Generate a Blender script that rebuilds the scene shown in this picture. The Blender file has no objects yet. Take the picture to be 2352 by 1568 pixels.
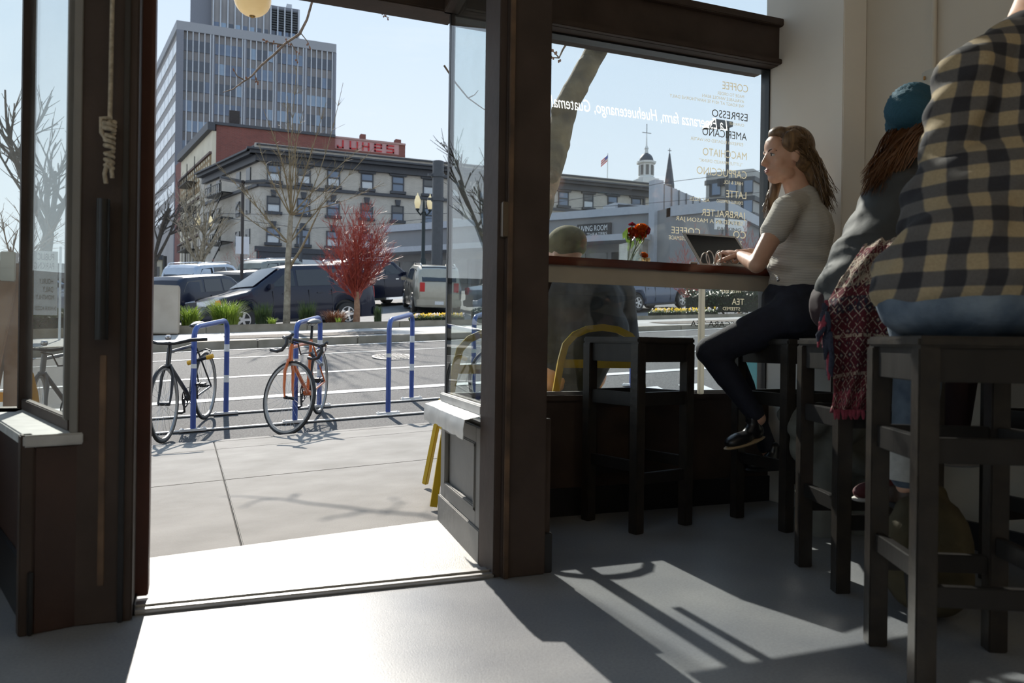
import bpy, bmesh, math, random
from mathutils import Vector as V, Matrix as M4, Quaternion
from bisect import bisect_right
R = math.radians
random.seed(7)
SC = bpy.context.scene
COL = SC.collection

# ---------------------------------------------------------------- camera
F_PX, YAW, ROLL = 1829.0, R(22), R(0.8)
CAM = V((-0.911, -3.159, 0.75))
_f = V((math.sin(YAW), math.cos(YAW), 0)); _r = V((math.cos(YAW), -math.sin(YAW), 0)); _z = V((0, 0, 1))
_R = _r*math.cos(ROLL) + _z*math.sin(ROLL); _U = _z*math.cos(ROLL) - _r*math.sin(ROLL)
cd = bpy.data.cameras.new('camera'); cam = bpy.data.objects.new('camera', cd); COL.objects.link(cam)
cd.sensor_width = 36; cd.lens = 36*F_PX/2352; cd.clip_start = .05; cd.clip_end = 2000
cd.dof.use_dof = True; cd.dof.focus_distance = 5.2; cd.dof.aperture_fstop = 4.5
m = M4((_R, _U, -_f)).transposed().to_4x4(); m.translation = CAM
cam.matrix_world = m
SC.camera = cam

# ---------------------------------------------------------------- sky, sun, exposure
SUN_EL, SUN_AZ = R(35), R(1.7)          # azimuth from +Y towards +X
w = bpy.data.worlds.new('sky'); SC.world = w; w.use_nodes = True
nt = w.node_tree; nt.nodes.clear()
tcw = nt.nodes.new('ShaderNodeTexCoord'); sx = nt.nodes.new('ShaderNodeSeparateXYZ'); nt.links.new(tcw.outputs['Generated'], sx.inputs[0])
rampw = nt.nodes.new('ShaderNodeValToRGB'); nt.links.new(sx.outputs['Z'], rampw.inputs[0])
els = rampw.color_ramp.elements; els[0].position = 0.0; els[0].color = (.84, .90, .95, 1); els[1].position = 1.0; els[1].color = (.33, .52, .80, 1)
e_ = els.new(.18); e_.color = (.76, .85, .95, 1); e_ = els.new(.45); e_.color = (.58, .73, .92, 1)
cn = nt.nodes.new('ShaderNodeTexNoise'); cn.inputs['Scale'].default_value = 2.2; cn.inputs['Detail'].default_value = 7; cn.inputs['Roughness'].default_value = .6
mpw = nt.nodes.new('ShaderNodeMapping'); mpw.inputs['Scale'].default_value = (1, 1, 5); nt.links.new(tcw.outputs['Generated'], mpw.inputs[0]); nt.links.new(mpw.outputs[0], cn.inputs['Vector'])
crw = nt.nodes.new('ShaderNodeMapRange'); crw.inputs['From Min'].default_value = .55; crw.inputs['From Max'].default_value = .8; crw.inputs['To Max'].default_value = .35; nt.links.new(cn.outputs['Fac'], crw.inputs[0])
mxw = nt.nodes.new('ShaderNodeMixRGB'); mxw.inputs[2].default_value = (.92, .94, .97, 1); nt.links.new(crw.outputs[0], mxw.inputs[0]); nt.links.new(rampw.outputs[0], mxw.inputs[1])
bg = nt.nodes.new('ShaderNodeBackground'); bg.inputs['Strength'].default_value = 1.12
wo = nt.nodes.new('ShaderNodeOutputWorld')
nt.links.new(mxw.outputs[0], bg.inputs[0]); nt.links.new(bg.outputs[0], wo.inputs[0])
sunvec = V((math.sin(SUN_AZ)*math.cos(SUN_EL), math.cos(SUN_AZ)*math.cos(SUN_EL), math.sin(SUN_EL)))
sl = bpy.data.lights.new('sun', 'SUN'); sl.energy = 6.0; sl.angle = R(0.53); sl.color = (1, .94, .85)
so = bpy.data.objects.new('sun', sl); COL.objects.link(so)
so.rotation_euler = sunvec.to_track_quat('Z', 'Y').to_euler(); so.location = (0, 20, 20)
vs = SC.view_settings
vs.view_transform = 'Standard'; vs.look = 'None'; vs.exposure = 0.0; vs.gamma = 1.0; vs.use_curve_mapping = False
SC.cycles.max_bounces = 8; SC.cycles.diffuse_bounces = 5; SC.cycles.glossy_bounces = 3; SC.cycles.transparent_max_bounces = 16; SC.cycles.use_adaptive_sampling = True; SC.cycles.adaptive_threshold = .06; SC.cycles.adaptive_min_samples = 16
SC.cycles.sample_clamp_indirect = 6; SC.cycles.caustics_reflective = False; SC.cycles.caustics_refractive = False

# ---------------------------------------------------------------- measuring helpers (photo pixels -> real places)
def ray(px, py): return _f + _R*((px-1176)/F_PX) + _U*((784-py)/F_PX)
def onY(px, py, Y):
    d = ray(px, py); return CAM + d*((Y-CAM.y)/d.y)
def onX(px, py, X):
    d = ray(px, py); return CAM + d*((X-CAM.x)/d.x)
def onZ(px, py, Z):
    d = ray(px, py); return CAM + d*((Z-CAM.z)/d.z)
def at(px, py, D): return CAM + ray(px, py)*D
def lerp(a, b, t): return a + (b-a)*t
def interp(x, pts):
    if x <= pts[0][0]: return pts[0][1]
    for (a, b), (c, d) in zip(pts, pts[1:]):
        if x <= c: return b + (d-b)*(x-a)/(c-a) if c > a else d
    return pts[-1][1]

# ---------------------------------------------------------------- materials
MATS = {}
def _c(c): return (c[0], c[1], c[2], 1)
def mat(name, col, rough=.6, metal=0, var=.12, scale=6, bump=0, bscale=60, col2=None, spec=.5, coat=0, emit=None, trans=0, detail=4, stretch=None):
    if name in MATS: return MATS[name]
    m = bpy.data.materials.new(name); m.use_nodes = True; nt = m.node_tree; N = nt.nodes; L = nt.links
    b = N['Principled BSDF']; b.inputs['Roughness'].default_value = rough; b.inputs['Metallic'].default_value = metal
    b.inputs['Specular IOR Level'].default_value = spec; b.inputs['Coat Weight'].default_value = coat; b.inputs['Coat Roughness'].default_value = .05
    if trans: b.inputs['Transmission Weight'].default_value = trans
    tc = N.new('ShaderNodeTexCoord'); src = tc.outputs['Object']
    if stretch:
        mp = N.new('ShaderNodeMapping'); mp.inputs['Scale'].default_value = stretch; L.new(src, mp.inputs[0]); src = mp.outputs[0]
    n = N.new('ShaderNodeTexNoise'); n.inputs['Scale'].default_value = scale; n.inputs['Detail'].default_value = detail; L.new(src, n.inputs['Vector'])
    cr = N.new('ShaderNodeValToRGB'); cr.color_ramp.elements[0].position = .3; cr.color_ramp.elements[1].position = .7
    if col2 is None:
        a = [max(0, x*(1-var)) for x in col]; c2 = [min(1, x*(1+var)) for x in col]
    else: a, c2 = col, col2
    cr.color_ramp.elements[0].color = _c(a); cr.color_ramp.elements[1].color = _c(c2)
    L.new(n.outputs['Fac'], cr.inputs[0]); L.new(cr.outputs[0], b.inputs['Base Color'])
    if bump:
        n2 = N.new('ShaderNodeTexNoise'); n2.inputs['Scale'].default_value = bscale; n2.inputs['Detail'].default_value = 5; L.new(src, n2.inputs['Vector'])
        bp = N.new('ShaderNodeBump'); bp.inputs['Strength'].default_value = bump; bp.inputs['Distance'].default_value = .01
        L.new(n2.outputs['Fac'], bp.inputs['Height']); L.new(bp.outputs[0], b.inputs['Normal'])
    if emit:
        b.inputs['Emission Color'].default_value = _c(emit[0]); b.inputs['Emission Strength'].default_value = emit[1]
    MATS[name] = m; return m

def leafmat(name, col, col2, tr=.5, scale=8):
    """thin petals and blades: part of the sunlight passes through"""
    if name in MATS: return MATS[name]
    m = mat(name, col, .45, scale=scale, col2=col2); N = m.node_tree.nodes; L = m.node_tree.links; b = N['Principled BSDF']; cr = [n for n in N if n.type == 'VALTORGB'][0]
    t = N.new('ShaderNodeBsdfTranslucent'); L.new(cr.outputs[0], t.inputs[0]); x = N.new('ShaderNodeMixShader'); x.inputs[0].default_value = tr
    L.new(b.outputs[0], x.inputs[1]); L.new(t.outputs[0], x.inputs[2]); L.new(x.outputs[0], N['Material Output'].inputs[0]); return m

def glass(name, tint=(1, 1, 1), dirt=.03, scale=6, refl=1.0, dirtcol=(.8, .8, .78)):
    """thin architectural pane: clear, fresnel reflection, film of dust"""
    if name in MATS: return MATS[name]
    m = bpy.data.materials.new(name); m.use_nodes = True; nt = m.node_tree; N = nt.nodes; L = nt.links
    N.remove(N['Principled BSDF']); out = N['Material Output']
    tr = N.new('ShaderNodeBsdfTransparent'); tr.inputs[0].default_value = _c(tint)
    gl = N.new('ShaderNodeBsdfGlossy'); gl.inputs['Roughness'].default_value = .0
    fr = N.new('ShaderNodeFresnel'); ge = N.new('ShaderNodeNewGeometry'); io = N.new('ShaderNodeMapRange'); io.inputs['To Min'].default_value = 1.5; io.inputs['To Max'].default_value = 1/1.5; L.new(ge.outputs['Backfacing'], io.inputs[0]); L.new(io.outputs[0], fr.inputs['IOR'])
    mu = N.new('ShaderNodeMath'); mu.operation = 'MULTIPLY'; mu.inputs[1].default_value = refl; L.new(fr.outputs[0], mu.inputs[0])
    mx = N.new('ShaderNodeMixShader'); L.new(mu.outputs[0], mx.inputs[0]); L.new(tr.outputs[0], mx.inputs[1]); L.new(gl.outputs[0], mx.inputs[2])
    tl = N.new('ShaderNodeBsdfTranslucent'); tl.inputs[0].default_value = _c(dirtcol)
    tc = N.new('ShaderNodeTexCoord'); n = N.new('ShaderNodeTexNoise'); n.inputs['Scale'].default_value = scale; n.inputs['Detail'].default_value = 8; n.inputs['Roughness'].default_value = .75
    L.new(tc.outputs['Object'], n.inputs['Vector'])
    mr = N.new('ShaderNodeMapRange'); mr.inputs['From Min'].default_value = .35; mr.inputs['From Max'].default_value = .85; mr.inputs['To Min'].default_value = dirt*.4; mr.inputs['To Max'].default_value = dirt*2.2
    L.new(n.outputs['Fac'], mr.inputs[0])
    m2 = N.new('ShaderNodeMixShader'); L.new(mr.outputs[0], m2.inputs[0]); L.new(mx.outputs[0], m2.inputs[1]); L.new(tl.outputs[0], m2.inputs[2])
    L.new(m2.outputs[0], out.inputs[0]); MATS[name] = m; return m

def brickmat(name, c1, c2, mortar, scale=1.0, rough=.85, rotx=True):
    if name in MATS: return MATS[name]
    m = bpy.data.materials.new(name); m.use_nodes = True; nt = m.node_tree; N = nt.nodes; L = nt.links
    b = N['Principled BSDF']; b.inputs['Roughness'].default_value = rough
    tc = N.new('ShaderNodeTexCoord'); sp = N.new('ShaderNodeSeparateXYZ'); L.new(tc.outputs['Object'], sp.inputs[0])
    ad = N.new('ShaderNodeMath'); L.new(sp.outputs[0], ad.inputs[0]); L.new(sp.outputs[1], ad.inputs[1])
    cb = N.new('ShaderNodeCombineXYZ'); L.new(ad.outputs[0], cb.inputs[0]); L.new(sp.outputs[2], cb.inputs[1])
    br = N.new('ShaderNodeTexBrick'); br.inputs['Scale'].default_value = scale
    br.inputs['Color1'].default_value = _c(c1); br.inputs['Color2'].default_value = _c(c2); br.inputs['Mortar'].default_value = _c(mortar)
    br.inputs['Mortar Size'].default_value = .02; br.inputs['Brick Width'].default_value = .5; br.inputs['Row Height'].default_value = .18
    L.new(cb.outputs[0], br.inputs['Vector'])
    n = N.new('ShaderNodeTexNoise'); n.inputs['Scale'].default_value = .5; n.inputs['Detail'].default_value = 6; L.new(tc.outputs['Object'], n.inputs['Vector'])
    mx = N.new('ShaderNodeMixRGB'); mx.blend_type = 'MULTIPLY'; mx.inputs[0].default_value = .3
    L.new(br.outputs[0], mx.inputs[1]); L.new(n.outputs['Fac'], mx.inputs[2]); L.new(mx.outputs[0], b.inputs['Base Color'])
    MATS[name] = m; return m

# ---------------------------------------------------------------- mesh helpers
class MB:
    def __init__(s): s.v = []; s.f = []
    def add(s, vs, fs):
        o = len(s.v); s.v += [V(p) for p in vs]; s.f += [tuple(i+o for i in f) for f in fs]; return s
    def hexa(s, p):   # 4 bottom (ccw from above) + 4 top
        return s.add(p, [(3, 2, 1, 0), (4, 5, 6, 7), (0, 1, 5, 4), (1, 2, 6, 5), (2, 3, 7, 6), (3, 0, 4, 7)])
    def box(s, x0, x1, y0, y1, z0, z1):
        return s.hexa([(x0, y0, z0), (x1, y0, z0), (x1, y1, z0), (x0, y1, z0), (x0, y0, z1), (x1, y0, z1), (x1, y1, z1), (x0, y1, z1)])
    def obox(s, c, ax, ay, az):   # centre and three half-axis vectors
        c = V(c); ax = V(ax); ay = V(ay); az = V(az)
        return s.hexa([c-ax-ay-az, c+ax-ay-az, c+ax+ay-az, c-ax+ay-az, c-ax-ay+az, c+ax-ay+az, c+ax+ay+az, c-ax+ay+az])
    def beam(s, a, b, wd, ht, up=(0, 0, 1)):
        a = V(a); b = V(b); d = b-a; u = V(up); sd = d.cross(u)
        if sd.length < 1e-6: sd = d.cross(V((1, 0, 0)))
        sd.normalize(); u = sd.cross(d).normalized()
        return s.obox((a+b)/2, d/2, sd*wd/2, u*ht/2)
    def prism(s, poly, vec):
        n = len(poly); vec = V(vec); p = [V(q) for q in poly]
        return s.add(p+[q+vec for q in p], [tuple(range(n))[::-1], tuple(range(n, 2*n))]+[(i, (i+1) % n, n+(i+1) % n, n+i) for i in range(n)])
    def tube(s, pts, rad, n=8, cap=True, flat=None):
        pts = [V(p) for p in pts]; k = len(pts)
        if not hasattr(rad, '__len__'): rad = [rad]*k
        t = (pts[1]-pts[0]).normalized(); a = t.orthogonal().normalized(); rings = []
        for i in range(k):
            if i == 0: d = pts[1]-pts[0]
            elif i == k-1: d = pts[-1]-pts[-2]
            else: d = (pts[i+1]-pts[i]).normalized()+(pts[i]-pts[i-1]).normalized()
            if d.length < 1e-9: d = t
            d.normalize(); q = t.rotation_difference(d); a = q @ a; t = d; b = t.cross(a)
            rings.append([pts[i]+(a*math.cos(2*math.pi*j/n)+b*math.sin(2*math.pi*j/n))*rad[i] for j in range(n)])
        o = len(s.v); s.v += [p for r_ in rings for p in r_]
        for i in range(k-1):
            for j in range(n):
                s.f.append((o+i*n+j, o+i*n+(j+1) % n, o+(i+1)*n+(j+1) % n, o+(i+1)*n+j))
        if cap:
            s.f.append(tuple(o+j for j in range(n))[::-1]); s.f.append(tuple(o+(k-1)*n+j for j in range(n)))
        return s
    def caps(s, p0, r0, p1, r1, n=12):   # tapered capsule with round ends
        p0 = V(p0); p1 = V(p1); d = p1-p0
        if d.length < 1e-6: d = V((0, 0, 1e-4)); p1 = p0+d
        d.normalize(); P = []; Rr = []
        for a in (-80, -50, -20): P.append(p0+d*r0*math.sin(R(a))); Rr.append(r0*math.cos(R(a)))
        for a in (20, 50, 80): P.append(p1+d*r1*math.sin(R(a))); Rr.append(r1*math.cos(R(a)))
        return s.tube(P, Rr, n)
    def chain(s, pts, rads, n=12):
        for i in range(len(pts)-1): s.caps(pts[i], rads[i], pts[i+1], rads[i+1], n)
        return s
    def ell(s, c, r, mtx=None, n=14, k=9):
        c = V(c); vs = []; fs = []
        for i in range(k+1):
            th = math.pi*i/k
            for j in range(n):
                ph = 2*math.pi*j/n
                p = V((r[0]*math.sin(th)*math.cos(ph), r[1]*math.sin(th)*math.sin(ph), r[2]*math.cos(th)))
                if i in (0, k): p = V((0, 0, r[2]*(1 if i == 0 else -1)))+V((1e-4*math.cos(ph), 1e-4*math.sin(ph), 0))
                vs.append(c+(mtx @ p if mtx else p))
        for i in range(k):
            for j in range(n): fs.append((i*n+j, (i+1)*n+j, (i+1)*n+(j+1) % n, i*n+(j+1) % n))
        fs.append(tuple(range(n))); fs.append(tuple(range(k*n, k*n+n))[::-1])
        return s.add(vs, fs)
    def lathe(s, c, prof, n=20, axis=(0, 0, 1), closed=False):   # prof: (radius, height)
        ax = V(axis).normalized(); a = ax.orthogonal().normalized(); b = ax.cross(a); c = V(c); o = len(s.v); k = len(prof)
        for r_, h in prof:
            for j in range(n):
                an = 2*math.pi*j/n; s.v.append(c+ax*h+(a*math.cos(an)+b*math.sin(an))*r_)
        m_ = k if closed else k-1
        for i in range(m_):
            for j in range(n):
                i2 = (i+1) % k; s.f.append((o+i*n+j, o+i*n+(j+1) % n, o+i2*n+(j+1) % n, o+i2*n+j))
        if not closed:
            s.f.append(tuple(o+j for j in range(n))[::-1]); s.f.append(tuple(o+(k-1)*n+j for j in range(n)))
        return s
    def grid(s, fn, nu, nv):
        o = len(s.v)
        for i in range(nu+1):
            for j in range(nv+1): s.v.append(V(fn(i/nu, j/nv)))
        for i in range(nu):
            for j in range(nv): s.f.append((o+i*(nv+1)+j, o+(i+1)*(nv+1)+j, o+(i+1)*(nv+1)+j+1, o+i*(nv+1)+j+1))
        return s
    def quad(s, a, b, c, d): return s.add([a, b, c, d], [(0, 1, 2, 3)])
    def mesh(s, name):
        me = bpy.data.meshes.new(name); me.from_pydata([tuple(p) for p in s.v], [], s.f); me.update(); return me
    def build(s, name, material, parent=None, smooth=None, bevel=0, thick=0):
        me = s.mesh(name)
        if bevel or smooth is not None or True:
            bm = bmesh.new(); bm.from_mesh(me)
            if thick:
                bmesh.ops.recalc_face_normals(bm, faces=bm.faces)
                bmesh.ops.solidify(bm, geom=bm.faces[:], thickness=thick)
            if bevel:
                bmesh.ops.recalc_face_normals(bm, faces=bm.faces)
                ed = [e for e in bm.edges if len(e.link_faces) == 2 and e.calc_face_angle(0) > R(40)]
                bmesh.ops.bevel(bm, geom=ed, offset=bevel, segments=2, affect='EDGES', clamp_overlap=True)
            bmesh.ops.recalc_face_normals(bm, faces=bm.faces); bm.to_mesh(me); bm.free()
        if smooth is not None:
            me.shade_smooth()
            if smooth < 180: me.set_sharp_from_angle(angle=R(smooth))
        if isinstance(material, (list, tuple)):
            for q in material: me.materials.append(q)
        else: me.materials.append(material)
        return link(me, name, parent)
def link(me, name, parent=None):
    o = bpy.data.objects.new(name, me); COL.objects.link(o)
    if parent is not None: o.parent = parent
    return o
def empty(name, loc=(0, 0, 0), rz=0):
    o = bpy.data.objects.new(name, None); COL.objects.link(o); o.location = loc; o.rotation_euler = (0, 0, rz); o.empty_display_size = .1
    return o
def tag(o, label=None, cat=None, group=None, kind=None):
    if label: o['label'] = label
    if cat: o['category'] = cat
    if group: o['group'] = group
    if kind: o['kind'] = kind
    return o
def kids(o): return [c for c in COL.objects if c.parent == o]
def settle(root, base):
    """parts were built in world space: move the root to the thing's base and re-express the parts"""
    base = V(base); done = set()
    def rec(o):
        for c in o.children:
            if c.type == 'MESH' and c.data.name not in done:
                c.data.transform(M4.Translation(-base)); done.add(c.data.name)
            rec(c)
    rec(root)
    if root.type == 'MESH': root.data.transform(M4.Translation(-base))
    root.location = base
    return root
def copy_tree(o, parent=None):
    c = o.copy(); COL.objects.link(c); c.parent = parent
    for ch in o.children: copy_tree(ch, c)
    return c
def struct(o, label=None):
    o['kind'] = 'structure'
    if label: o['label'] = label
    return o
def text_obj(body, name, material, parent, mtx, size=1.0, wfit=None, hfit=None, ext=.0004, shear=0, bold=0):
    cu = bpy.data.curves.new('t', 'FONT'); cu.body = body; cu.size = 1; cu.extrude = 0; cu.shear = shear; cu.offset = bold; cu.resolution_u = 3
    ob = bpy.data.objects.new('t', cu); COL.objects.link(ob)
    dg = bpy.context.evaluated_depsgraph_get(); me = bpy.data.meshes.new_from_object(ob.evaluated_get(dg))
    bpy.data.objects.remove(ob); bpy.data.curves.remove(cu)
    xs = [v.co.x for v in me.vertices]; x0, x1 = min(xs), max(xs)
    sx = (wfit/(x1-x0)) if wfit else size; sy = (hfit/.69) if hfit else size
    for v in me.vertices: v.co.x = (v.co.x-x0)*sx; v.co.y *= sy
    me.transform(mtx); me.name = name; me.materials.clear(); me.materials.append(material)
    return link(me, name, parent)
def blob(name, mb, material, parent=None, voxel=.008, smooth=4, fn=None):
    """fuse overlapping closed shapes into one continuous skin"""
    me = mb.mesh(name); ob = bpy.data.objects.new('b', me); COL.objects.link(ob)
    rm = ob.modifiers.new('r', 'REMESH'); rm.mode = 'VOXEL'; rm.voxel_size = voxel
    if smooth:
        sm = ob.modifiers.new('s', 'SMOOTH'); sm.factor = .5; sm.iterations = smooth
    dg = bpy.context.evaluated_depsgraph_get(); me2 = bpy.data.meshes.new_from_object(ob.evaluated_get(dg))
    bpy.data.objects.remove(ob); bpy.data.meshes.remove(me)
    me2.name = name; me2.shade_smooth(); me2.materials.clear()
    if fn:
        for v in me2.vertices: v.co = fn(v.co)
    if isinstance(material, (list, tuple)):
        for q in material: me2.materials.append(q)
    else: me2.materials.append(material)
    return link(me2, name, parent)
# ---------------------------------------------------------------- material library
wood_dark = mat('dark_brown_paint', (.058, .040, .032), .62, spec=.3, var=.25, scale=5, bump=.15, bscale=30)
wood_red = mat('red_brown_paint', (.085, .026, .016), .5, var=.25, scale=5, bump=.1, bscale=30)
wood_scuff = mat('scuffed_edge_wood', (.05, .03, .02), .6, var=.3, scale=9, col2=(.17, .10, .055), bump=.2, bscale=40)
black_rubber = mat('black_base', (.012, .012, .014), .45, var=.2)
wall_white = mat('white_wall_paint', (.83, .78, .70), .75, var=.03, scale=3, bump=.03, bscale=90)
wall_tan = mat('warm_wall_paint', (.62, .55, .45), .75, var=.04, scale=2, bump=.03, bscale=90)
ceil_mat = mat('ceiling_paint', (.62, .60, .56), .8, var=.03)
grey_paint = mat('grey_wood_paint', (.20, .19, .175), .55, var=.1, scale=7, bump=.12, bscale=35)
metal_flash = mat('sheet_metal', (.62, .62, .60), .38, metal=.75, var=.12, scale=10, bump=.06, bscale=12)
alu = mat('brushed_aluminium', (.55, .55, .55), .35, metal=1, var=.1)
black_metal = mat('black_metal', (.015, .015, .016), .35, metal=.2, var=.2)
steel = mat('steel', (.45, .45, .46), .3, metal=1, var=.15, scale=14)
chrome = mat('chrome', (.75, .75, .76), .08, metal=1, var=.03)
black_stain = mat('black_stained_wood', (.014, .012, .011), .42, var=.3, scale=14, stretch=(1, 1, .2), bump=.1, bscale=50)
stool_worn = mat('worn_black_wood', (.016, .014, .013), .38, scale=20, col2=(.035, .028, .022), bump=.12, bscale=50)
glass_win = glass('window_glass', (.96, .985, .98), .0055, 7)
glass_dirty = glass('dusty_window_glass', (.93, .96, .95), .02, 5, refl=.6)
glass_side = glass('sidelight_glass', (.94, .97, .96), .03, 4, refl=.7)

def floor_material():
    m = bpy.data.materials.new('sealed_concrete_floor'); m.use_nodes = True; N = m.node_tree.nodes; L = m.node_tree.links
    b = N['Principled BSDF']; b.inputs['Specular IOR Level'].default_value = .7
    tc = N.new('ShaderNodeTexCoord')
    n = N.new('ShaderNodeTexNoise'); n.inputs['Scale'].default_value = 2.2; n.inputs['Detail'].default_value = 8; L.new(tc.outputs['Object'], n.inputs['Vector'])
    cr = N.new('ShaderNodeValToRGB'); cr.color_ramp.elements[0].color = (.175, .187, .212, 1); cr.color_ramp.elements[1].color = (.285, .292, .30, 1)
    cr.color_ramp.elements[0].position = .3; cr.color_ramp.elements[1].position = .72
    n3 = N.new('ShaderNodeTexNoise'); n3.inputs['Scale'].default_value = 140; n3.inputs['Detail'].default_value = 3; L.new(tc.outputs['Object'], n3.inputs['Vector'])
    mg = N.new('ShaderNodeMixRGB'); mg.blend_type = 'OVERLAY'; mg.inputs[0].default_value = .35; L.new(cr.outputs[0], mg.inputs[1]); L.new(n3.outputs['Fac'], mg.inputs[2])
    L.new(n.outputs['Fac'], cr.inputs[0]); L.new(mg.outputs[0], b.inputs['Base Color'])
    mr = N.new('ShaderNodeMapRange'); mr.inputs['To Min'].default_value = .30; mr.inputs['To Max'].default_value = .42; L.new(n.outputs['Fac'], mr.inputs[0]); L.new(mr.outputs[0], b.inputs['Roughness'])
    n2 = N.new('ShaderNodeTexNoise'); n2.inputs['Scale'].default_value = 260; L.new(tc.outputs['Object'], n2.inputs['Vector'])
    bp = N.new('ShaderNodeBump'); bp.inputs['Strength'].default_value = .12; bp.inputs['Distance'].default_value = .004
    L.new(n2.outputs['Fac'], bp.inputs['Height']); L.new(bp.outputs[0], b.inputs['Normal'])
    return m
floor_mat = floor_material()

# ---------------------------------------------------------------- room shell
ZC = 3.5
XR = 1.82
fl = MB()
fl.box(-4, XR, -8, -.77, -.12, 0)
fl.prism([(.06, -.77, -.12), (XR, -.77, -.12), (XR, .03, -.12), (.06, .03, -.12)], (0, 0, .12))
fl.prism([(-4, -.77, -.12), (-1.19, -.77, -.12), (-1.43, .03, -.12), (-4, .03, -.12)], (0, 0, .12))
struct(fl.build('floor', floor_mat), 'dark grey sealed concrete cafe floor')
struct(MB().box(-4, XR, -8, -.6, ZC, ZC+.1).box(XR*0+.06, XR, -.6, .12, ZC, ZC+.1).box(-4, .06, -.6, .12, ZC, ZC+.1).build('ceiling', ceil_mat), 'plain painted cafe ceiling')
struct(MB().box(-4.1, XR+.1, -8.1, -8, 0, ZC).build('wall_back', wall_white), 'plain back wall of the cafe')
wl_ = struct(MB().box(-4.1, -4, -8, .12, 0, .8).box(-4.1, -4, -8, .12, 3.1, ZC).box(-4.1, -4, -8, -6.8, .8, 3.1).box(-4.1, -4, -1.6, .12, .8, 3.1).build('wall_left', wall_white), 'left wall of the cafe with an unseen window added for fill light')
MB().box(-4.06, -4.05, -6.8, -1.6, .8, 3.1).build('pane', glass_win, wl_)  # unseen opening, added so sky light fills the room from the side
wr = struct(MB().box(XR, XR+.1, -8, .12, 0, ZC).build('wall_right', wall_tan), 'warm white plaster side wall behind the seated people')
struct(MB().box(1.69, XR, -.5, .006, 0, ZC).build('wall_pier', wall_white, bevel=.004), 'white plaster pier at the right end of the window')
struct(MB().box(XR-.02, XR, -8, -.5, 0, .1).build('baseboard_right', black_rubber), 'black baseboard along the side wall')

# front wall: headers, transoms, low walls (inner face at Y = -.06)
wf = MB()
wf.box(.10, 1.70, -.09, .10, 2.09, 2.30)
wf.box(1.00, 1.10, -.09, .10, 2.30, ZC)
wf.box(.10, .20, -.09, .10, 2.30, ZC)
wf.box(-1.60, .10, -.02, .12, 2.10, 2.34)
wf.box(-4, -1.45, -.12, .10, 2.10, 2.34)
o = struct(wf.build('wall_front', wood_dark, bevel=.006), 'dark brown timber shopfront header')
MB().box(.10, 1.69, -.115, -.085, 2.09, 2.115).build('header_moulding', wood_dark, o, bevel=.004)
MB().box(.10, 1.70, -.12, -.09, 2.27, 2.305).build('header_cap', wood_dark, o, bevel=.004)
# hopper sash left of the transom divider
sash = MB().box(.20, 1.0, -.05, -.02, 2.32, 2.40).box(.95, 1.0, -.05, -.02, 2.40, ZC).box(.20, .25, -.05, -.02, 2.40, ZC)
so_ = struct(sash.build('window_4', wood_red, bevel=.003), 'red-brown transom sash above the window')
MB().box(.25, .95, -.04, -.034, 2.40, ZC).build('pane', glass_win, so_)
so_ = struct(MB().box(1.10, 1.69, -.02, .005, 2.30, 2.31).build('window_5', wood_dark), 'transom pane beside the plaster pier')
MB().box(1.10, 1.69, -.010, -.004, 2.31, ZC).build('pane', glass_win, so_)
# transoms over the door recess and left
struct(MB().box(-1.6, .10, .04, .046, 2.34, ZC).build('window_6', glass_win), 'transom pane above the doorway')
struct(MB().box(-4, -1.6, .04, .046, 2.34, ZC).build('window_7', glass_win), 'transom pane left of the doorway')
# low wall below the big window
lw = struct(MB().box(.10, 1.69, -.05, .10, 0, .50).build('wall_low_right', wood_dark), 'dark low wall below the lettered window')
MB().box(.10, 1.72, -.065, .02, .495, .52).build('sill', wood_dark, lw, bevel=.004)
MB().box(.10, 1.69, -.035, -.012, .52, .535).build('glazing_bead', alu, lw)
MB().box(.10, 1.69, -.065, -.05, 0, .12).build('base_strip', black_rubber, lw)
# the big lettered window
win = struct(MB().box(.085, 1.69, -.004, .004, .52, 2.09).build('window_1', glass_win), 'large shop window with mirrored menu lettering')
MB().box(1.683, 1.69, -.03, .03, .52, 2.09).build('window_frame', black_metal, win)
MB().box(.085, 1.69, -.03, .03, 2.082, 2.09).build('window_frame', black_metal, win)
MB().box(.305, .360, -.035, .035, .52, 2.085).build('mullion', wood_dark, win, bevel=.003)
# corner mullion of the recess
struct(MB().box(.070, .090, -.012, .012, .52, 2.10).build('trim_1', black_metal, bevel=.002), 'thin black corner mullion right of the doorway')

# posts of the doorway
pc = MB().box(.012, .160, -.82, -.64, 0, ZC)
pc = struct(pc.build('wall_post_right', wood_dark, bevel=.004), 'dark brown timber door post right of the doorway')
MB().box(-.012, .014, -.80, -.66, 0, ZC).build('jamb', wood_dark, pc, bevel=.003)
MB().box(.014, .030, -.828, -.818, 0, ZC).build('edge_bead', wood_scuff, pc, bevel=.002)
MB().box(-.004, .016, -.825, -.80, 1.08, 1.19).build('strike_plate', mat('painted_brass', (.13, .10, .07), .4, metal=.5), pc, bevel=.002)
MB().box(.158, .185, -.80, -.10, 0, .50).build('wainscot_end', wood_dark, pc, bevel=.003)
MB().box(.156, .190, -.81, -.69, 0, .13).build('post_base', black_rubber, pc, bevel=.003)
pl = MB().box(-1.190, -1.045, -.84, -.70, 0, ZC)
pl = struct(pl.build('wall_post_left', wood_dark, bevel=.004), 'dark brown timber door post left of the doorway')
MB().box(-1.196, -1.176, -.845, -.80, .5, ZC).build('edge_bead', grey_paint, pl, bevel=.002)
MB().box(-1.080, -1.066, -.848, -.838, 0, ZC).build('edge_bead', black_rubber, pl, bevel=.002)
MB().box(-1.128, -1.112, -.8425, -.838, .10, .70).build('scuff_strip', wood_scuff, pl, bevel=.002)
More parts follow.
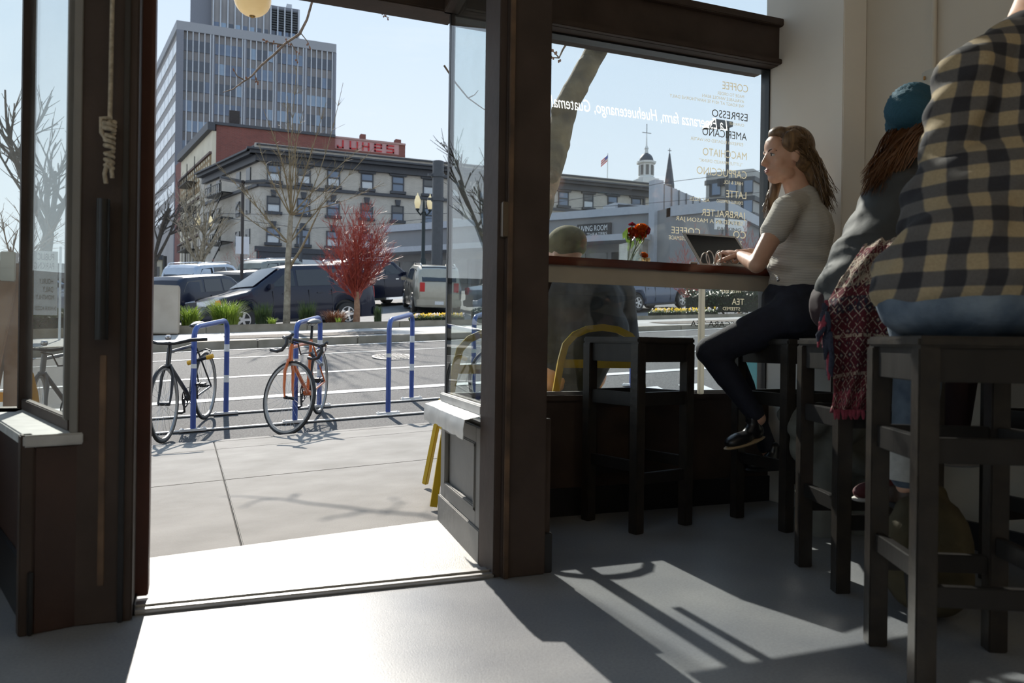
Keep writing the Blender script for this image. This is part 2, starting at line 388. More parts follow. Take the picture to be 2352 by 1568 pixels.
MB().box(-1.048, -1.012, -.70, -.60, .02, ZC).build('jamb', wood_red, pl, bevel=.003)
MB().box(-1.062, -1.040, -.80, -.68, 0, .03).build('foot_plate', black_rubber, pl)
hb = MB().box(-1.05, .02, -.82, -.64, 2.45, ZC)
struct(hb.build('wall_door_header', wood_dark), 'dark timber above the doorway')
# pull handle on the left post
ph = MB().tube([(-1.122, -.872, .74), (-1.122, -.872, 1.10)], .016, 12)
ph = tag(ph.build('pull_handle', black_metal, smooth=40), 'long black tubular pull handle on the left door post', 'handle')
for zz in (.80, 1.04): MB().tube([(-1.122, -.838, zz), (-1.122, -.872, zz)], .010, 8).build('standoff', black_metal, ph, smooth=40)
# rope with knot
rope_m = mat('cotton_rope', (.42, .36, .27), .9, var=.3, scale=90, bump=.4, bscale=200)
rp = MB(); pts = []
for i in range(60):
    z = 1.285+.0295*i; pts.append((-1.110+.0006*i*.3, -.870, z))
rp.tube(pts, .0055, 8)
rope = tag(rp.build('rope', rope_m, smooth=60), 'knotted cotton pull rope hanging beside the left door post', 'rope')
kn = MB()
def coil(c, r0, n, h, rr):
    P = []
    for i in range(n*14+1):
        a = 2*math.pi*i/14; P.append((c[0]+r0*math.cos(a), c[1]+r0*.8*math.sin(a), c[2]-h*i/(n*14)))
    kn.tube(P, rr, 7)
coil((-1.112, -.872, 1.300), .013, 2, .022, .0065)
coil((-1.110, -.872, 1.272), .010, 3, .040, .0058)
coil((-1.110, -.872, 1.225), .009, 3, .045, .0055)
kn.tube([(-1.104, -.872, 1.31), (-1.130, -.875, 1.305), (-1.128, -.876, 1.27), (-1.116, -.876, 1.25)], .006, 7)
kn.tube([(-1.112, -.874, 1.20), (-1.120, -.876, 1.165), (-1.116, -.876, 1.140)], .0055, 7)
kn.tube([(-1.108, -.874, 1.20), (-1.104, -.876, 1.175), (-1.102, -.876, 1.155)], .0055, 7)
kn.build('knot', rope_m, rope, smooth=60)

# threshold and recess floor
th = struct(MB().prism([(-1.05, -.80, 0), (0.0, -.80, 0), (0.0, -.715, 0), (-1.05, -.715, 0)], (0, 0, .014)).build('threshold', alu, bevel=.004), 'worn metal threshold strip of the open doorway')
MB().box(-1.05, 0, -.775, -.765, .013, .020).build('ridge', alu, th, bevel=.002)
def side_z(x, y): return .055*x - .019*y
rec = MB(); n_ = 8
plate = mat('pale_tread_plate', (.50, .49, .46), .42, var=.06, scale=20, bump=.25, bscale=220)
rec.grid(lambda u, v: (lerp(lerp(-1.05, -1.43, v), lerp(0, .07, v), u), lerp(-.72, .01, v), lerp(.004, side_z(lerp(-1.43, .07, u), 0)+.004, v)), 8, 6)
struct(rec.build('floor_recess', plate, thick=.05), 'pale worn ramp plate of the door recess')

# right side wall of the recess: panelled, painted grey
def P_(s, z, off=0):   # s 0 at the inner end, 1 at the street corner; off to the recess side
    a = V((.012, -.655, 0)); b = V((.070, 0, 0)); d = (b-a); nrm = V((-d.y, d.x, 0)).normalized()
    p = a+d*s+nrm*off; return V((p.x, p.y, z))
def panel_piece(s0, s1, z0, z1, o0, o1):
    mb = MB(); mb.hexa([P_(s0, z0, o1), P_(s0, z0, o0), P_(s1, z0, o0), P_(s1, z0, o1), P_(s0, z1, o1), P_(s0, z1, o0), P_(s1, z1, o0), P_(s1, z1, o1)]); return mb
ra = struct(panel_piece(0, 1, -.02, .47, -.06, 0).build('wall_recess_right', grey_paint), 'grey panelled low wall on the right of the door recess')
panel_piece(0, 1.02, -.03, .115, 0, .022).build('baseboard', grey_paint, ra, bevel=.003)
panel_piece(0, .12, .115, .455, 0, .014).build('stile', grey_paint, ra, bevel=.002)
panel_piece(.87, 1.0, .115, .455, 0, .014).build('stile', grey_paint, ra, bevel=.002)
panel_piece(.12, .87, .115, .165, 0, .014).build('rail', grey_paint, ra, bevel=.002)
panel_piece(.12, .87, .40, .455, 0, .014).build('rail', grey_paint, ra, bevel=.002)
for z0, z1 in ((.165, .182), (.383, .40)): panel_piece(.12, .87, z0, z1, .002, .020).build('moulding', grey_paint, ra, bevel=.004)
for s0, s1 in ((.12, .145), (.845, .87)): panel_piece(s0, s1, .165, .40, .002, .020).build('moulding', grey_paint, ra, bevel=.004)
sf = MB()
def flash(u, v):   # crumpled sheet metal sill cover
    s = lerp(0, 1.06, u); k = [(0, .505), (.055, .492), (.075, .488), (.080, .455), (.078, .425)]
    t = v*4; i = min(int(t), 3); off = lerp(k[i][0], k[i+1][0], t-i); z = lerp(k[i][1], k[i+1][1], t-i)
    j = random.uniform(-1, 1); 
    return P_(s, z+(.004*j if v > .9 else .001*j)-.01*math.sin(u*9)*max(0, v-.6), off+(.005*random.random() if v > .5 else 0))
sf.grid(flash, 18, 8); sf.build('sill_flashing', metal_flash, ra, thick=.002, smooth=35)
panel_piece(0, 1.0, .50, .535, 0, .022).build('glazing_bead', metal_flash, ra, bevel=.004)
g2 = struct(panel_piece(0, .985, .53, 2.10, -.008, -.002).build('window_2', glass_side), 'narrow sidelight pane right of the doorway')
panel_piece(0, 1.0, 2.10, 2.2, -.03, .03).build('top_rail', wood_dark, g2, bevel=.003)

# left side wall of the recess, seen from inside, splayed outward
def Q_(s, z, off=0):   # s 0 at the post, 1 at the street corner; off > 0 into the room
    a = V((-1.185, -.80, 0)); b = V((-1.425, -.03, 0)); d = b-a; nrm = V((-d.y, d.x, 0)).normalized()
    p = a+d*s+nrm*off; return V((p.x, p.y, z))
def qpiece(s0, s1, z0, z1, o0, o1):
    return MB().hexa([Q_(s0, z0, o0), Q_(s0, z0, o1), Q_(s1, z0, o1), Q_(s1, z0, o0), Q_(s0, z1, o0), Q_(s0, z1, o1), Q_(s1, z1, o1), Q_(s1, z1, o0)])
la = struct(qpiece(-.05, 1.0, 0, .47, -.02, .10).build('wall_recess_left', mat('brown_panel', (.045, .022, .016), .55, var=.3, scale=4, bump=.1), bevel=.004), 'brown panelled low wall on the left of the door recess')
qpiece(-.06, 1.0, .47, .50, -.01, .125).build('sill', mat('pale_worn_sill', (.50, .50, .49), .55, var=.15, scale=16), la, bevel=.004)
qpiece(-.06, 1.0, 0, .16, .10, .112).build('base_strip', black_rubber, la, bevel=.003)
for zz in (.05, .13): MB().lathe(Q_(-.04, zz, .112), [(.008, 0), (.007, .003), (0.001, .004)], 10, axis=(.95, .3, 0)).build('screw', steel, la)
qpiece(-.05, -.0, .0, .50, .10, .13).build('corner_post', wood_dark, la, bevel=.003)
qpiece(0, .97, .50, .535, -.004, .02).build('glazing_bead', wood_dark, la, bevel=.003)
g3 = struct(qpiece(0, .97, .53, 2.30, .004, .010).build('window_3', glass_dirty), 'dusty sidelight pane left of the doorway')
qpiece(.955, 1.0, .50, 2.35, -.012, .028).build('mullion', wood_dark, g3, bevel=.003)
qpiece(-.01, .02, .53, 2.35, .0, .03).build('jamb', grey_paint, g3, bevel=.003)
lf = struct(MB().box(-4, -1.43, -.10, .06, 0, .50).build('wall_low_left', wood_dark), 'dark low wall of the window left of the doorway')
MB().box(-4, -1.43, -.17, .0, .47, .50).build('sill', MATS['pale_worn_sill'], lf, bevel=.003)
struct(MB().box(-4, -1.44, -.034, -.028, .50, 2.12).build('window_8', glass_dirty), 'shop window at the far left edge')
for (x, zz) in ((-1.41, 1.9), (-1.41, 1.5), (-1.41, 1.1), (-1.41, .8)): MB().lathe(Q_(.975, zz, .028), [(.006, 0), (.001, .003)], 8, axis=(.95, .3, 0)).build('screw', black_metal, g3)

# conduit and switch box on the side wall
box_m = mat('painted_steel_box', (.52, .49, .42), .5, var=.08)
pj = onX(2150, 190, XR)
jb = empty('junction_box'); tag(jb, 'small painted junction box with conduit on the side wall', 'junction box')
MB().box(XR-.04, XR, pj.y-.035, pj.y+.035, pj.z-.05, pj.z+.05).build('box', box_m, jb, bevel=.008)
MB().box(XR-.046, XR-.038, pj.y-.030, pj.y+.030, pj.z-.042, pj.z+.042).build('cover_plate', box_m, jb, bevel=.003)
MB().tube([(XR-.05, pj.y+.012, pj.z+.008), (XR-.05, pj.y+.012, pj.z+.022)], .004, 8).build('toggle', mat('amber_toggle', (.45, .25, .08), .5), jb, smooth=40)
MB().tube([(XR-.014, pj.y+.0, pj.z+.05), (XR-.014, pj.y, ZC)], .010, 10).build('conduit', wall_tan, jb, smooth=40)
settle(jb, (XR, pj.y, pj.z))
# globe lamp in the door recess and two unseen ones added over the room as fill
globe_m = mat('cream_glass_globe', (.85, .66, .34), .25, var=.03, emit=((1, .72, .36), .35))
def globe_lamp(p, rad, ztop, label, power=0):
    g = empty('globe_pendant_lamp'); tag(g, label, 'lamp', 'globe pendant lamps')
    MB().ell(p, (rad, rad, rad), n=28, k=18).build('globe', globe_m, g, smooth=180)
    MB().lathe((p[0], p[1], p[2]+rad*.86), [(.03, 0), (.035, .01), (.03, .05), (.012, .06)], 16).build('fitter_cap', black_metal, g, smooth=40)
    MB().tube([(p[0], p[1], p[2]+rad+.04), (p[0], p[1], ztop)], .006, 8).build('stem', black_metal, g, smooth=40)
    MB().lathe((p[0], p[1], p[2]-rad-.002), [(.012, .004), (.010, 0), (.002, -.004)], 12).build('finial', mat('brass', (.4, .26, .1), .3, metal=1), g, smooth=40)
    settle(g, (p[0], p[1], ztop))
    if power:
        l_ = bpy.data.lights.new('fill_light', 'POINT'); l_.energy = power; l_.color = (1, .78, .5); l_.shadow_soft_size = rad*1.05  # point light added below the unseen globes to fill the room
        lo = bpy.data.objects.new('fill_light', l_); COL.objects.link(lo); lo.location = (p[0], p[1], p[2]-rad-.12)
gp = at(580, -4, 2.9)
globe_lamp(gp, .066, 2.62, 'cream glass globe lamp hanging in the doorway')
globe_lamp((-1.6, -3.9, 2.55), .11, ZC, 'added fill globe lamp over the room behind the viewer, left', 11)
globe_lamp((.35, -4.3, 2.55), .11, ZC, 'added fill globe lamp over the room behind the viewer, right', 11)
struct(MB().box(-1.62, .10, -.66, .10, 2.60, 2.66).build('ceiling_recess', wood_dark), 'dark soffit of the door recess')
# ---------------------------------------------------------------- street
conc = mat('sidewalk_concrete', (.22, .205, .185), .8, spec=.25, scale=3, col2=(.31, .29, .265), bump=.25, bscale=120, detail=8)
kerb_m = mat('kerb_concrete', (.20, .17, .12), .8, scale=4, col2=(.30, .26, .20), bump=.2, bscale=80, detail=8)
def asphalt_mat():
    m = mat('asphalt', (.06, .058, .056), .75, spec=.22, scale=60, col2=(.165, .16, .155), bump=.8, bscale=150, detail=2); return m
asphalt = asphalt_mat()
lot_m = mat('lot_asphalt', (.16, .155, .15), .8, spec=.3, scale=4, col2=(.24, .235, .23), bump=.4, bscale=80)
paint_w = mat('road_paint', (.62, .61, .58), .55, scale=25, col2=(.78, .77, .74), bump=.3, bscale=120)
paint_y = mat('yellow_road_paint', (.55, .38, .08), .6, scale=25, col2=(.70, .52, .2), bump=.3, bscale=120)
GR = .055
RY = [(4.05, -.135), (4.85, -.10), (5.65, -.02), (6.6, .062), (8.6, .214), (10.6, .43), (12.3, .555), (14, .62)]
def road_z(x, y): return interp(y, RY) + GR*x
def onroad(px, py):
    lo, hi = 4.0, 12.3
    for _ in range(40):
        m_ = (lo+hi)/2; p = onY(px, py, m_)
        if p.z < road_z(p.x, m_): hi = m_
        else: lo = m_
    return onY(px, py, lo)
# near sidewalk: slabs with open joints
JO = 3.30     # joint row (photo: long joint line)
swk = empty('sidewalk'); struct(swk, 'worn concrete sidewalk in front of the cafe')
XJ = [-9, -7.2, -5.4, -3.6, -2.45, -.72, 1.1, 2.9, 4.7, 6.5, 8.3]
for (ya, yb) in ((.012, 1.72), (1.728, JO-.004), (JO+.004, 3.84)):
    for xa, xb in zip(XJ, XJ[1:]):
        a, b = xa+.004, xb-.004
        mb = MB().hexa([(a, ya, side_z(a, ya)-.1), (b, ya, side_z(b, ya)-.1), (b, yb, side_z(b, yb)-.1), (a, yb, side_z(a, yb)-.1),
                        (a, ya, side_z(a, ya)), (b, ya, side_z(b, ya)), (b, yb, side_z(b, yb)), (a, yb, side_z(a, yb))])
        mb.build('slab', conc, swk, bevel=.004)
MB().hexa([(-9, 0, side_z(-9, 0)-.12), (8.3, 0, side_z(8.3, 0)-.12), (8.3, 3.84, side_z(8.3, 3.84)-.12), (-9, 3.84, side_z(-9, 3.84)-.12),
           (-9, 0, side_z(-9, 0)-.012), (8.3, 0, side_z(8.3, 0)-.012), (8.3, 3.84, side_z(8.3, 3.84)-.012), (-9, 3.84, side_z(-9, 3.84)-.012)]).build('joint_bed', mat('joint_dirt', (.05, .045, .04), .9), swk)
kb = empty('kerb'); struct(kb, 'concrete kerb along the cafe sidewalk')
for i in range(10):
    a = -9+1.75*i+.003; b = a+1.744
    MB().hexa([(a, 3.845, side_z(a, 3.845)-.35), (b, 3.845, side_z(b, 3.845)-.35), (b, 4.0, side_z(b, 4.0)-.35), (a, 4.0, side_z(a, 4.0)-.35),
               (a, 3.845, side_z(a, 3.845)), (b, 3.845, side_z(b, 3.845)), (b, 4.0, side_z(b, 4.0)), (a, 4.0, side_z(a, 4.0))]).build('kerb_stone', conc, kb, bevel=.012)
rd = MB(); ys = [3.95, 4.2]+[4.85, 5.65, 6.6, 7.6, 8.6, 9.6, 10.6, 11.5, 12.4]
rd.grid(lambda u, v: (lerp(-22, 60, u), ys[round(v*10)], road_z(lerp(-22, 60, u), ys[round(v*10)])), 40, 10)
road = struct(rd.build('road', asphalt), 'sunlit asphalt street with painted lane lines')
def line(y, wd, x0, x1, m_, name='lane_line'):
    mb = MB(); n = max(2, int((x1-x0)/3))
    mb.grid(lambda u, v: (lerp(x0, x1, u), y+(v-.5)*wd, road_z(lerp(x0, x1, u), y+(v-.5)*wd)+.006), n, 1)
    mb.build(name, m_, road)
line(6.6, .20, -20, 40, paint_w); line(8.6, .12, -20, 40, paint_w); line(10.6, .05, -20, 40, paint_w); line(12.05, .10, -20, 40, paint_w)
for k in range(5): # zebra bars / bike symbol to the right
    x = 3.35+.62*k; 
    mb = MB().grid(lambda u, v: (x+.32*u+.25*v, 3.98+.35+1.1*v, road_z(x+.32*u+.25*v, 4.33+1.1*v)+.006), 1, 6)
    mb.build('crossing_bar', paint_w, road)
# manhole cover
pm = onroad(905, 820)
mh = MB().lathe((0, 0, 0), [(.36, -.02), (.36, .004), (.33, .006), (.32, .003), (0.001, .003)], 32)
mh = tag(mh.build('manhole_cover', mat('cast_iron', (.22, .21, .20), .45, metal=.6, var=.2)), 'round ribbed manhole cover in the street', 'manhole cover')
for i in range(-4, 5):
    h = math.sqrt(.31**2-(i*.066)**2)
    MB().box(i*.066-.014, i*.066+.014, -h, h, .002, .011).build('rib', MATS['cast_iron'], mh)
mh.location = (pm.x, pm.y, road_z(pm.x, pm.y)+.008)
mh.rotation_euler = (math.atan(.1), -math.atan(GR), .3)

# far kerb, far sidewalk, planter
def far_z(x, y): return interp(y, [(12.3, .70), (15.0, .866)]) + .05*x
fk = empty('kerb_far'); struct(fk, 'concrete kerb on the far side of the street')
for i in range(20):
    a = -9+1.85*i+.004; b = a+1.842
    MB().hexa([(a, 12.28, far_z(a, 12.3)-.3), (b, 12.28, far_z(b, 12.3)-.3), (b, 12.5, far_z(b, 12.3)-.3), (a, 12.5, far_z(a, 12.3)-.3),
               (a, 12.30, far_z(a, 12.3)), (b, 12.30, far_z(b, 12.3)), (b, 12.5, far_z(b, 12.5)), (a, 12.5, far_z(a, 12.5))]).build('kerb_stone', kerb_m, fk, bevel=.015)
fs = MB().grid(lambda u, v: (lerp(-9, 32, u), lerp(12.5, 15.05, v), far_z(lerp(-9, 32, u), lerp(12.5, 15.05, v))), 20, 4)
fso = struct(fs.build('sidewalk_far', mat('pale_sidewalk_concrete', (.34, .32, .29), .75, scale=2, col2=(.44, .42, .39), bump=.2, bscale=80)), 'pale concrete sidewalk across the street')
for (xa, xb) in ((-.3, 2.9), (9.5, 12.5)):
    MB().grid(lambda u, v: (lerp(xa, xb, u), lerp(12.75, 13.7, v), far_z(lerp(xa, xb, u), lerp(12.75, 13.7, v))+.012), 6, 3).build('tree_pit', mat('bark_mulch', (.07, .05, .035), .9, scale=30, col2=(.26, .22, .18), bump=.8, bscale=60), fso)
pk = empty('planter_kerb'); struct(pk, 'low concrete planter kerb with soil in front of the parking lot')
def plt_z(x): return 1.031 + .044*x
for i in range(19):
    a = -9+2.1*i+.004; b = a+2.092
    if 4.9 < a < 4.9: continue
    MB().hexa([(a, 15.0, plt_z(a)-.25), (b, 15.0, plt_z(b)-.25), (b, 15.2, plt_z(b)-.25), (a, 15.2, plt_z(a)-.25),
               (a, 15.0, plt_z(a)), (b, 15.0, plt_z(b)), (b, 15.2, plt_z(b)), (a, 15.2, plt_z(a))]).build('kerb_stone', kerb_m, pk, bevel=.012)
soil_m = mat('planter_soil', (.045, .035, .025), .95, scale=20, col2=(.14, .11, .08), bump=.8, bscale=40)
MB().grid(lambda u, v: (lerp(-9, 31, u), lerp(15.2, 17.4, v), plt_z(lerp(-9, 31, u))-.03+.04*random.random()), 120, 8).build('soil', soil_m, pk)
# parking lot
def lot_z(x, y): return .80 + .057*x + .099*(min(y, 42)-20) + .02*max(0, y-42)
struct(MB().grid(lambda u, v: (lerp(-60, 130, u), 17.3+212*v**2, lot_z(lerp(-60, 130, u), 17.3+212*v**2)-.001), 40, 60).build('parking_lot', lot_m), 'sunlit parking lot across the street')
def on_lot(px, py):
    lo, hi = 17.4, 60
    for _ in range(40):
        m_ = (lo+hi)/2; p = onY(px, py, m_)
        if p.z < lot_z(p.x, m_): hi = m_
        else: lo = m_
    return onY(px, py, lo)

# ---------------------------------------------------------------- bike racks
blue_p = mat('blue_powder_coat', (.030, .075, .30), .28, var=.1, scale=10, coat=.4)
refl_w = mat('white_reflective_tape', (.72, .72, .70), .4, var=.08, scale=20)
galv = mat('galvanised_steel', (.72, .71, .69), .45, metal=.25, var=.15, scale=18)
def hoop(n, f, name, label, h=.985):
    n = V(n); f = V(f); n.z = road_z(n.x, n.y); f.z = road_z(f.x, f.y)
    root = empty(name); tag(root, label, 'bike rack', 'blue bike rack hoops')
    up = V((0, 0, h)); r_ = .10; d = (f-n); dl = d.normalized(); pts = [n+V((0, 0, .01))]
    a = n+up; b = f+up
    for k in range(7):
        t = R(90*k/6); pts.append(a+dl*r_*(1-math.cos(t))+V((0, 0, -r_+r_*math.sin(t))))
    for k in range(7):
        t = R(90*k/6); pts.append(b-dl*r_*(1-math.sin(t))+V((0, 0, -r_+r_*math.cos(t))))
    pts.append(f+V((0, 0, .01)))
    MB().tube(pts, .026, 12).build('tube', blue_p, root, smooth=50)
    for z0 in (.34, .66):
        MB().tube([f+V((0, 0, z0)), f+V((0, 0, z0+.075))], .0272, 12).build('reflective_band', refl_w, root, smooth=50)
    MB().tube([n+V((0, 0, .60)), n+V((0, 0, .64))], .0268, 12).build('label_band', refl_w, root, smooth=50)
    for p in (n, f):
        fo = MB(); dx = V((.24, 0, .24*GR)); fo.obox(p+V((0, 0, .022)), dx*.5, (0, .035, 0), (0, 0, .012)); fo = fo.build('foot_plate', galv, root, bevel=.003)
        for s_ in (-.42, .42): MB().lathe(p+dx*s_+V((0, 0, .033)), [(.012, 0), (.012, .008), (.006, .012)], 6).build('bolt', galv, fo)
    settle(root, n); return root
hoop((-.877, 4.90, 0), (-.558, 5.61, 0), 'bike_rack_hoop', 'blue hoop bike rack with the black bicycle locked to it')
hoop((.057, 4.93, 0), (.397, 5.65, 0), 'bike_rack_hoop', 'blue hoop bike rack with the orange bicycle locked to it')
hoop((1.001, 4.98, 0), (1.439, 5.70, 0), 'bike_rack_hoop', 'empty blue hoop bike rack right of the orange bicycle')
hoop((1.94, 5.00, 0), (2.38, 5.72, 0), 'bike_rack_hoop', 'blue hoop bike rack behind the sidelight glass')
p1 = onroad(1449, 905); hoop((p1.x-.1, 4.9, 0), (p1.x+.3, 5.6, 0), 'bike_rack_hoop', 'blue hoop bike rack beside the seated man outside')
hoop((-2.75, 4.85, 0), (-2.43, 5.56, 0), 'bike_rack_hoop', 'blue hoop bike rack seen through the left dusty pane')
hoop((-1.815, 4.87, 0), (-1.50, 5.58, 0), 'bike_rack_hoop', 'blue hoop bike rack left of the black bicycle')
for (yy, lab) in ((4.93, 'front bright steel rail under the bike racks'), (5.65, 'rear bright steel rail under the bike racks')):
    mb = MB().obox((.2, yy, road_z(.2, yy)+.012), (3.4, 0, 3.4*GR), (0, .03, 0), (0, 0, .006))
    o = mb.build('rack_rail', galv, bevel=.002); tag(o, lab, 'rail', 'steel rack rails')

# ---------------------------------------------------------------- bicycles
tyre_m = mat('tyre_rubber', (.018, .017, .016), .6, var=.2); black_p = mat('black_bike_paint', (.014, .014, .016), .3, var=.1, coat=.3)
orange_p = mat('orange_bike_paint', (.62, .13, .015), .25, var=.1, coat=.6); saddle_m = mat('black_saddle', (.03, .03, .032), .35, var=.15)
gum = mat('grey_rim', (.35, .34, .32), .35, metal=.7)
def bicycle(rear, front, steer, frame_m, drop, label, rim_m, yellow_lock=False, basket=False):
    rear = V(rear); front = V(front); fwd = front-rear; wb = fwd.length; fwd.normalize()
    side = V((0, 0, 1)).cross(fwd).normalized(); up = fwd.cross(side); X = M4((fwd, side, up)).transposed().to_4x4(); X.translation = rear
    root = empty('bicycle'); tag(root, label, 'bicycle', 'parked bicycles')
    rw = .342
    A = V((0, 0, rw)); BB = V((.43, 0, .285)); ST = V((.28, 0, .80)); HT = V((wb-.155, 0, .80)); HB = V((wb-.115, 0, .665)); FA = V((wb, 0, rw))
    ax = (HT-HB).normalized(); rot = M4.Translation(HB) @ M4.Rotation(steer, 4, ax) @ M4.Translation(-HB)
    def put(mb, name, m_, sm=50, st=False, par=None):
        T = X @ rot if st else X
        mb.v = [T @ p for p in mb.v]; return mb.build(name, m_, par or root, smooth=sm)
    def wheel(c, name, st):
        t = MB(); prof = [(rw-.014+.014*math.cos(a), .013*math.sin(a)) for a in [k*math.pi/4 for k in range(8)]]
        t.lathe(c, prof, 44, axis=(0, 1, 0), closed=True); wo_ = put(t, name, tyre_m, 60, st)
        r_ = MB().lathe(c, [(rw-.026, .010), (rw-.026, -.010), (rw-.046, -.008), (rw-.046, .008)], 44, axis=(0, 1, 0), closed=True); put(r_, 'rim', rim_m, 40, st, wo_)
        sp = MB()
        for k in range(28):
            a = 2*math.pi*k/28; b = a+(.5 if k % 2 else -.5); s_ = .028 if (k//2) % 2 else -.028
            sp.tube([c+V((.02*math.cos(b), s_, .02*math.sin(b))), c+V(((rw-.04)*math.cos(a), 0, (rw-.04)*math.sin(a)))], .0011, 3)
        so2 = put(sp, 'spokes', steel, None, st, wo_); so2['kind'] = 'stuff'
        put(MB().tube([c+V((0, -.05, 0)), c+V((0, .05, 0))], .016, 10), 'hub', black_metal, 50, st, wo_)
    wheel(A, 'rear_wheel', False); wheel(FA, 'front_wheel', True)
    fr = MB()
    for a, b, r_ in ((BB, ST, .016), (HT-ax*.02, ST-V((.0, 0, .02)), .016), (HB+ax*.02, BB, .019), (HB-ax*.01, HT+ax*.015, .021)): fr.tube([a, b], r_, 10)
    for s_ in (-1, 1):
        fr.tube([BB+V((-.03, s_*.03, 0)), A+V((0, s_*.06, 0))], .010, 8); fr.tube([ST+V((0, s_*.018, -.05)), A+V((0, s_*.06, 0))], .008, 8)
    fr.tube([BB+V((0, -.036, 0)), BB+V((0, .036, 0))], .024, 12)
    put(fr, 'frame', frame_m)
    fk_ = MB()
    for s_ in (-1, 1): fk_.tube([HB+V((0, s_*.022, -.005)), lerp(HB, FA, .3)+V((-.012, s_*.048, 0)), lerp(HB, FA, .75)+V((-.012, s_*.05, 0)), FA+V((0, s_*.05, 0))], [.013, .015, .012, .008], 8)
    fk_.tube([HB+V((0, -.03, 0)), HB+V((0, .03, 0))], .016, 8)
    put(fk_, 'fork', frame_m, 50, True)
    stt = HT+ax*.055; clamp = stt+V((.09, 0, .01))
    put(MB().tube([HT+ax*.01, stt+ax*.015], .016, 10).tube([stt, clamp], .014, 10), 'stem', black_metal, 50, True)
    hb_ = MB()
    if drop:
        for s_ in (-1, 1):
            hb_.tube([clamp, clamp+V((0, s_*.17, 0)), clamp+V((.035, s_*.2, 0)), clamp+V((.09, s_*.205, -.005)), clamp+V((.105, s_*.21, -.05)), clamp+V((.075, s_*.215, -.11)), clamp+V((.02, s_*.22, -.135)), clamp+V((-.06, s_*.222, -.14))], [.013, .014, .016, .017, .016, .016, .016, .016], 8)
        hbo = put(hb_, 'handlebar', saddle_m, 50, True)
        for s_ in (-1, 1):
            put(MB().tube([clamp+V((.07, s_*.205, .0)), clamp+V((.125, s_*.205, .02)), clamp+V((.15, s_*.205, .055))], [.016, .018, .012], 8), 'brake_hood', saddle_m, 50, True, hbo)
            put(MB().tube([clamp+V((.14, s_*.205, .045)), clamp+V((.155, s_*.205, -.02)), clamp+V((.135, s_*.205, -.09))], [.007, .006, .004], 6), 'brake_lever', chrome, 50, True, hbo)
    else:
        hb_.tube([clamp+V((-.10, -.32, .035)), clamp+V((-.04, -.2, .03)), clamp+V((0, -.07, .0)), clamp, clamp+V((0, .07, .0)), clamp+V((-.04, .2, .03)), clamp+V((-.10, .32, .035))], [.016, .016, .013, .013, .013, .016, .016], 8)
        hbo = put(hb_, 'handlebar', black_metal, 50, True)
        put(MB().lathe(clamp+V((-.05, 0, .03)), [(.02, 0), (.026, .01), (.026, .03), (.018, .04)], 12), 'bell', steel, 50, True, hbo)
    sp_t = ST+(ST-BB).normalized()*.14
    put(MB().tube([ST-(ST-BB).normalized()*.02, sp_t], .0135, 10), 'seat_post', black_metal)
    sd = MB(); secs = [(-.13, .065, .030), (-.09, .075, .034), (-.02, .055, .030), (.06, .028, .024), (.13, .020, .018), (.145, .012, .012)]
    sd.grid(lambda u, v: (lambda k, a: sp_t+V((secs[k][0], secs[k][1]*math.cos(a), .035+secs[k][2]*math.sin(a)*(1 if math.sin(a) > 0 else .5))))(round(u*5), 2*math.pi*v), 5, 16)
    sd.f += [tuple(range(0, 17)), tuple(range(5*17, 5*17+17))[::-1]]
    sdo = put(sd, 'saddle', saddle_m, 70)
    put(MB().tube([sp_t+V((-.09, .02, .02)), sp_t+V((.0, .02, .0)), sp_t+V((.10, .02, .025))], .0035, 6).tube([sp_t+V((-.09, -.02, .02)), sp_t+V((.0, -.02, .0)), sp_t+V((.10, -.02, .025))], .0035, 6), 'saddle_rails', steel, 50, False, sdo)
    cr = MB().lathe(BB+V((0, -.048, 0)), [(.088, -.003), (.094, 0), (.088, .003), (.07, .003), (.07, -.003)], 32, axis=(0, 1, 0), closed=True)
    for k in range(5): a = 2*math.pi*k/5; cr.tube([BB+V((0, -.048, 0)), BB+V((.078*math.cos(a), -.048, .078*math.sin(a)))], .006, 5)
    put(cr, 'chainring', black_metal)
    ca = R(62); cdv = V((math.cos(ca), 0, math.sin(ca)))*.17
    for s_ in (-1, 1):
        e_ = BB+cdv*s_+V((0, s_*.085, 0)); k_ = put(MB().tube([BB+V((0, s_*.065, 0)), e_], .010, 6), 'crank', black_metal)
        put(MB().obox(e_+V((0, s_*.045, 0)), (.045, 0, 0), (0, .035, 0), (0, 0, .011)), 'pedal', black_metal, None, False, k_)
    ch = MB(); 
    for s_ in (-1, 1): ch.tube([BB+V((0, -.048, s_*.09)), A+V((0, -.048, s_*.03))], .004, 5)
    put(ch, 'chain', black_metal)
    if yellow_lock:
        c = V((.40, .06, .66)); lk = MB().tube([c+V((.0, -.05, -.03)), c+V((0, .12, .02))], .016, 10); lk = put(lk, 'lock_bar', black_metal)
        ye = mat('yellow_lock_cap', (.85, .45, .02), .35)
        put(MB().tube([c+V((0, -.09, -.042)), c+V((0, -.03, -.024))], .022, 12), 'lock_cap', ye, 40, False, lk); put(MB().tube([c+V((0, .09, .012)), c+V((0, .15, .03))], .022, 12), 'lock_cap', ye, 40, False, lk)
        put(MB().tube([c+V((0, -.04, -.03)), c+V((-.09, -.03, .05)), c+V((-.13, .04, .08)), c+V((-.09, .10, .07)), c+V((0, .1, .015))], .008, 8), 'shackle', black_metal, 50, False, lk)
    else:
        c = ST+V((.08, .05, -.17)); lk = put(MB().tube([c+V((-.06, -.06, .05)), c+V((.04, .05, -.04))], .016, 10), 'lock_bar', black_metal)
        put(MB().tube([c+V((.02, .03, -.02)), c+V((.10, .10, -.06))], .020, 10), 'lock_cap', steel, 50, False, lk)
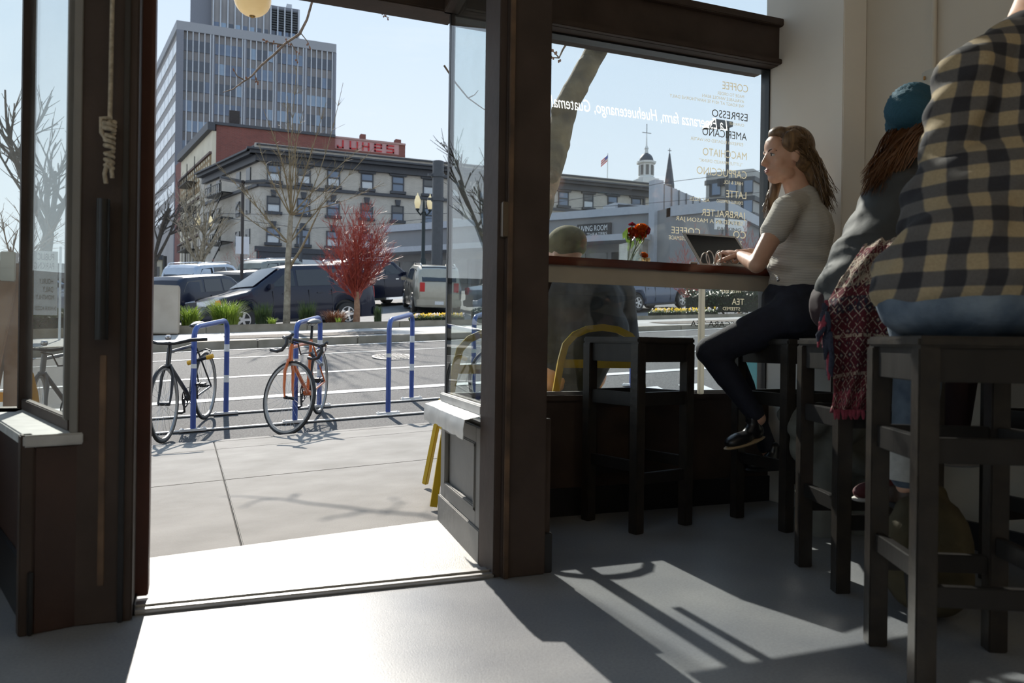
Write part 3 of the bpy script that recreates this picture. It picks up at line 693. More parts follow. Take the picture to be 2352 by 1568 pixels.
        put(MB().tube([HT+V((.06, 0, .04)), HT+V((.0, .06, .02)), HT+V((-.12, .05, -.09)), ST+V((.1, .03, -.12))], .007, 7), 'cable', black_metal, 50, False, lk)
    settle(root, rear); return root
def RP(x, y): return V((x, y, road_z(x, y)+.003))
bicycle(RP(-.757, 5.45), RP(-1.107, 4.42), 0, black_p, False, 'black flat-bar bicycle with a yellow lock at the left hoop', gum, True)
bicycle(RP(.346, 5.29), RP(-.085, 4.285), R(58), orange_p, True, 'orange road bicycle with drop bars and turned front wheel', gum)
teal_p = mat('teal_bike_paint', (.02, .20, .24), .3, coat=.4); grey_bike = mat('grey_bike_paint', (.1, .1, .1), .35, coat=.3)
bicycle(RP(2.45, 5.3), RP(1.95, 4.4), R(-35), teal_p, False, 'teal bicycle parked behind the right sidelight glass', gum)
bicycle(RP(-1.75, 5.25), RP(-2.05, 4.27), R(15), grey_bike, False, 'grey bicycle seen through the left dusty sidelight', gum)
# ---------------------------------------------------------------- vehicles
car_glass = mat('tinted_car_glass', (.012, .016, .022), .04, var=.05, spec=.8)
car_clear = mat('clear_car_glass', (.025, .033, .042), .05, var=.1, spec=.5)
tail_red = mat('tail_light_red', (.55, .02, .02), .2, coat=.5); amber = mat('amber_lens', (.85, .28, .03), .2, coat=.5)
head_clear = mat('headlight_lens', (.62, .64, .66), .12, coat=.8, var=.2, scale=30); dark_trim = mat('dark_trim', (.02, .02, .022), .5)
def car(name, label, L, W, H, prof, zb, wheels, rw, paint, loc, rz, windows, wind, rear=None, gc=.24, rack=False, plate=False, group='parked vehicles', cat='car', tilt=0):
    root = empty(name); tag(root, label, cat, group)
    sec = sorted(set([L*i/56 for i in range(57)]+[p[0] for p in prof]))
    def wv(x):
        t = min(x/(.22*L), (L-x)/(.14*L), 1); t = max(0, t); return W/2*(.80+.20*(1-(1-t)**2.2))
    def tz(x): return interp(x, prof)
    mb = MB(); n = 0
    for x in sec:
        top = tz(x); w_ = wv(x); bot = gc
        for xw in wheels:
            ra_ = rw+.07
            if abs(x-xw) < ra_: bot = max(bot, rw+math.sqrt(ra_*ra_-(x-xw)**2))
        zl = min(zb, top-.05); bot = min(bot, zl-.06)
        p = [(w_*.93, bot), (w_, lerp(bot, zl, .4)), (w_, lerp(bot, zl, .7)), (w_*.975, zl)]
        if top > zb+.1: y3 = w_*.975-.24*(top-.09-zb); p += [(y3, top-.09), (y3-.05, top-.03), (y3-.16, top), (0, top+.015)]
        else: p += [(w_*.95, top-.035), (w_*.90, top-.012), (w_*.6, top), (0, top+.012)]
        ring = [(x, y, z) for y, z in p]+[(x, -y, z) for y, z in p[-2::-1]]
        o_ = len(mb.v); n = len(ring); mb.v += [V(q) for q in ring]
        if o_:
            for j in range(n-1): mb.f.append((o_-n+j, o_-n+j+1, o_+j+1, o_+j))
            mb.f.append((o_-n+n-1, o_-n, o_, o_+n-1))
    mb.f.append(tuple(range(n))); mb.f.append(tuple(range(len(mb.v)-n, len(mb.v))))
    mb.build('body', paint, root, smooth=32)
    def sp(x, z, s_, off=.008): w_ = wv(x); return V((x, s_*(w_*.975-.24*max(0, z-zb)+off), z))
    for poly, gm in windows:
        for s_ in (-1, 1):
            q = MB(); pl_ = [sp(x, z, s_) for x, z in poly]; q.prism(pl_, (0, -s_*.012, 0)); q.build('side_window', gm, root)
    def screen(seg, nm, gm):
        (xa, za), (xb, zb_) = seg; q = MB()
        def fn(u, v):
            x = lerp(xa, xb, u); z = lerp(za, zb_, u); hw = wv(x)*.975-.24*max(0, z-zb)-.10; y = lerp(-hw, hw, v)
            return (x, y, z+.02+.012*(1-(2*v-1)**2))
        q.grid(fn, 4, 8); q.build(nm, gm, root, smooth=60, thick=.006)
    screen(wind, 'windshield', car_clear)
    if rear: screen(rear, 'rear_window', car_glass)
    for xw in wheels:
        for s_ in (-1, 1):
            c = V((xw, s_*(W/2-.11), rw)); t = MB().lathe(c, [(rw*.6, -.10), (rw*.93, -.10), (rw, -.06), (rw, .06), (rw*.93, .10), (rw*.6, .10)], 26, axis=(0, 1, 0))
            wo_ = t.build('wheel', tyre_m, root, smooth=40)
            r_ = MB().lathe(c+V((0, s_*.095, 0)), [(rw*.62, -.02), (rw*.62, .012), (rw*.56, .012), (rw*.54, -.015), (.01, -.015)], 24, axis=(0, s_, 0)); r_.build('rim', chrome if rack else steel, wo_, smooth=30)
            q = MB()
            for k in range(5):
                a = 2*math.pi*k/5; d = V((math.cos(a), 0, math.sin(a))); q.beam(c+V((0, s_*.098, 0)), c+V((0, s_*.100, 0))+d*rw*.58, .06, .02, up=(0, 1, 0))
            q.build('rim_spokes', steel, wo_)
        MB().box(xw-rw-.05, xw+rw+.05, -W/2+.12, W/2-.12, gc+.02, zb-.16).build('wheel_well', dark_trim, root)
    for s_ in (-1, 1):
        w0 = wv(.05); MB().prism([(.10, s_*w0*.98, .66*zb), (.42, s_*(wv(.42)+.006), .68*zb), (.40, s_*(wv(.4)+.004), .82*zb), (.12, s_*w0*.97, .78*zb), (-.005, s_*w0*.55, .76*zb), (-.005, s_*w0*.55, .66*zb)], (0.0, 0, .02)).build('headlight', head_clear, root)
        MB().prism([(.30, s_*(wv(.3)+.010), .67*zb), (.44, s_*(wv(.44)+.010), .69*zb), (.42, s_*(wv(.42)+.010), .80*zb), (.31, s_*(wv(.31)+.010), .79*zb)], (0, -s_*.02, 0)).build('turn_signal', amber, root)
        w1 = wv(L-.08); MB().box(L-.10, L+.012, s_*w1*.80-.09, s_*w1*.80+.09, zb*.72, zb*1.02).build('tail_light', tail_red, root, bevel=.01)
        xm = wind[1][0]-.05*0+.18 if False else lerp(wind[0][0], wind[1][0], .35)
        MB().obox((xm+.12, s_*(W/2+.08), zb+.08), (.06, 0, 0), (0, .10, 0), (0, 0, .065)).build('wing_mirror', paint, root, bevel=.02)
        xd = lerp(wheels[0], wheels[1], .62)
        for xx in (xd-.75, xd+.25): MB().box(xx, xx+.16, s_*(W/2-.01)-.012, s_*(W/2-.01)+.022, zb-.13, zb-.10).build('door_handle', chrome if rack else paint, root)
        for xx in (lerp(wheels[0], wheels[1], .28), lerp(wheels[0], wheels[1], .62), wheels[1]-rw-.12):
            MB().box(xx, xx+.010, s_*(W/2-.005)-.008, s_*(W/2-.005)+.008, gc+.12, zb-.03).build('door_seam', dark_trim, root)
        MB().box(wheels[0]+rw+.1, wheels[1]-rw-.1, s_*(W/2-.03)-.03, s_*(W/2-.03)+.03, gc-.02, gc+.06).build('sill_trim', chrome if rack else dark_trim, root, bevel=.008)
        if rack: MB().tube([(L*.42, s_*(W/2-.28), H+.0), (L*.45, s_*(W/2-.28), H+.06), (L*.88, s_*(W/2-.28), H+.05), (L*.91, s_*(W/2-.28), H-.02)], .018, 8).build('roof_rail', chrome, root, smooth=50)
    MB().box(-.05, .10, -W*.40, W*.40, gc+.02, gc+.22).build('front_bumper', paint, root, bevel=.03)
    MB().box(L-.10, L+.07, -W*.45, W*.45, gc+.04, gc+.28).build('rear_bumper', paint if not plate else plate, root, bevel=.03)
    MB().box(-.012, .02, -W*.22, W*.22, .62*zb, .78*zb).build('grille', dark_trim, root, bevel=.008)
    MB().box(L+.06, L+.075, -.16, .16, gc+.10, gc+.22).build('number_plate', refl_w, root)
    root.location = loc; root.rotation_euler = (0, tilt, rz); return root
navy = mat('navy_car_paint', (.006, .009, .026), .28, var=.05, coat=.35, spec=.35); silver = mat('silver_car_paint', (.38, .42, .48), .28, metal=.6, var=.05, coat=1)
champ = mat('champagne_car_paint', (.33, .31, .25), .32, metal=.5, var=.05, coat=.8); steelblue = mat('steel_blue_car_paint', (.055, .085, .15), .28, metal=.4, var=.05, coat=1)
blackc = mat('black_car_paint', (.008, .008, .010), .25, var=.05, coat=.35, spec=.35); khaki = mat('grey_green_car_paint', (.20, .21, .18), .35, metal=.3, var=.06, coat=.6)
def place(px0, Y0, px1, Y1):
    a = onY(px0, 700, Y0); b = onY(px1, 700, Y1); a.z = lot_z(a.x, a.y); b.z = lot_z(b.x, b.y); d = b-a
    return a, math.atan2(d.y, d.x), -math.atan2(d.z, V((d.x, d.y)).length)
vp = [(0, .62), (.12, .78), (.55, .95), (1.15, 1.08), (1.25, 1.12), (2.15, 1.68), (2.5, 1.74), (4.4, 1.74), (4.75, 1.62), (4.92, 1.10), (4.95, .7)]
loc, rz, tl = place(445, 20.3, 838, 22.0)
o_ = car('minivan', 'dark navy minivan parked behind the planter grasses', 4.95, 1.86, 1.74, vp, 1.08, (.95, 3.95), .34, navy, loc, rz,
    [([(1.75, 1.16), (2.22, 1.52), (2.45, 1.58), (2.45, 1.16)], car_clear), ([(2.53, 1.16), (2.53, 1.59), (3.45, 1.60), (3.50, 1.16)], car_glass), ([(3.60, 1.16), (3.56, 1.60), (4.45, 1.58), (4.62, 1.16)], car_glass)],
    ((1.32, 1.17), (2.10, 1.66)), rear=((4.72, 1.60), (4.90, 1.14)), tilt=tl)
o_.scale = (1.07, 1.07, 1.07)
suv = [(0, .72), (.10, .95), (.6, 1.04), (1.25, 1.10), (1.95, 1.66), (2.3, 1.74), (4.25, 1.72), (4.5, 1.60), (4.72, 1.08), (4.75, .7)]
suv_w = [([(1.72, 1.18), (2.12, 1.55), (2.55, 1.60), (2.55, 1.18)], car_glass), ([(2.63, 1.18), (2.63, 1.60), (3.45, 1.60), (3.50, 1.18)], car_glass), ([(3.6, 1.18), (3.56, 1.59), (4.25, 1.55), (4.48, 1.22)], car_glass)]
suv_w2 = [([(1.72, 1.18), (2.12, 1.55), (2.55, 1.60), (2.55, 1.18)], car_clear)] + suv_w[1:]
def suvcar(label, px0, Y0, px1, Y1, paint, rack, plate=False, flip=False, s=1.0):   # nose, tail
    a, rz, tl = place(px0, Y0, px1, Y1)
    o_ = car('sport_utility_vehicle', label, 4.75, 1.85, 1.74, suv, 1.10, (.92, 3.75), .37, paint, a, rz, suv_w2 if flip else suv_w, ((1.30, 1.15), (1.92, 1.64)), rear=((4.48, 1.58), (4.70, 1.14)), rack=rack, plate=plate, tilt=tl)
    o_.scale = (s, s, s); return o_
suvcar('dark navy wagon with its tail beside the concrete planter box', 575, 25.6, 356, 22.2, navy, False, s=.90)
suvcar('silver sport utility vehicle in the second row of the lot', 560, 35.2, 402, 31.0, silver, True, s=1.03)
suvcar('grey-green boxy off-roader behind the minivan roof', 725, 41, 548, 37, khaki, True, s=1.08)
suvcar('small dark hatchback between the wagon and the minivan', 640, 31.5, 520, 28.0, blackc, False, s=.90)
suvcar('black sport utility vehicle with chrome trim behind the red shrub', 958, 31.8, 742, 29.0, navy, True, flip=True, s=1.10)
tp = onY(1008, 700, 24.4); np_ = tp+V((.7, 4.7, 0)); dd = tp-np_
o_ = car('sport_utility_vehicle', 'champagne sport utility vehicle seen from behind at the lot exit', 4.75, 1.80, 1.74, suv, 1.10, (.92, 3.85), .37, champ, (np_.x, np_.y, lot_z(np_.x, np_.y)), math.atan2(dd.y, dd.x), suv_w, ((1.30, 1.15), (1.92, 1.62)), rear=((4.40, 1.66), (4.71, 1.14)), rack=True, plate=champ, tilt=R(5.6))
sed = [(0, .60), (.10, .74), (.5, .84), (1.35, .93), (2.05, 1.36), (2.5, 1.43), (3.1, 1.42), (3.75, 1.05), (4.4, .98), (4.55, .80), (4.6, .6)]
sed_w = [([(1.62, .97), (2.12, 1.28), (2.45, 1.33), (2.45, .97)], car_clear), ([(2.53, .97), (2.53, 1.33), (3.0, 1.32), (3.38, 1.06), (3.38, .97)], car_clear)]
def sedan(label, px0, Y0, px1, Y1, paint, dz=0):
    a, rz, tl = place(px0, Y0, px1, Y1)
    return car('sedan', label, 4.6, 1.76, 1.43, sed, .93, (.85, 3.5), .32, paint, a+V((0, 0, dz)), rz, sed_w, ((1.42, .97), (2.02, 1.34)), rear=((3.15, 1.40), (3.72, 1.07)), gc=.2, tilt=tl)
sedan('steel blue sedan parked by the hedge behind the lettered window', 1558, 24.4, 1378, 22.9, steelblue)
sedan('silver sedan seen through the right sidelight glass', 1300, 26.6, 1118, 25.4, silver)
sedan('pale car at the left behind the dusty sidelight', 235, 29, 60, 27.5, silver, .1)
# ---------------------------------------------------------------- plants
bark_grey = mat('grey_bark', (.16, .13, .09), .85, scale=9, col2=(.40, .35, .26), bump=.5, bscale=40)
bark_tan = mat('mottled_bark', (.04, .028, .013), .85, scale=5, col2=(.17, .125, .065), bump=.7, bscale=30, detail=8)
twig_b = mat('twig_bark', (.10, .065, .04), .8, scale=20, col2=(.22, .15, .10))
twig_red = mat('red_twig_bark', (.26, .035, .03), .5, scale=12, col2=(.45, .09, .05)); trunk_red = mat('red_brown_bark', (.22, .11, .06), .75, scale=12, col2=(.38, .22, .13), bump=.3)
dark_tree = mat('dark_bark', (.045, .038, .032), .85, scale=9, col2=(.10, .085, .07))
def bend(a, b, k, n=5, rnd=random):
    a = V(a); b = V(b); L_ = (b-a).length; pts = []
    o1 = V((rnd.uniform(-1, 1), rnd.uniform(-1, 1), rnd.uniform(-.5, .5)))*k*L_
    for i in range(n+1):
        t = i/n; pts.append(a.lerp(b, t)+o1*math.sin(math.pi*t)*.6)
    return pts
def branch(mb, a, d, L_, r, lev, rnd, spread=.5, up=.25, n=5, kids_=(3, 5)):
    a = V(a); d = V(d).normalized(); b = a+d*L_; pts = bend(a, b, .07, 5, rnd)
    rr = [lerp(r, r*.45, i/5) for i in range(6)]; mb.tube(pts, rr, 5 if r > .012 else 3, cap=False)
    if lev <= 0: return
    for k in range(rnd.randint(*kids_)):
        t = rnd.uniform(.3, 1.0); p = pts[min(5, int(t*5))]
        nd = (d+V((rnd.gauss(0, 1), rnd.gauss(0, 1), rnd.gauss(0, .6)))*spread+V((0, 0, up))).normalized()
        branch(mb, p, nd, L_*rnd.uniform(.45, .75), r*.5, lev-1, rnd, spread, up, n, kids_)
# slim young street tree in the planter
def slim_tree():
    rnd = random.Random(3); Y = 16.1; base = onY(658, 738, Y); base.z = plt_z(base.x)-.05
    pts = [base, onY(660, 680, Y), onY(661, 610, Y), onY(664, 560, Y), onY(668, 495, Y)]
    root = empty('young_tree'); tag(root, 'slim bare young tree with pale trunk in the planter', 'tree')
    MB().tube(pts, [.085, .075, .07, .065, .055], 9).build('trunk', bark_grey, root, smooth=60)
    br = MB()
    ends = [(690, 110), (745, 235), (785, 190), (590, 330), (560, 420), (625, 300), (700, 250), (720, 330), (790, 380), (840, 330), (860, 340), (610, 250), (655, 220), (760, 420), (545, 480), (880, 420), (500, 375), (675, 300), (640, 380)]
    for i, (ex, ey) in enumerate(ends):
        s = pts[3+(i % 2)] if i % 3 else pts[4]; e = onY(ex+rnd.uniform(-6, 6), ey, Y+rnd.uniform(-1, 1))
        P = bend(s, e, .10, 7, rnd); r0 = rnd.uniform(.014, .022); br.tube(P, [lerp(r0, .005, (k/7)**.7) for k in range(8)], 5, cap=False)
        for k in range(2, 7):
            for q in range(5):
                d = (P[k]-P[k-1]).normalized()+V((rnd.gauss(0, .5), rnd.gauss(0, .5), rnd.gauss(.25, .35)))
                L_ = rnd.uniform(.25, .75)*(1.1-k/9); b2 = bend(P[k], P[k]+d.normalized()*L_, .08, 3, rnd); br.tube(b2, [.0055, .004, .003, .0018], 3, cap=False)
                if rnd.random() < .5:
                    d2 = d+V((rnd.gauss(0, .6), rnd.gauss(0, .6), rnd.gauss(0, .5))); br.tube([b2[2], b2[2]+d2.normalized()*L_*.5], [.004, .002], 3, cap=False)
    s = onY(663, 620, Y); br.tube([s, onY(672, 602, Y), onY(690, 575, Y), onY(705, 545, Y), onY(716, 520, Y), onY(740, 470, Y)], [.04, .035, .03, .026, .02, .01], 6)
    br.build('branches', mat('olive_twig', (.15, .115, .06), .7, scale=8, col2=(.27, .20, .11)), root, smooth=60)
    settle(root, base)
slim_tree()
def red_shrub(px, pyb, Y, w_, h_, seed, label, dense=1.0):
    rnd = random.Random(seed); base = onY(px, pyb, Y); base.z = plt_z(base.x)-.05 if Y < 18 else lot_z(base.x, Y)
    s_ = proj_scale(base); root = empty('red_twig_maple'); tag(root, label, 'tree', 'red-twigged small trees')
    fork = base+V((0, 0, .25*h_))
    MB().tube([base, base+V((.02, 0, .12*h_)), fork], [.075*h_/2.6, .06*h_/2.6, .05*h_/2.6], 8).build('trunk', trunk_red, root, smooth=60)
    br = MB()
    for k in range(int(30*dense)):
        a = rnd.uniform(0, 2*math.pi); rr = w_*.5*math.sqrt(rnd.random()); e = base+V((rr*math.cos(a), rr*math.sin(a)*.8, h_*(rnd.uniform(.75, 1.02)-.45*(rr/(w_*.5))**1.5)))
        st = base.lerp(fork, rnd.uniform(.55, 1)); P = bend(st, e, .10, 6, rnd); br.tube(P, [lerp(.018, .003, (i/6)**.6) for i in range(7)], 4, cap=False)
        for i in range(1, 7):
            for q in range(int(5*dense)):
                d = (e-st).normalized()*.8+V((rnd.gauss(0, .5), rnd.gauss(0, .5), rnd.gauss(.35, .3))); L_ = rnd.uniform(.12, .42)*h_/2.6
                q2 = P[i]+d.normalized()*L_; br.tube([P[i], P[i].lerp(q2, .5)+V((0, 0, .01)), q2], [.0048, .0036, .0016], 3, cap=False)
                for z in range(2):
                    d3 = d+V((rnd.gauss(0, .5), rnd.gauss(0, .5), rnd.gauss(.2, .4))); br.tube([P[i].lerp(q2, .6), P[i].lerp(q2, .6)+d3.normalized()*L_*.5], [.004, .0015], 3, cap=False)
    br.build('twigs', twig_red, root, smooth=60)
    settle(root, base)
def proj_scale(p): return 1
red_shrub(818, 738, 16.0, 1.65, 3.15, 11, 'dense red-twigged small tree in front of the minivan', 1.45)
red_shrub(560, 640, 46, 4.0, 3.2, 12, 'faint red-twigged shrub behind the parked cars', .6)
red_shrub(1700, 700, 19.8, 2.7, 3.4, 14, 'red-twigged tree behind the window lettering', .9)
red_shrub(1590, 700, 18.8, 1.8, 3.0, 15, 'red-twigged tree left of the parking sign', .7)
# bare trees
def bare_tree(px, pyb, Y, h_, seed, label, m_, spread=.42, r=.16, lev=4, ksz=(3, 4), zb=None):
    rnd = random.Random(seed); base = onY(px, pyb, Y); base.z = zb if zb is not None else lot_z(base.x, Y)
    root = empty('bare_tree'); tag(root, label, 'tree', 'bare winter trees')
    t = MB(); top = base+V((rnd.uniform(-.2, .2), 0, h_*.28)); t.tube(bend(base, top, .04, 5, rnd), [lerp(r, r*.75, i/5) for i in range(6)], 9); t.build('trunk', m_, root, smooth=60)
    br = MB()
    for k in range(5):
        a = 2*math.pi*k/5+rnd.uniform(-.4, .4); d = V((math.cos(a)*.45, math.sin(a)*.45, 1)); branch(br, top-V((0, 0, rnd.uniform(0, .08)*h_)), d, h_*rnd.uniform(.30, .42), r*.55, lev-1, rnd, spread, .22, kids_=ksz)
    br.build('branches', m_, root, smooth=60)
    settle(root, base)
bare_tree(465, 640, 40, 7.0, 21, 'bare pruned tree in front of the fire escape building', bark_grey, .5, .15)
bare_tree(100, 640, 40, 11.5, 22, 'big bare tree seen through the dusty left sidelight', dark_tree, .45, .32)
bare_tree(1112, 640, 36, 9.5, 23, 'big bare tree seen through the right sidelight', dark_tree, .45, .32)
bare_tree(350, 640, 62, 13, 24, 'bare tree at the left edge of the tower', dark_tree, .5, .25)
bare_tree(10, 700, 19, 4.2, 26, 'small bare tree at the far left pane', twig_b, .5, .08, 4)
# leaning street tree in front of the window
def street_tree():
    rnd = random.Random(5); Y = 3.3
    base = onY(1195, 900, Y); base.z = side_z(base.x, Y)
    root = empty('street_tree'); tag(root, 'leaning street tree with knobbly mottled trunk outside the window', 'tree')
    cl = [(1195, 900), (1200, 700), (1215, 560), (1240, 455), (1262, 390), (1285, 300), (1302, 240), (1340, 170), (1378, 100), (1430, -10), (1480, -140)]
    P = [onY(x, y, Y+.002*(900-y)*.3) for x, y in cl]; P[0] = base
    rad = [.20, .165, .15, .135, .130, .122, .115, .110, .105, .095, .085]
    Q = []; rr = []
    for i in range(len(P)-1):
        for k in range(5): t = k/5; Q.append(P[i].lerp(P[i+1], t)); rr.append(lerp(rad[i], rad[i+1], t)*(1+.05*math.sin(i*9+k*2.1)+rnd.uniform(-.02, .02)))
    tr = MB().tube(Q, rr, 14)
    for (x, y, s_) in ((1302, 330, .055), (1270, 255, .05), (1296, 215, .035), (1345, 200, .05), (1262, 400, .05), (1330, 150, .04)):
        c = onY(lerp(x, interp(y, [(q[1], q[0]) for q in cl[::-1]]), .45), y, Y+.0006*(900-y)-.045); tr.ell(c, (s_*1.5, s_*1.3, s_*1.9))
    blob('trunk', tr, bark_tan, root, voxel=.016, smooth=6)
    br = MB()
    def path(pts, r0, r1, Yb, rr=None):
        W_ = [onY(x, y, Yb if y > -100 or Yb < 5 else lerp(3.6, Yb, min(1, i/3))) for i, (x, y) in enumerate(pts)]; br.tube(W_, rr or [lerp(r0, r1, i/(len(W_)-1)) for i in range(len(W_))], 6); return W_
    # the overhanging branch across the doorway view and its buds
    Yb = 6.2
    main = path([(1480, -140), (1300, -900), (900, -1000), (760, -450), (718, 0), (705, 45), (688, 78), (655, 100), (630, 125), (600, 150), (578, 175), (555, 190), (535, 205), (512, 212)], .05, .003, Yb, [.07, .06, .045, .022, .0135, .0135, .016, .013, .013, .012, .010, .008, .0065, .0035])
    path([(650, 103), (622, 98), (605, 92)], .009, .004, Yb); path([(560, 183), (545, 175), (537, 160)], .009, .004, Yb); path([(585, 168), (588, 182), (592, 190)], .006, .004, Yb)
    path([(668, 98), (680, 118), (682, 140)], .006, .003, Yb); path([(690, 75), (706, 95), (712, 110)], .006, .003, Yb)
    path([(872, -400), (878, -20), (876, 12), (884, 38), (893, 40)], .008, .004, Yb); path([(1330, 60), (1306, 92), (1292, 115), (1284, 133), (1268, 132)], .012, .005, 3.0)
    path([(1284, 133), (1275, 122), (1270, 118)], .006, .004, 3.0); path([(1020, 150), (1046, 190), (1075, 225), (1110, 250), (1130, 258)], .008, .003, 3.0); path([(1075, 225), (1090, 218), (1098, 208)], .005, .003, 3.0)
    br.build('branches', twig_b, root, smooth=60)
    bd = MB()
    for (x, y, Yq) in [(605, 92, Yb), (612, 97, Yb), (626, 98, Yb), (640, 105, Yb), (660, 93, Yb), (665, 100, Yb), (537, 160, Yb), (590, 186, Yb), (595, 190, Yb), (588, 178, Yb), (566, 180, Yb), (682, 140, Yb), (684, 122, Yb), (712, 110, Yb), (708, 100, Yb), (884, 38, Yb), (890, 42, Yb), (880, 30, Yb), (1268, 132, 3), (1275, 121, 3), (1262, 128, 3), (1284, 138, 3), (1270, 117, 3)]:
        for k in range(2):
            c = onY(x+rnd.uniform(-3, 3), y+rnd.uniform(-3, 3), Yq); bd.ell(c, (.009, .009, .014), n=6, k=4)
    bd.build('buds', mat('brown_bud', (.20, .09, .05), .7), root, smooth=60)
    settle(root, base)
street_tree()
# grasses, reeds, pansies, hedge
def blades(name, label, base, n, h_, spread, m_, seed, wd=.012, droop=.5, cat='grass', group='planter grasses'):
    rnd = random.Random(seed); mb = MB()
    for k in range(n):
        a = rnd.uniform(0, 2*math.pi); q = rnd.random()**.6*spread*.35; p = V(base)+V((q*math.cos(a), q*math.sin(a), 0)); hh = h_*rnd.uniform(.6, 1.1); a2 = a+rnd.uniform(-.7, .7); dr = droop*rnd.uniform(.4, 1.3)*spread
        sd = V((-math.sin(a2), math.cos(a2), 0))*wd*rnd.uniform(.7, 1.2); L_ = []
        for i in range(5):
            t = i/4; L_.append(p+V((math.cos(a2)*dr*t*t, math.sin(a2)*dr*t*t, hh*(t-.45*droop*t*t*t))))
        for i in range(4):
            w0 = 1-i/4.2; w1 = 1-(i+1)/4.2; mb.quad(L_[i]-sd*w0, L_[i]+sd*w0, L_[i+1]+sd*w1, L_[i+1]-sd*w1)
    o = mb.build(name, m_); tag(o, label, cat, group); settle(o, base); return o
lime = leafmat('lime_green_blade', (.14, .24, .03), (.34, .42, .07), .45, 3); deepg = leafmat('deep_green_blade', (.03, .055, .02), (.08, .12, .04), .35, 3); dryg = leafmat('russet_dry_blade', (.12, .05, .03), (.26, .12, .06), .4, 4)
def soilp(px, Y): p = onY(px, 740, Y); p.z = plt_z(p.x)-.03; return p
blades('ornamental_grass', 'large lime green ornamental grass in front of the minivan nose', soilp(518, 15.9), 480, .74, .72, lime, 1, .015)
blades('ornamental_grass', 'small lime green grass clump beside the concrete planter box', soilp(438, 15.8), 260, .58, .50, lime, 2, .014)
blades('ornamental_grass', 'dark green reed clump left of the slim tree', soilp(605, 16.2), 300, .60, .50, deepg, 3, .010, .25)
blades('ornamental_grass', 'dark green reed clump right of the slim tree', soilp(705, 16.2), 300, .62, .50, deepg, 4, .010, .25)
blades('ornamental_grass', 'russet dry grass left of the red-twigged tree', soilp(770, 16.1), 420, .42, .60, dryg, 5, .010, .5)
blades('ornamental_grass', 'dark reed clump right of the red-twigged tree', soilp(868, 15.9), 180, .46, .24, deepg, 6, .010, .2)
blades('ornamental_grass', 'low lime leaf tuft behind the left bike saddle', soilp(625, 15.4), 60, .24, .22, lime, 7, .014)
blades('ornamental_grass', 'low lime leaf tuft by the middle hoop', soilp(778, 15.35), 30, .20, .16, lime, 8, .014)
leaf_g = leafmat('glossy_hedge_leaf', (.018, .035, .012), (.07, .10, .03), .25)
def hedge(name, label, x0, x1, y0, y1, zfun, h_, n, m_, seed, sz=.05, kind=None, flowers=None):
    rnd = random.Random(seed); root = empty(name); tag(root, label, 'hedge' if not flowers else 'flowers'); mb = MB()
    for k in range(n):
        u = rnd.random(); v = rnd.random(); t = rnd.random()**.45; x = lerp(x0, x1, u); y = lerp(y0, y1, v); bulge = h_*(.85+.15*math.sin(x*3.1)+.1*math.sin(x*7.7+y*5))
        p = V((x, y, zfun(x)+t*bulge)); a = V((rnd.gauss(0, 1), rnd.gauss(0, 1), rnd.gauss(0, 1))).normalized(); b = a.orthogonal().normalized()*sz*.5*rnd.uniform(.6, 1.2); a = a*sz*rnd.uniform(.6, 1.2)
        mb.quad(p-a*.5, p+b, p+a*.5, p-b)
    fo = mb.build('foliage', m_, root); fo['kind'] = 'stuff'
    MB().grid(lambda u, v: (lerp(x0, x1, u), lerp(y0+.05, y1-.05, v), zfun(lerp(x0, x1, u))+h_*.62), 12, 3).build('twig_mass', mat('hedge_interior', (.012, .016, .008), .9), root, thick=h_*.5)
    if flowers:
        for ci, (fm, cnt) in enumerate(flowers):
            q = MB()
            for k in range(cnt):
                x = lerp(x0, x1, rnd.random()); y = lerp(y0, y1, rnd.random()); p = V((x, y, zfun(x)+h_*rnd.uniform(.85, 1.15)))
                for z in range(5):
                    an = 2*math.pi*z/5+rnd.random(); d = V((math.cos(an), -.55, math.sin(an))); q.quad(p, p+d*.030+V((.014, 0, 0)), p+d*.048, p+d*.030-V((.014, 0, 0)))
            b_ = q.build('blossoms', fm, root); b_['kind'] = 'stuff'
    settle(root, ((x0+x1)/2, (y0+y1)/2, zfun((x0+x1)/2)))
yf = leafmat('yellow_petal', (.75, .50, .03), (.85, .65, .12), .5, 9); pf = leafmat('pale_petal', (.60, .55, .70), (.85, .82, .80), .5, 9); pansy_leaf = leafmat('pansy_leaf', (.06, .10, .03), (.16, .22, .06), .4)
pz = lambda x: plt_z(x)-.03
a_ = onY(945, 735, 15.5).x; b_ = onY(1062, 735, 15.5).x
hedge('pansy_bed', 'row of yellow and white pansies by the empty hoop', a_, b_, 15.3, 15.8, pz, .16, 900, pansy_leaf, 31, .05, None, [(yf, 70), (pf, 40)])
a_ = onY(1500, 712, 15.5).x; b_ = onY(1640, 712, 15.5).x
hedge('pansy_bed', 'row of yellow pansies below the hedge in the window', a_, b_, 15.3, 15.8, pz, .18, 900, pansy_leaf, 32, .05, None, [(yf, 80), (pf, 30)])
a_ = onY(1598, 690, 17.0).x; b_ = onY(1800, 690, 17.0).x
hedge('hedge', 'clipped glossy hedge at the right of the parking lot', a_, b_, 16.6, 17.6, pz, .95, 9000, leaf_g, 33, .075)
a_ = onY(1040, 720, 15.9).x; b_ = onY(1230, 720, 15.9).x
hedge('hedge', 'low glossy hedge behind the right sidelight', a_+.6, b_, 15.6, 16.3, pz, .38, 3000, leaf_g, 34, .06)
a_ = onY(-60, 720, 15.9).x; b_ = onY(200, 720, 15.9).x
hedge('hedge', 'low glossy hedge behind the dusty left panes', a_, b_, 15.6, 16.4, pz, .42, 3500, leaf_g, 35, .06)
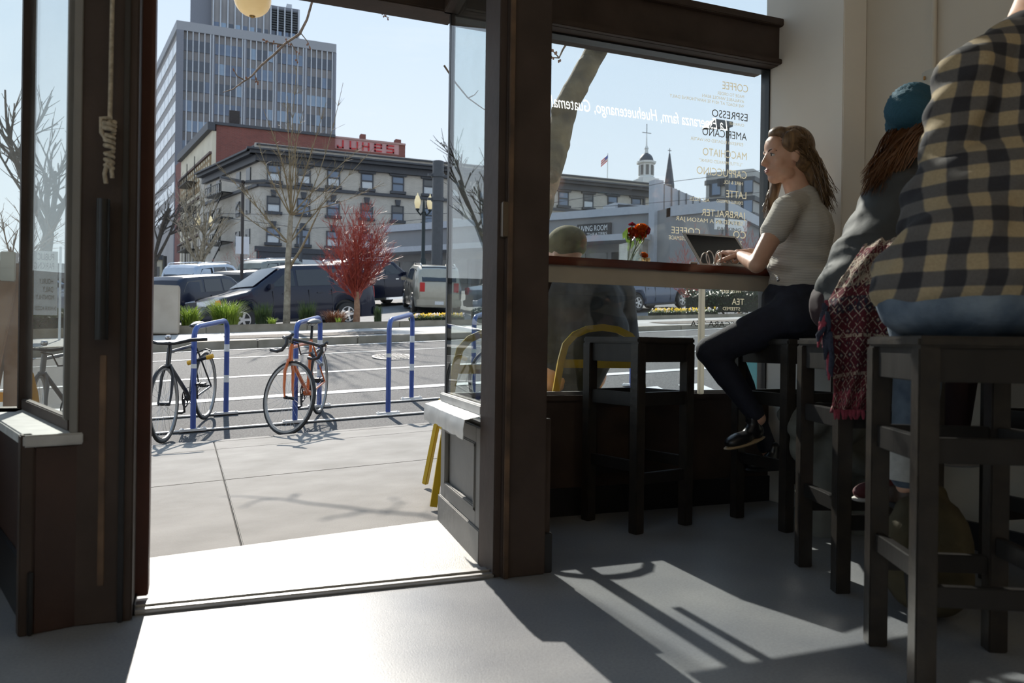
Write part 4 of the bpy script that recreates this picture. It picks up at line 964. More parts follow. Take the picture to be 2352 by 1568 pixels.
# square concrete planter box
p0 = onY(412, 750, 15.05); p0.z = far_z(p0.x, 15.0)
pb = MB().box(p0.x-1.25, p0.x, 14.75, 15.9, p0.z, onY(412, 657, 15.0).z)
pbo = tag(pb.build('concrete_planter', mat('smooth_tan_concrete', (.40, .34, .27), .7, scale=3, col2=(.48, .42, .34), bump=.05), bevel=.02), 'tall square tan concrete planter box across the street', 'planter'); settle(pbo, (p0.x-.6, 15.3, p0.z))
# ---------------------------------------------------------------- street furniture
iron = mat('dark_green_iron', (.018, .026, .026), .4, metal=.3, var=.15); pole_m = mat('grey_pole_paint', (.055, .060, .068), .45, var=.1)
lamp_glass = mat('warm_lamp_glass', (.85, .72, .42), .35, var=.05, emit=((1, .78, .42), .25))
def acorn_lamp(px, pyb, pyt, Y, label, gap):
    base = onY(px, pyb, Y); top = onY(px, pyt, Y); h_ = top.z-base.z
    root = empty('twin_acorn_street_lamp'); tag(root, label, 'street lamp', 'twin acorn street lamps')
    lx = base.x
    MB().lathe((lx, Y, base.z), [(.22, 0), (.22, .15), (.15, .3), (.13, .9), (.09, 1.0), (.085, h_*.78), (.12, h_*.785), (.07, h_*.80), (.05, h_*.9), (.02, h_*.93)], 14).build('post', iron, root, smooth=40)
    for s_ in (-1, 1):
        c = V((lx+s_*gap, Y, base.z+h_*.82)); MB().tube([(lx, Y, base.z+h_*.80), (lx+s_*gap*.5, Y, base.z+h_*.75), c-V((0, 0, .10)), c], [.05, .045, .045, .05], 8).build('arm', iron, root, smooth=50)
        k = h_*.18/.9
        go = MB().lathe(c, [(.09*k, 0), (.13*k, .08*k), (.19*k, .35*k), (.17*k, .55*k), (.10*k, .68*k)], 16).build('globe', lamp_glass, root, smooth=50)
        MB().lathe(c+V((0, 0, .66*k)), [(.13*k, 0), (.10*k, .08*k), (.04*k, .14*k), (.03*k, .22*k), (.005, .28*k)], 12).build('finial', lamp_glass, go, smooth=40)
        MB().lathe(c-V((0, 0, .12*k)), [(.05*k, 0), (.12*k, .06*k), (.11*k, .13*k)], 12).build('collar', iron, go, smooth=40)
    settle(root, base)
acorn_lamp(971, 640, 445, 33, 'lit twin acorn street lamp beside the thick grey pole', .30)
acorn_lamp(467, 640, 492, 50, 'twin acorn street lamp behind the bare pruned tree', .36)
def polep(name, label, px, pyb, pyt, Y, r0, r1, m_, cat='pole'):
    a = onY(px, pyb, Y); b = onY(px, pyt, Y); b.x = a.x; root = empty(name); tag(root, label, cat)
    MB().tube([a, b], [r0, r1], 12).build('shaft', m_, root, smooth=50); return root, a, b
root, a, b = polep('utility_pole', 'thick grey street pole with two collars', 1003, 640, 370, 30, .24, .24, pole_m)
for yy in (403, 458):
    c = onY(1003, yy, 30); MB().beam((a.x-.45, 30, c.z), (a.x+.5, 30, c.z), .10, .10).build('collar_bracket', pole_m, root); MB().tube([(a.x, 30, c.z-.08), (a.x, 30, c.z+.08)], .29, 12).build('collar', pole_m, root, smooth=50)
settle(root, a)
root, a, b = polep('parking_light_pole', 'brown lot light pole with two white sign boards', 555, 640, 414, 27, .06, .06, mat('brown_pole_paint', (.03, .022, .02), .5))
for s_ in (-1, 1): MB().obox((a.x+s_*.42, 27, b.z-.02), (.36, 0, s_*.05), (0, .2, 0), (0, 0, .05)).build('lamp_head', pole_m, root, bevel=.02)
sb = mat('white_sign_back', (.66, .66, .68), .5, var=.04); z0 = onY(555, 583, 26.8).z; z1 = onY(555, 543, 26.8).z
for s_ in (-1, 1): MB().box(a.x+s_*.135-.095, a.x+s_*.135+.095, 26.8, 26.83, z0, z1).build('sign_board', sb, root)
settle(root, a)
root, a, b = polep('parking_light_pole', 'dark pole with wedge-shaped lamp head behind the lettering', 1667, 640, 283, 21, .06, .06, pole_m)
h0 = onY(1618, 295, 21); h1 = onY(1671, 283, 21); MB().prism([(h0.x, 20.8, h0.z), (a.x+.08, 20.8, h1.z-.16), (a.x+.08, 20.8, h1.z+.02), (h0.x+.35, 20.8, h1.z+.04)], (0, .4, 0)).build('lamp_head', pole_m, root, bevel=.01)
settle(root, a)
root, a, b = polep('street_post', 'thin dark post behind the minivan tree', 690, 640, 515, 45, .10, .10, pole_m); settle(root, a)
MB_ = MB()
root, a, b = polep('street_post', 'short dark post at the left of the lot', 378, 650, 588, 42, .10, .10, black_metal); settle(root, a)
# overhead wires
wire_m = mat('overhead_wire', (.05, .05, .055), .5)
for lab, pts, Y in (('thin overhead wire running up to the right outside the window', [(1240, 470), (1400, 445), (1520, 420), (1640, 405), (1760, 390)], 28),
                    ('thin overhead wire crossing in front of the pale facade', [(1240, 482), (1450, 470), (1620, 455), (1760, 440)], 30),
                    ('pale overhead cable in front of the cream brick building', [(505, 498), (700, 525), (860, 515), (1000, 500)], 36),
                    ('sagging overhead wire in front of the cream brick building', [(500, 490), (600, 492), (760, 491), (1030, 490)], 38)):
    o = MB().tube([onY(x, y, Y) for x, y in pts], .012, 5).build('overhead_wire', wire_m, smooth=60); tag(o, lab, 'wire', 'overhead wires')
# ---------------------------------------------------------------- buildings
stone = mat('grey_spandrel', (.27, .26, .26), .7, scale=.3, var=.08); tower_side = mat('tower_corner', (.17, .18, .21), .55, var=.06); mull = mat('aluminium_mullion', (.42, .44, .47), .35, metal=.5, var=.06)
tglass = [mat('tower_glass_a', (.08, .12, .20), .08, var=.15, scale=.5, spec=.9), mat('tower_glass_b', (.13, .20, .31), .08, var=.15, scale=.5, spec=.9), mat('tower_glass_c', (.24, .34, .46), .15, var=.1, scale=.5, spec=.8), mat('tower_glass_d', (.04, .055, .085), .08, var=.2, scale=.5, spec=.9)]
def face_box(pts4, depth_vec): return MB().prism(pts4, depth_vec)
def tower():
    Y = 150.0; root = empty('office_tower'); tag(root, 'tall grey office tower with banded windows and rooftop plant block', 'building')
    pl_ = onY(410, 55, Y); pr_ = onY(768, 107, Y); zt = (pl_.z+pr_.z)/2; xl, xr = pl_.x, pr_.x; zb = 2.0
    back = V((-.16, .99, 0))*60
    MB().prism([(xl, Y, zb), (xr, Y, zb), (xr, Y, zt), (xl, Y, zt)], back).build('wall', stone, root)
    MB().prism([(xl-.3, Y-.5, zt-1.2), (xr+.3, Y-.5, zt-1.2), (xr+.3, Y-.5, zt+.4), (xl-.3, Y-.5, zt+.4)], back).build('parapet', mat('parapet_panel', (.27, .28, .30), .6, var=.05), root)
    # floors
    rows = [(305+151*k, 388+151*k) for k in range(9)]; rz_ = []
    for a, b in rows: rz_.append((onY(445, a/3.267, Y).z, onY(445, b/3.267, Y).z))
    bays = [(245, 465, 5), (485, 705, 5), (722, 938, 5), (955, 1160, 5), (1180, 1378, 5)]; rnd = random.Random(9)
    pw = None
    base_me = {}
    for (a, b, n) in bays:
        xa = onY(340+a/3.267, 200, Y).x; xb = onY(340+b/3.267, 200, Y).x; wd = (xb-xa)/n
        for z1, z0 in rz_:
            key = (round(wd, 3), round(z1-z0, 3)); same = rnd.random() < .25; gm = rnd.choice(tglass[:2]+[tglass[3]]*2)
            if same: gm = tglass[2]
            for k in range(n):
                g = gm if rnd.random() < .75 else rnd.choice(tglass); kk = key+(g.name,)
                if kk not in base_me:
                    base_me[kk] = MB().box(.05, wd-.05, -.12, .05, 0, z1-z0).mesh('pane'); base_me[kk].materials.append(g)
                o = link(base_me[kk], 'pane', root); o.location = (xa+wd*k, Y, z0)
        ml = MB()
        for k in range(n+1): ml.box(xa+wd*k-.09, xa+wd*k+.09, Y-.45, Y, zb, zt-1.2)
        ml.build('mullions', mull, root)
        MB().box(xb+.15, xb+.75, Y-.35, Y, zb, zt-1.2).build('pier', tower_side, root)
    for x in (xl, ): MB().box(x-.3, x+.9, Y-.55, Y, zb, zt-1.2).build('pier', tower_side, root)
    # left side: bands
    dv = back.normalized(); nrm = V((-dv.y, dv.x, 0)); band = mat('band_glass_glare', (.50, .53, .56), .25, scale=.8, col2=(.68, .70, .72), spec=.9); sband = mat('side_spandrel', (.24, .235, .245), .6, var=.06)  # white glare on the side windows is put into the pane colour
    for z1, z0 in rz_:
        for k in range(12):
            s0 = 60*k/12+.2; s1 = 60*(k+1)/12-.2; a = V((xl, Y, 0))+dv*s0+nrm*.15; b = V((xl, Y, 0))+dv*s1+nrm*.15
            MB().prism([(a.x, a.y, z0), (b.x, b.y, z0), (b.x, b.y, z1), (a.x, a.y, z1)], -nrm*.3).build('side_band_pane', band, root)
    # plant block
    Y2 = Y+14; a = onY(437, 30, Y2); b = onY(689, 30, Y2); z2 = onY(560, -70, Y2).z; z3 = onY(640, 12, Y2).z
    bx = onY(486, 30, Y2).x; MB().box(a.x, bx, Y2+2, Y2+20, zt-1, z2).build('plant_tower', tower_side, root)
    cx = onY(622, 30, Y2).x; MB().box(bx, cx, Y2, Y2+18, zt-1, onY(560, -40, Y2).z).build('plant_block', stone, root); MB().box(cx, b.x, Y2+.5, Y2+18, zt-1, z3).build('plant_block', tower_side, root)
    l0 = onY(622, 66, Y2).z
    for k in range(9):
        zz = lerp(l0, z3-.6, k/9); MB().box(cx+.3, b.x-.5, Y2-.1, Y2+.5, zz, zz+.5*(z3-l0)/9).build('louvre', mat('louvre_dark', (.06, .065, .07), .6), root)
    for i in range(12):
        x = lerp(bx+.4, b.x-.6, i/12); g = rnd.choice(tglass); MB().box(x, x+(b.x-bx)/12-.4, Y2-.05, Y2+.3, zt-.5, l0-.3+(2.2 if x < cx-1 else -1.0)*0).build('pane', g, root)
    mm = MB()
    for i in range(13): x = lerp(bx+.3, b.x-.3, i/12); mm.box(x-.12, x+.12, Y2-.4, Y2+.3, zt-1, z3-.5)
    mm.build('mullions', mull, root); MB().box(b.x-2.5, b.x-1.5, Y2+1, Y2+3, z3, z3+1.0).build('roof_unit', mull, root)
    settle(root, (xl, Y, zb))
tower()
red_brick = brickmat('red_brick', (.24, .075, .06), (.19, .06, .05), (.20, .12, .10), 1.2); cream_brick = brickmat('cream_brick', (.62, .58, .51), (.54, .50, .44), (.48, .45, .40), 1.6)
trim_dark = mat('charcoal_trim', (.05, .053, .062), .55, var=.12); cream_st = mat('cream_stone', (.60, .55, .43), .75, var=.08, scale=.6); win_blue = mat('window_sky_glass', (.09, .14, .22), .07, var=.2, scale=.4, spec=.9); win_dark = mat('window_dark_glass', (.03, .035, .04), .08, var=.3, scale=.6, spec=.9); blind = mat('white_blind', (.55, .58, .60), .5, var=.06)
def red_building():
    Y = 105.0; root = empty('red_brick_building'); tag(root, 'old red brick building with faded graffiti below the tower', 'building')
    a = onY(497, 283, Y); b = onY(933, 330, Y); c = onY(770, 308, Y); zb = 2.5; ha = a.z; xl = a.x
    dv = V((-.175, .985, 0)); nrm = V((-dv.y, dv.x, 0))
    MB().prism([(xl, Y, zb), (c.x, Y, zb), (c.x, Y, ha), (xl, Y, ha)], dv*30).build('wall', red_brick, root)
    z2 = onY(850, 322, Y).z; MB().box(c.x, b.x, Y+.5, Y+14, zb, z2).build('wall', red_brick, root)
    MB().box(xl-.2, c.x, Y-.25, Y+.3, ha-.2, ha+.15).build('coping', trim_dark, root); MB().box(c.x, b.x, Y+.3, Y+.8, z2-.1, z2+.15).build('coping', mat('pink_coping', (.35, .22, .20), .8), root)
    MB().box(onY(838, 300, Y).x-.35, onY(838, 300, Y).x+.35, Y+1, Y+2, z2, z2+1.0).build('chimney', red_brick, root); MB().box(onY(920, 300, Y).x-.45, onY(920, 300, Y).x+.35, Y+1, Y+2, z2, z2+.8).build('chimney', red_brick, root)
    ch = onY(528, 283, Y); ct = onY(528, 243, Y); MB().box(ch.x, ch.x+1.3, Y+2, Y+3.5, ha-.5, ct.z).build('chimney', mat('sooty_brick', (.045, .038, .036), .85, var=.2), root)
    # graffiti: block letters on a faded pink patch
    gp_ = mat('faded_pink_paint', (.42, .24, .24), .8, var=.12, scale=.7); gr = mat('red_graffiti', (.42, .03, .035), .7)
    g0 = onY(771, 318, Y); g1 = onY(918, 335, Y); gt = onY(850, 322, Y).z; gb = onY(850, 347, Y).z
    pt = MB().box(g0.x, g1.x, Y+.44, Y+.5, gb, gt).build('painted_patch', gp_, root); lw_ = .28
    W_ = (g1.x-g0.x)/5.6; h_ = (gt-gb)*.74; zb_ = gb+.1
    def L_(ch_, i):
        x = g0.x+.25+W_*1.08*i; q = MB(); S = lambda x0, y0, x1, y1: q.box(x+x0*W_*.8, x+x1*W_*.8, Y+.36, Y+.45, zb_+y0*h_, zb_+y1*h_); t = .17
        if ch_ == 'J': S(.55, 0, .55+t, 1); S(0, 0, .7, t); S(0, 0, t, .35)
        if ch_ == 'U': S(0, 0, t, 1); S(.75, 0, .75+t, 1); S(0, 0, .9, t)
        if ch_ == 'K': S(0, 0, t, 1); S(0, .42, .8, .42+t); S(.65, 0, .65+t, .5); S(.65, .55, .65+t, 1)
        if ch_ == 'E': S(0, 0, t, 1); S(0, 0, .85, t); S(0, .42, .85, .42+t); S(0, 1-t, .85, 1); S(.7, .42, .85, 1)
        if ch_ == 'S': S(0, 0, .85, t); S(0, .42, .85, .42+t); S(0, 1-t, .85, 1); S(.7, 0, .87, .5); S(0, .5, t, 1)
        q.build('graffiti_letter', gr, pt)
    for i, c_ in enumerate('JUKES'): L_(c_, i)
    # cream street face at the left, receding
    def SP(s, z, o=0): p = V((xl, Y, 0))+dv*s+nrm*o; return (p.x, p.y, z)
    Ls = 22.0
    MB().prism([SP(0, zb), SP(Ls, zb), SP(Ls, ha-1.0), SP(0, ha-1.0)], nrm*.5).build('street_face', cream_st, root)
    MB().prism([SP(-.3, ha-1.0, .2), SP(Ls, ha-1.0, .2), SP(Ls, ha, .2), SP(-.3, ha, .2)], nrm*.9).build('cornice', trim_dark, root)
    def zz(py): return onY(497, py, Y).z
    for py in (349, 433, 524): MB().prism([SP(0, zz(py)-.3, .5), SP(Ls, zz(py)-.3, .5), SP(Ls, zz(py), .5), SP(0, zz(py), .5)], nrm*.3).build('string_course', mat('brown_band', (.10, .06, .05), .7), root)
    ow = mat('ochre_brick', (.26, .18, .09), .8, var=.15, scale=1); MB().prism([SP(.3, zz(420), .5), SP(Ls, zz(420), .5), SP(Ls, zz(355), .5), SP(.3, zz(355), .5)], nrm*.08).build('ochre_frieze', ow, root)
    for j in range(4):
        for k in range(14):
            s = .9+1.45*k; z = lerp(zz(418), zz(352), .15+.22*j); MB().prism([SP(s, z, .55), SP(s+.5, z, .55), SP(s+.5, z+.4, .55), SP(s, z+.4, .55)], nrm*.1).build('frieze_tile', cream_st, root)
    wd_ = mat('brown_window', (.10, .075, .05), .4, var=.2)
    for (p0, p1) in ((422, 452), (455, 505), (540, 590)):
        for k in range(10):
            s = .8+2.1*k; z0 = zz(p1 if p1 != 452 else 520)+.5; 
            if p0 == 422: z0, z1 = zz(515), zz(450)
            elif p0 == 455: continue
            else: z0, z1 = zz(595), zz(535)
            MB().prism([SP(s, z0, .5), SP(s+1.0, z0, .5), SP(s+1.0, z1, .5), SP(s, z1, .5)], nrm*.06).build('window', wd_, root)
    # fire escape
    fe = empty('fire_escape'); fe.parent = root
    for py in (395, 455, 505, 560):
        z = zz(py); MB().prism([SP(9, z, .6), SP(15, z, .6), SP(15, z, 2.0), SP(9, z, 2.0)], (0, 0, .15)).build('landing', black_metal, fe)
        r_ = MB()
        for k in range(9): r_.tube([SP(9+.75*k, z, 2.0), SP(9+.75*k, z+1.0, 2.0)], .05, 4)
        r_.tube([SP(9, z+1, 2), SP(15, z+1, 2)], .05, 4); r_.build('railing', black_metal, fe)
    for s in (9.2, 14.8): MB().tube([SP(s, zz(330), .9), SP(s, zz(600), .9)], .08, 4).build('stringer', black_metal, fe)
    for c in fe.children: pass
    settle(root, (xl, Y, zb))
red_building()
def cream_building():
    Y = 80.0; root = empty('cream_brick_building'); tag(root, 'cream brick hotel with dark cornice and sash windows', 'building')
    cn = onY(597, 333, Y); zb = 2.6; xl = cn.x; xr = onY(1540, 500, Y).x
    zw = lambda py, px=597: onY(px, py, Y).z
    zt = zw(331); zcb = zw(371)
    dv = V((-.30, .954, 0)); nrm = V((-dv.y, dv.x, 0))
    MB().prism([(xl, Y, zb), (xr, Y, zb), (xr, Y, zt), (xl, Y, zt)], dv*18).build('wall', cream_brick, root)
    MB().box(xl-.5, xr, Y-.15, Y+.4, zw(352), zt+.1).build('parapet', cream_brick, root)
    for (z0, z1, o) in ((zw(349), zw(345), 1.3), (zw(356), zw(349), 1.0), (zw(371), zw(356), .45), (zw(334), zw(331), .35)):
        MB().box(xl-o, xr, Y-o, Y, z0, z1).build('cornice', trim_dark, root)
        def SP(s, z, of=0): p = V((xl, Y, 0))+dv*s+nrm*of; return (p.x, p.y, z)
        MB().prism([SP(-.4, z0), SP(16, z0), SP(16, z1), SP(-.4, z1)], nrm*o).build('cornice', trim_dark, root)
    MB().box(xl-.1, xr, Y-.3, Y, zw(428), zw(421)).build('string_course', trim_dark, root)
    MB().prism([SP(0, zw(428)), SP(16, zw(428)), SP(16, zw(421)), SP(0, zw(421))], nrm*.3).build('string_course', trim_dark, root)
    MB().box(xl-.4, xr, Y-.5, Y, zw(578), zw(566)).build('string_course', trim_dark, root)
    # sash windows, three rows
    xs = [onY(px, 410, Y).x for px in (629, 698, 766, 843, 914, 985)]
    stp = (xs[-1]-xs[0])/5
    k = 6
    while xs[-1]+stp < xr-1: xs.append(xs[-1]+stp*1.0)
    hw = (onY(645, 400, Y).x-onY(615, 400, Y).x)/2*.86
    rnd = random.Random(4); bank = {}
    def part(key, fn, name, m_, loc, par):
        if key not in bank:
            bank[key] = fn().mesh(name); bank[key].materials.append(m_)
        o = link(bank[key], name, par); o.location = loc; return o
    rowz = [(zw(413), zw(376)), (zw(484), zw(448)), (zw(556), zw(520))]
    for ri, (z0, z1) in enumerate(rowz):
        h_ = z1-z0
        for i, x in enumerate(xs):
            wo_ = part(('f', ri), lambda: MB().box(-hw-.12, -hw, -.10, .3, 0, h_).box(hw, hw+.12, -.10, .3, 0, h_).box(-hw, hw, -.10, .3, h_-.12, h_).box(-hw, hw, -.12, .2, h_*.46, h_*.46+.14), 'window_frame', trim_dark, (x, Y-.02, z0), root)
            g = rnd.choice([win_blue, win_blue, win_dark]) if i < 4 else rnd.choice([win_dark, win_blue])
            part(('u', ri, g.name), lambda: MB().box(-hw, hw, -.05, .2, h_*.5, h_-.1), 'upper_pane', g, (0, 0, 0), wo_)
            g2_ = blind if rnd.random() < .45 else win_blue
            part(('l', ri, g2_.name), lambda: MB().box(-hw, hw, -.05, .2, .05, h_*.46), 'lower_pane', g2_, (0, 0, 0), wo_)
            part(('s', ri), lambda: MB().box(-hw-.3, hw+.3, -.35, .1, -.28, 0), 'window_sill', trim_dark, (0, 0, 0), wo_)
            if ri == 0: part(('h',), lambda: MB().prism([(-hw-.35, -.25, h_), (hw+.35, -.25, h_), (hw+.4, -.25, h_+.35), (.35, -.25, h_+.38), (.22, -.25, h_+.62), (-.22, -.25, h_+.62), (-.35, -.25, h_+.38), (-hw-.4, -.25, h_+.35)], (0, .3, 0)), 'window_hood', trim_dark, (0, 0, 0), wo_)
            else: part(('h2', ri), lambda: MB().prism([(-.20, -.25, h_), (.20, -.25, h_), (.30, -.25, h_+.6), (-.30, -.25, h_+.6)], (0, .3, 0)), 'keystone', trim_dark, (0, 0, 0), wo_)
    # ground floor shopfront band
    MB().box(xl-.2, xr, Y-.4, Y, zw(604), zw(578)).build('shopfront', trim_dark, root)
    MB().box(xl+1, onY(790, 600, Y).x, Y-.5, Y-.3, zw(603), zw(592)).build('shop_windows', blind, root)
    # side windows and fire escape
    for ri, (z0, z1) in enumerate(rowz):
        for s in (2.2, 5.0, 11, 14): MB().prism([SP(s, z0), SP(s+1.1, z0), SP(s+1.1, z1), SP(s, z1)], nrm*.12).build('side_window', win_dark, root)
    for py in (425, 486, 545):
        z = zw(py); MB().prism([SP(6.5, z, .2), SP(11.5, z, .2), SP(11.5, z, 1.5), SP(6.5, z, 1.5)], (0, 0, .12)).build('fire_escape_landing', black_metal, root)
        r_ = MB()
        for k in range(9): r_.tube([SP(6.5+.625*k, z, 1.5), SP(6.5+.625*k, z+1, 1.5)], .045, 4)
        r_.tube([SP(6.5, z+1, 1.5), SP(11.5, z+1, 1.5)], .05, 4).tube([SP(7, z, 1.2), SP(11, z-2.6, 1.2)], .08, 4); r_.build('fire_escape_railing', black_metal, root)
    # downpipe and roof box seen in the window
    x = onY(1478, 430, Y).x; MB().box(x-.12, x+.12, Y-.3, Y, zw(520), zw(345)).build('downpipe', trim_dark, root)
    settle(root, (xl, Y, zb))
cream_building()
# narrow glass curtain wall building beside it
def glass_block():
    root = empty('glass_fronted_building'); tag(root, 'narrow glass-fronted building between the brick buildings', 'building'); Y = 98
    a = onY(535, 462, Y); b = onY(504, 484, Y+6); zb = 2.6; pale = mat('pale_curtain_glass', (.34, .38, .42), .2, scale=.4, col2=(.50, .54, .58))
    d = (b-a); d.z = 0; n = V((-d.y, d.x, 0)).normalized()
    MB().prism([(a.x, a.y, zb), (b.x, b.y, zb), (b.x, b.y, a.z), (a.x, a.y, a.z)], V((1.6, .2, 0))).build('wall', pale, root)
    for k in range(6):
        p = a+d*(k/5); MB().box(p.x-.09, p.x+.09, p.y-.3, p.y+.1, zb, a.z-.1).build('mullion', trim_dark, root)
    for k in range(5):
        z = lerp(a.z-.8, zb+1, k/4); MB().prism([(a.x, a.y-.2, z), (b.x, b.y-.2, z), (b.x, b.y-.2, z+.15), (a.x, a.y-.2, z+.15)], (0, .2, 0)).build('transom', trim_dark, root)
    q = onY(500, 456, 96); MB().box(q.x-1.2, q.x+.6, 96, 99, zb, q.z).build('dark_stair_bay', trim_dark, root)
    settle(root, (a.x, a.y, zb))
glass_block()
# low grey cinema
def cinema():
    root = empty('cinema_building'); tag(root, 'low grey cinema building with a dark name sign', 'building'); gw = mat('grey_render', (.22, .22, .225), .7, var=.06, scale=.5); lt = mat('pale_parapet_cap', (.38, .40, .44), .5, var=.05)
    A = at(886, 535, 56); B = at(1506, 488, 46); A.z = B.z = (A.z+B.z)/2; zb = 2.2; d = B-A; dn = d.normalized(); n = V((dn.y, -dn.x, 0))
    MB().prism([(A.x, A.y, zb), (B.x, B.y, zb), tuple(B), tuple(A)], -n*8).build('wall', gw, root)
    up = V((0, 0, .45)); MB().prism([A+n*.2, B+n*.2, B+up+n*.2, A+up+n*.2], -n*.8).build('parapet_cap', lt, root)
    A2 = V((A.x, A.y, at(886, 588, 56).z)); B2 = V((B.x, B.y, A2.z)); MB().prism([A2+n*1.6, B2+n*1.6, B2+n*1.6+V((0, 0, .35)), A2+n*1.6+V((0, 0, .35))], -n*1.6).build('canopy', lt, root)
    for k in range(14):
        p = A+d*((k+.1)/14); q = A+d*((k+.9)/14); MB().prism([(p.x, p.y, zb), (q.x, q.y, zb), (q.x, q.y, A2.z-.5), (p.x, p.y, A2.z-.5)], n*.06).build('shop_window', win_dark, root)
    # tall grey box volume
    C0 = at(1506, 415, 45.5); C1 = at(1622, 440, 52); zt = C0.z; tv = mat('blue_grey_cladding', (.32, .335, .37), .5, var=.05, scale=.6); e = C1-C0; e.z = 0; zb2 = 2.2
    MB().prism([(C0.x, C0.y, zb2), (C1.x, C1.y, zb2), (C1.x, C1.y, zt), (C0.x, C0.y, zt)], V((7, 6.5, 0))).build('clad_volume', tv, root)
    for k in range(7):
        p = C0+e*(k/7); MB().box(p.x-.03, p.x+.03, p.y-.08, p.y+.1, zb2, zt).build('cladding_seam', gw, root)
    MB().box(C0.x-.25, C0.x+.35, C0.y-.3, C0.y+.3, zb2, zt).build('corner_pier', lt, root)
    D0 = at(1540, 482, 44); D1 = at(1662, 463, 42); D2 = at(1765, 495, 50); zz_ = D1.z
    MB().prism([(D0.x, D0.y, zb2), (D1.x, D1.y, zb2), (D2.x, D2.y, zb2), (D2.x-1, D2.y+9, zb2), (D0.x, D0.y+8, zb2)], (0, 0, zz_-zb2)).build('lobby_block', gw, root)
    MB().prism([(D0.x, D0.y-.2, zz_-.5), (D1.x, D1.y-.3, zz_-.5), (D2.x+.2, D2.y-.2, zz_-.5), (D2.x, D2.y+.4, zz_-.5), (D1.x, D1.y+.5, zz_-.5), (D0.x, D0.y+.4, zz_-.5)], (0, 0, .55)).build('lobby_cap', lt, root)
    # roof plant
    ru = at(1478, 478, 48); MB().box(ru.x-1.4, ru.x+1.2, ru.y+1, ru.y+2.5, B.z, B.z+1.0).build('roof_unit', lt, root); MB().box(ru.x-1.2, ru.x+.4, ru.y+.9, ru.y+1.0, B.z+.2, B.z+.9).build('roof_grille', trim_dark, root)
    fl_ = at(1355, 487, 49.5); MB().beam((fl_.x, fl_.y, fl_.z), (fl_.x+.6, fl_.y, fl_.z+.1), .2, .15).build('flood_lamp', black_metal, root)
    # sign
    def tt(px): # position along the wall for a pixel column
        r0 = ray(px, 530); M = [[dn.x, -r0.x], [dn.y, -r0.y]]; det = M[0][0]*M[1][1]-M[0][1]*M[1][0]; bx, by = CAM.x-A.x, CAM.y-A.y
        return (bx*M[1][1]-M[0][1]*by)/det, (M[0][0]*by-bx*M[1][0])/det
    s0, k0 = tt(1328); s1, k1 = tt(1405); zt_ = (CAM+ray(1366, 514)*((k0+k1)/2)).z; zb_ = (CAM+ray(1366, 545)*((k0+k1)/2)).z
    sg = MB().prism([A+dn*s0+n*.12, A+dn*s1+n*.12, A+dn*s1+n*.12, A+dn*s0+n*.12], (0, 0, 0))
    a0 = A+dn*s0+n*.15; a1 = A+dn*s1+n*.15; a0.z = a1.z = zb_
    sgo = MB().prism([a0, a1, V((a1.x, a1.y, zt_)), V((a0.x, a0.y, zt_))], -n*.15).build('name_sign', mat('black_sign', (.02, .022, .026), .5), root)
    wl = mat('white_letters', (.75, .75, .74), .5, var=.02); wd_ = s1-s0; hh = zt_-zb_
    def tm(o, z): p = A+dn*(s0+o)+n*.17; m_ = M4((dn, V((0, 0, 1)), n)).transposed().to_4x4(); m_.translation = (p.x, p.y, z); return m_
    text_obj('LIVING ROOM', 'sign_lettering', wl, sgo, tm(wd_*.07, zb_+hh*.46), wfit=wd_*.83, hfit=hh*.40); text_obj('THEATERS', 'sign_lettering', wl, sgo, tm(wd_*.30, zb_+hh*.10), wfit=wd_*.60, hfit=hh*.22)
    settle(root, (A.x, A.y, zb))
cinema()
# pale brick building at the right
def right_building():
    root = empty('pale_brick_building'); tag(root, 'pale grey brick building with dark bands at the right of the window', 'building'); Y = 66; gb = brickmat('grey_brick', (.52, .50, .47), (.45, .44, .42), (.4, .39, .38), 1.4)
    p0 = onY(1622, 405, Y+4); c = onY(1730, 387, Y); z0 = 2.5
    dl = V((p0.x-c.x, 8, 0)); MB().prism([(p0.x, p0.y, z0), (c.x, c.y, z0), (c.x+8, c.y+5, z0), (p0.x+14, p0.y+12, z0)], (0, 0, c.z-z0)).build('wall', gb, root)
    for py in (418, 462, 500):
        z = onY(1700, py, Y+1).z; MB().prism([(p0.x-.1, p0.y-.2, z), (c.x, c.y-.3, z), (c.x+8, c.y+4.7, z), (c.x+8, c.y+5, z), (c.x, c.y+.3, z), (p0.x, p0.y+.3, z)], (0, 0, .5)).build('string_course', trim_dark, root)
    for row in (440, 485):
        for t in (.18, .52, .86):
            q = p0.lerp(c, t); z = onY(1680, row+12, Y+2).z; u = (c-p0); u.z = 0; u.normalize()
            fr = MB().obox((q.x, q.y-.1, z+.9), u*.55, (0, .2, 0), (0, 0, .75)).build('window_frame', trim_dark, root); MB().obox((q.x, q.y-.25, z+.9), u*.43, (0, .1, 0), (0, 0, .62)).build('pane', win_blue, fr)
    for t in (.3, .36, .42): q = p0.lerp(c, t); MB().box(q.x-.3, q.x+.3, q.y-.3, q.y+.2, c.z-1.6, c.z-.8).build('vent', trim_dark, root)
    settle(root, (p0.x, p0.y, z0))
right_building()
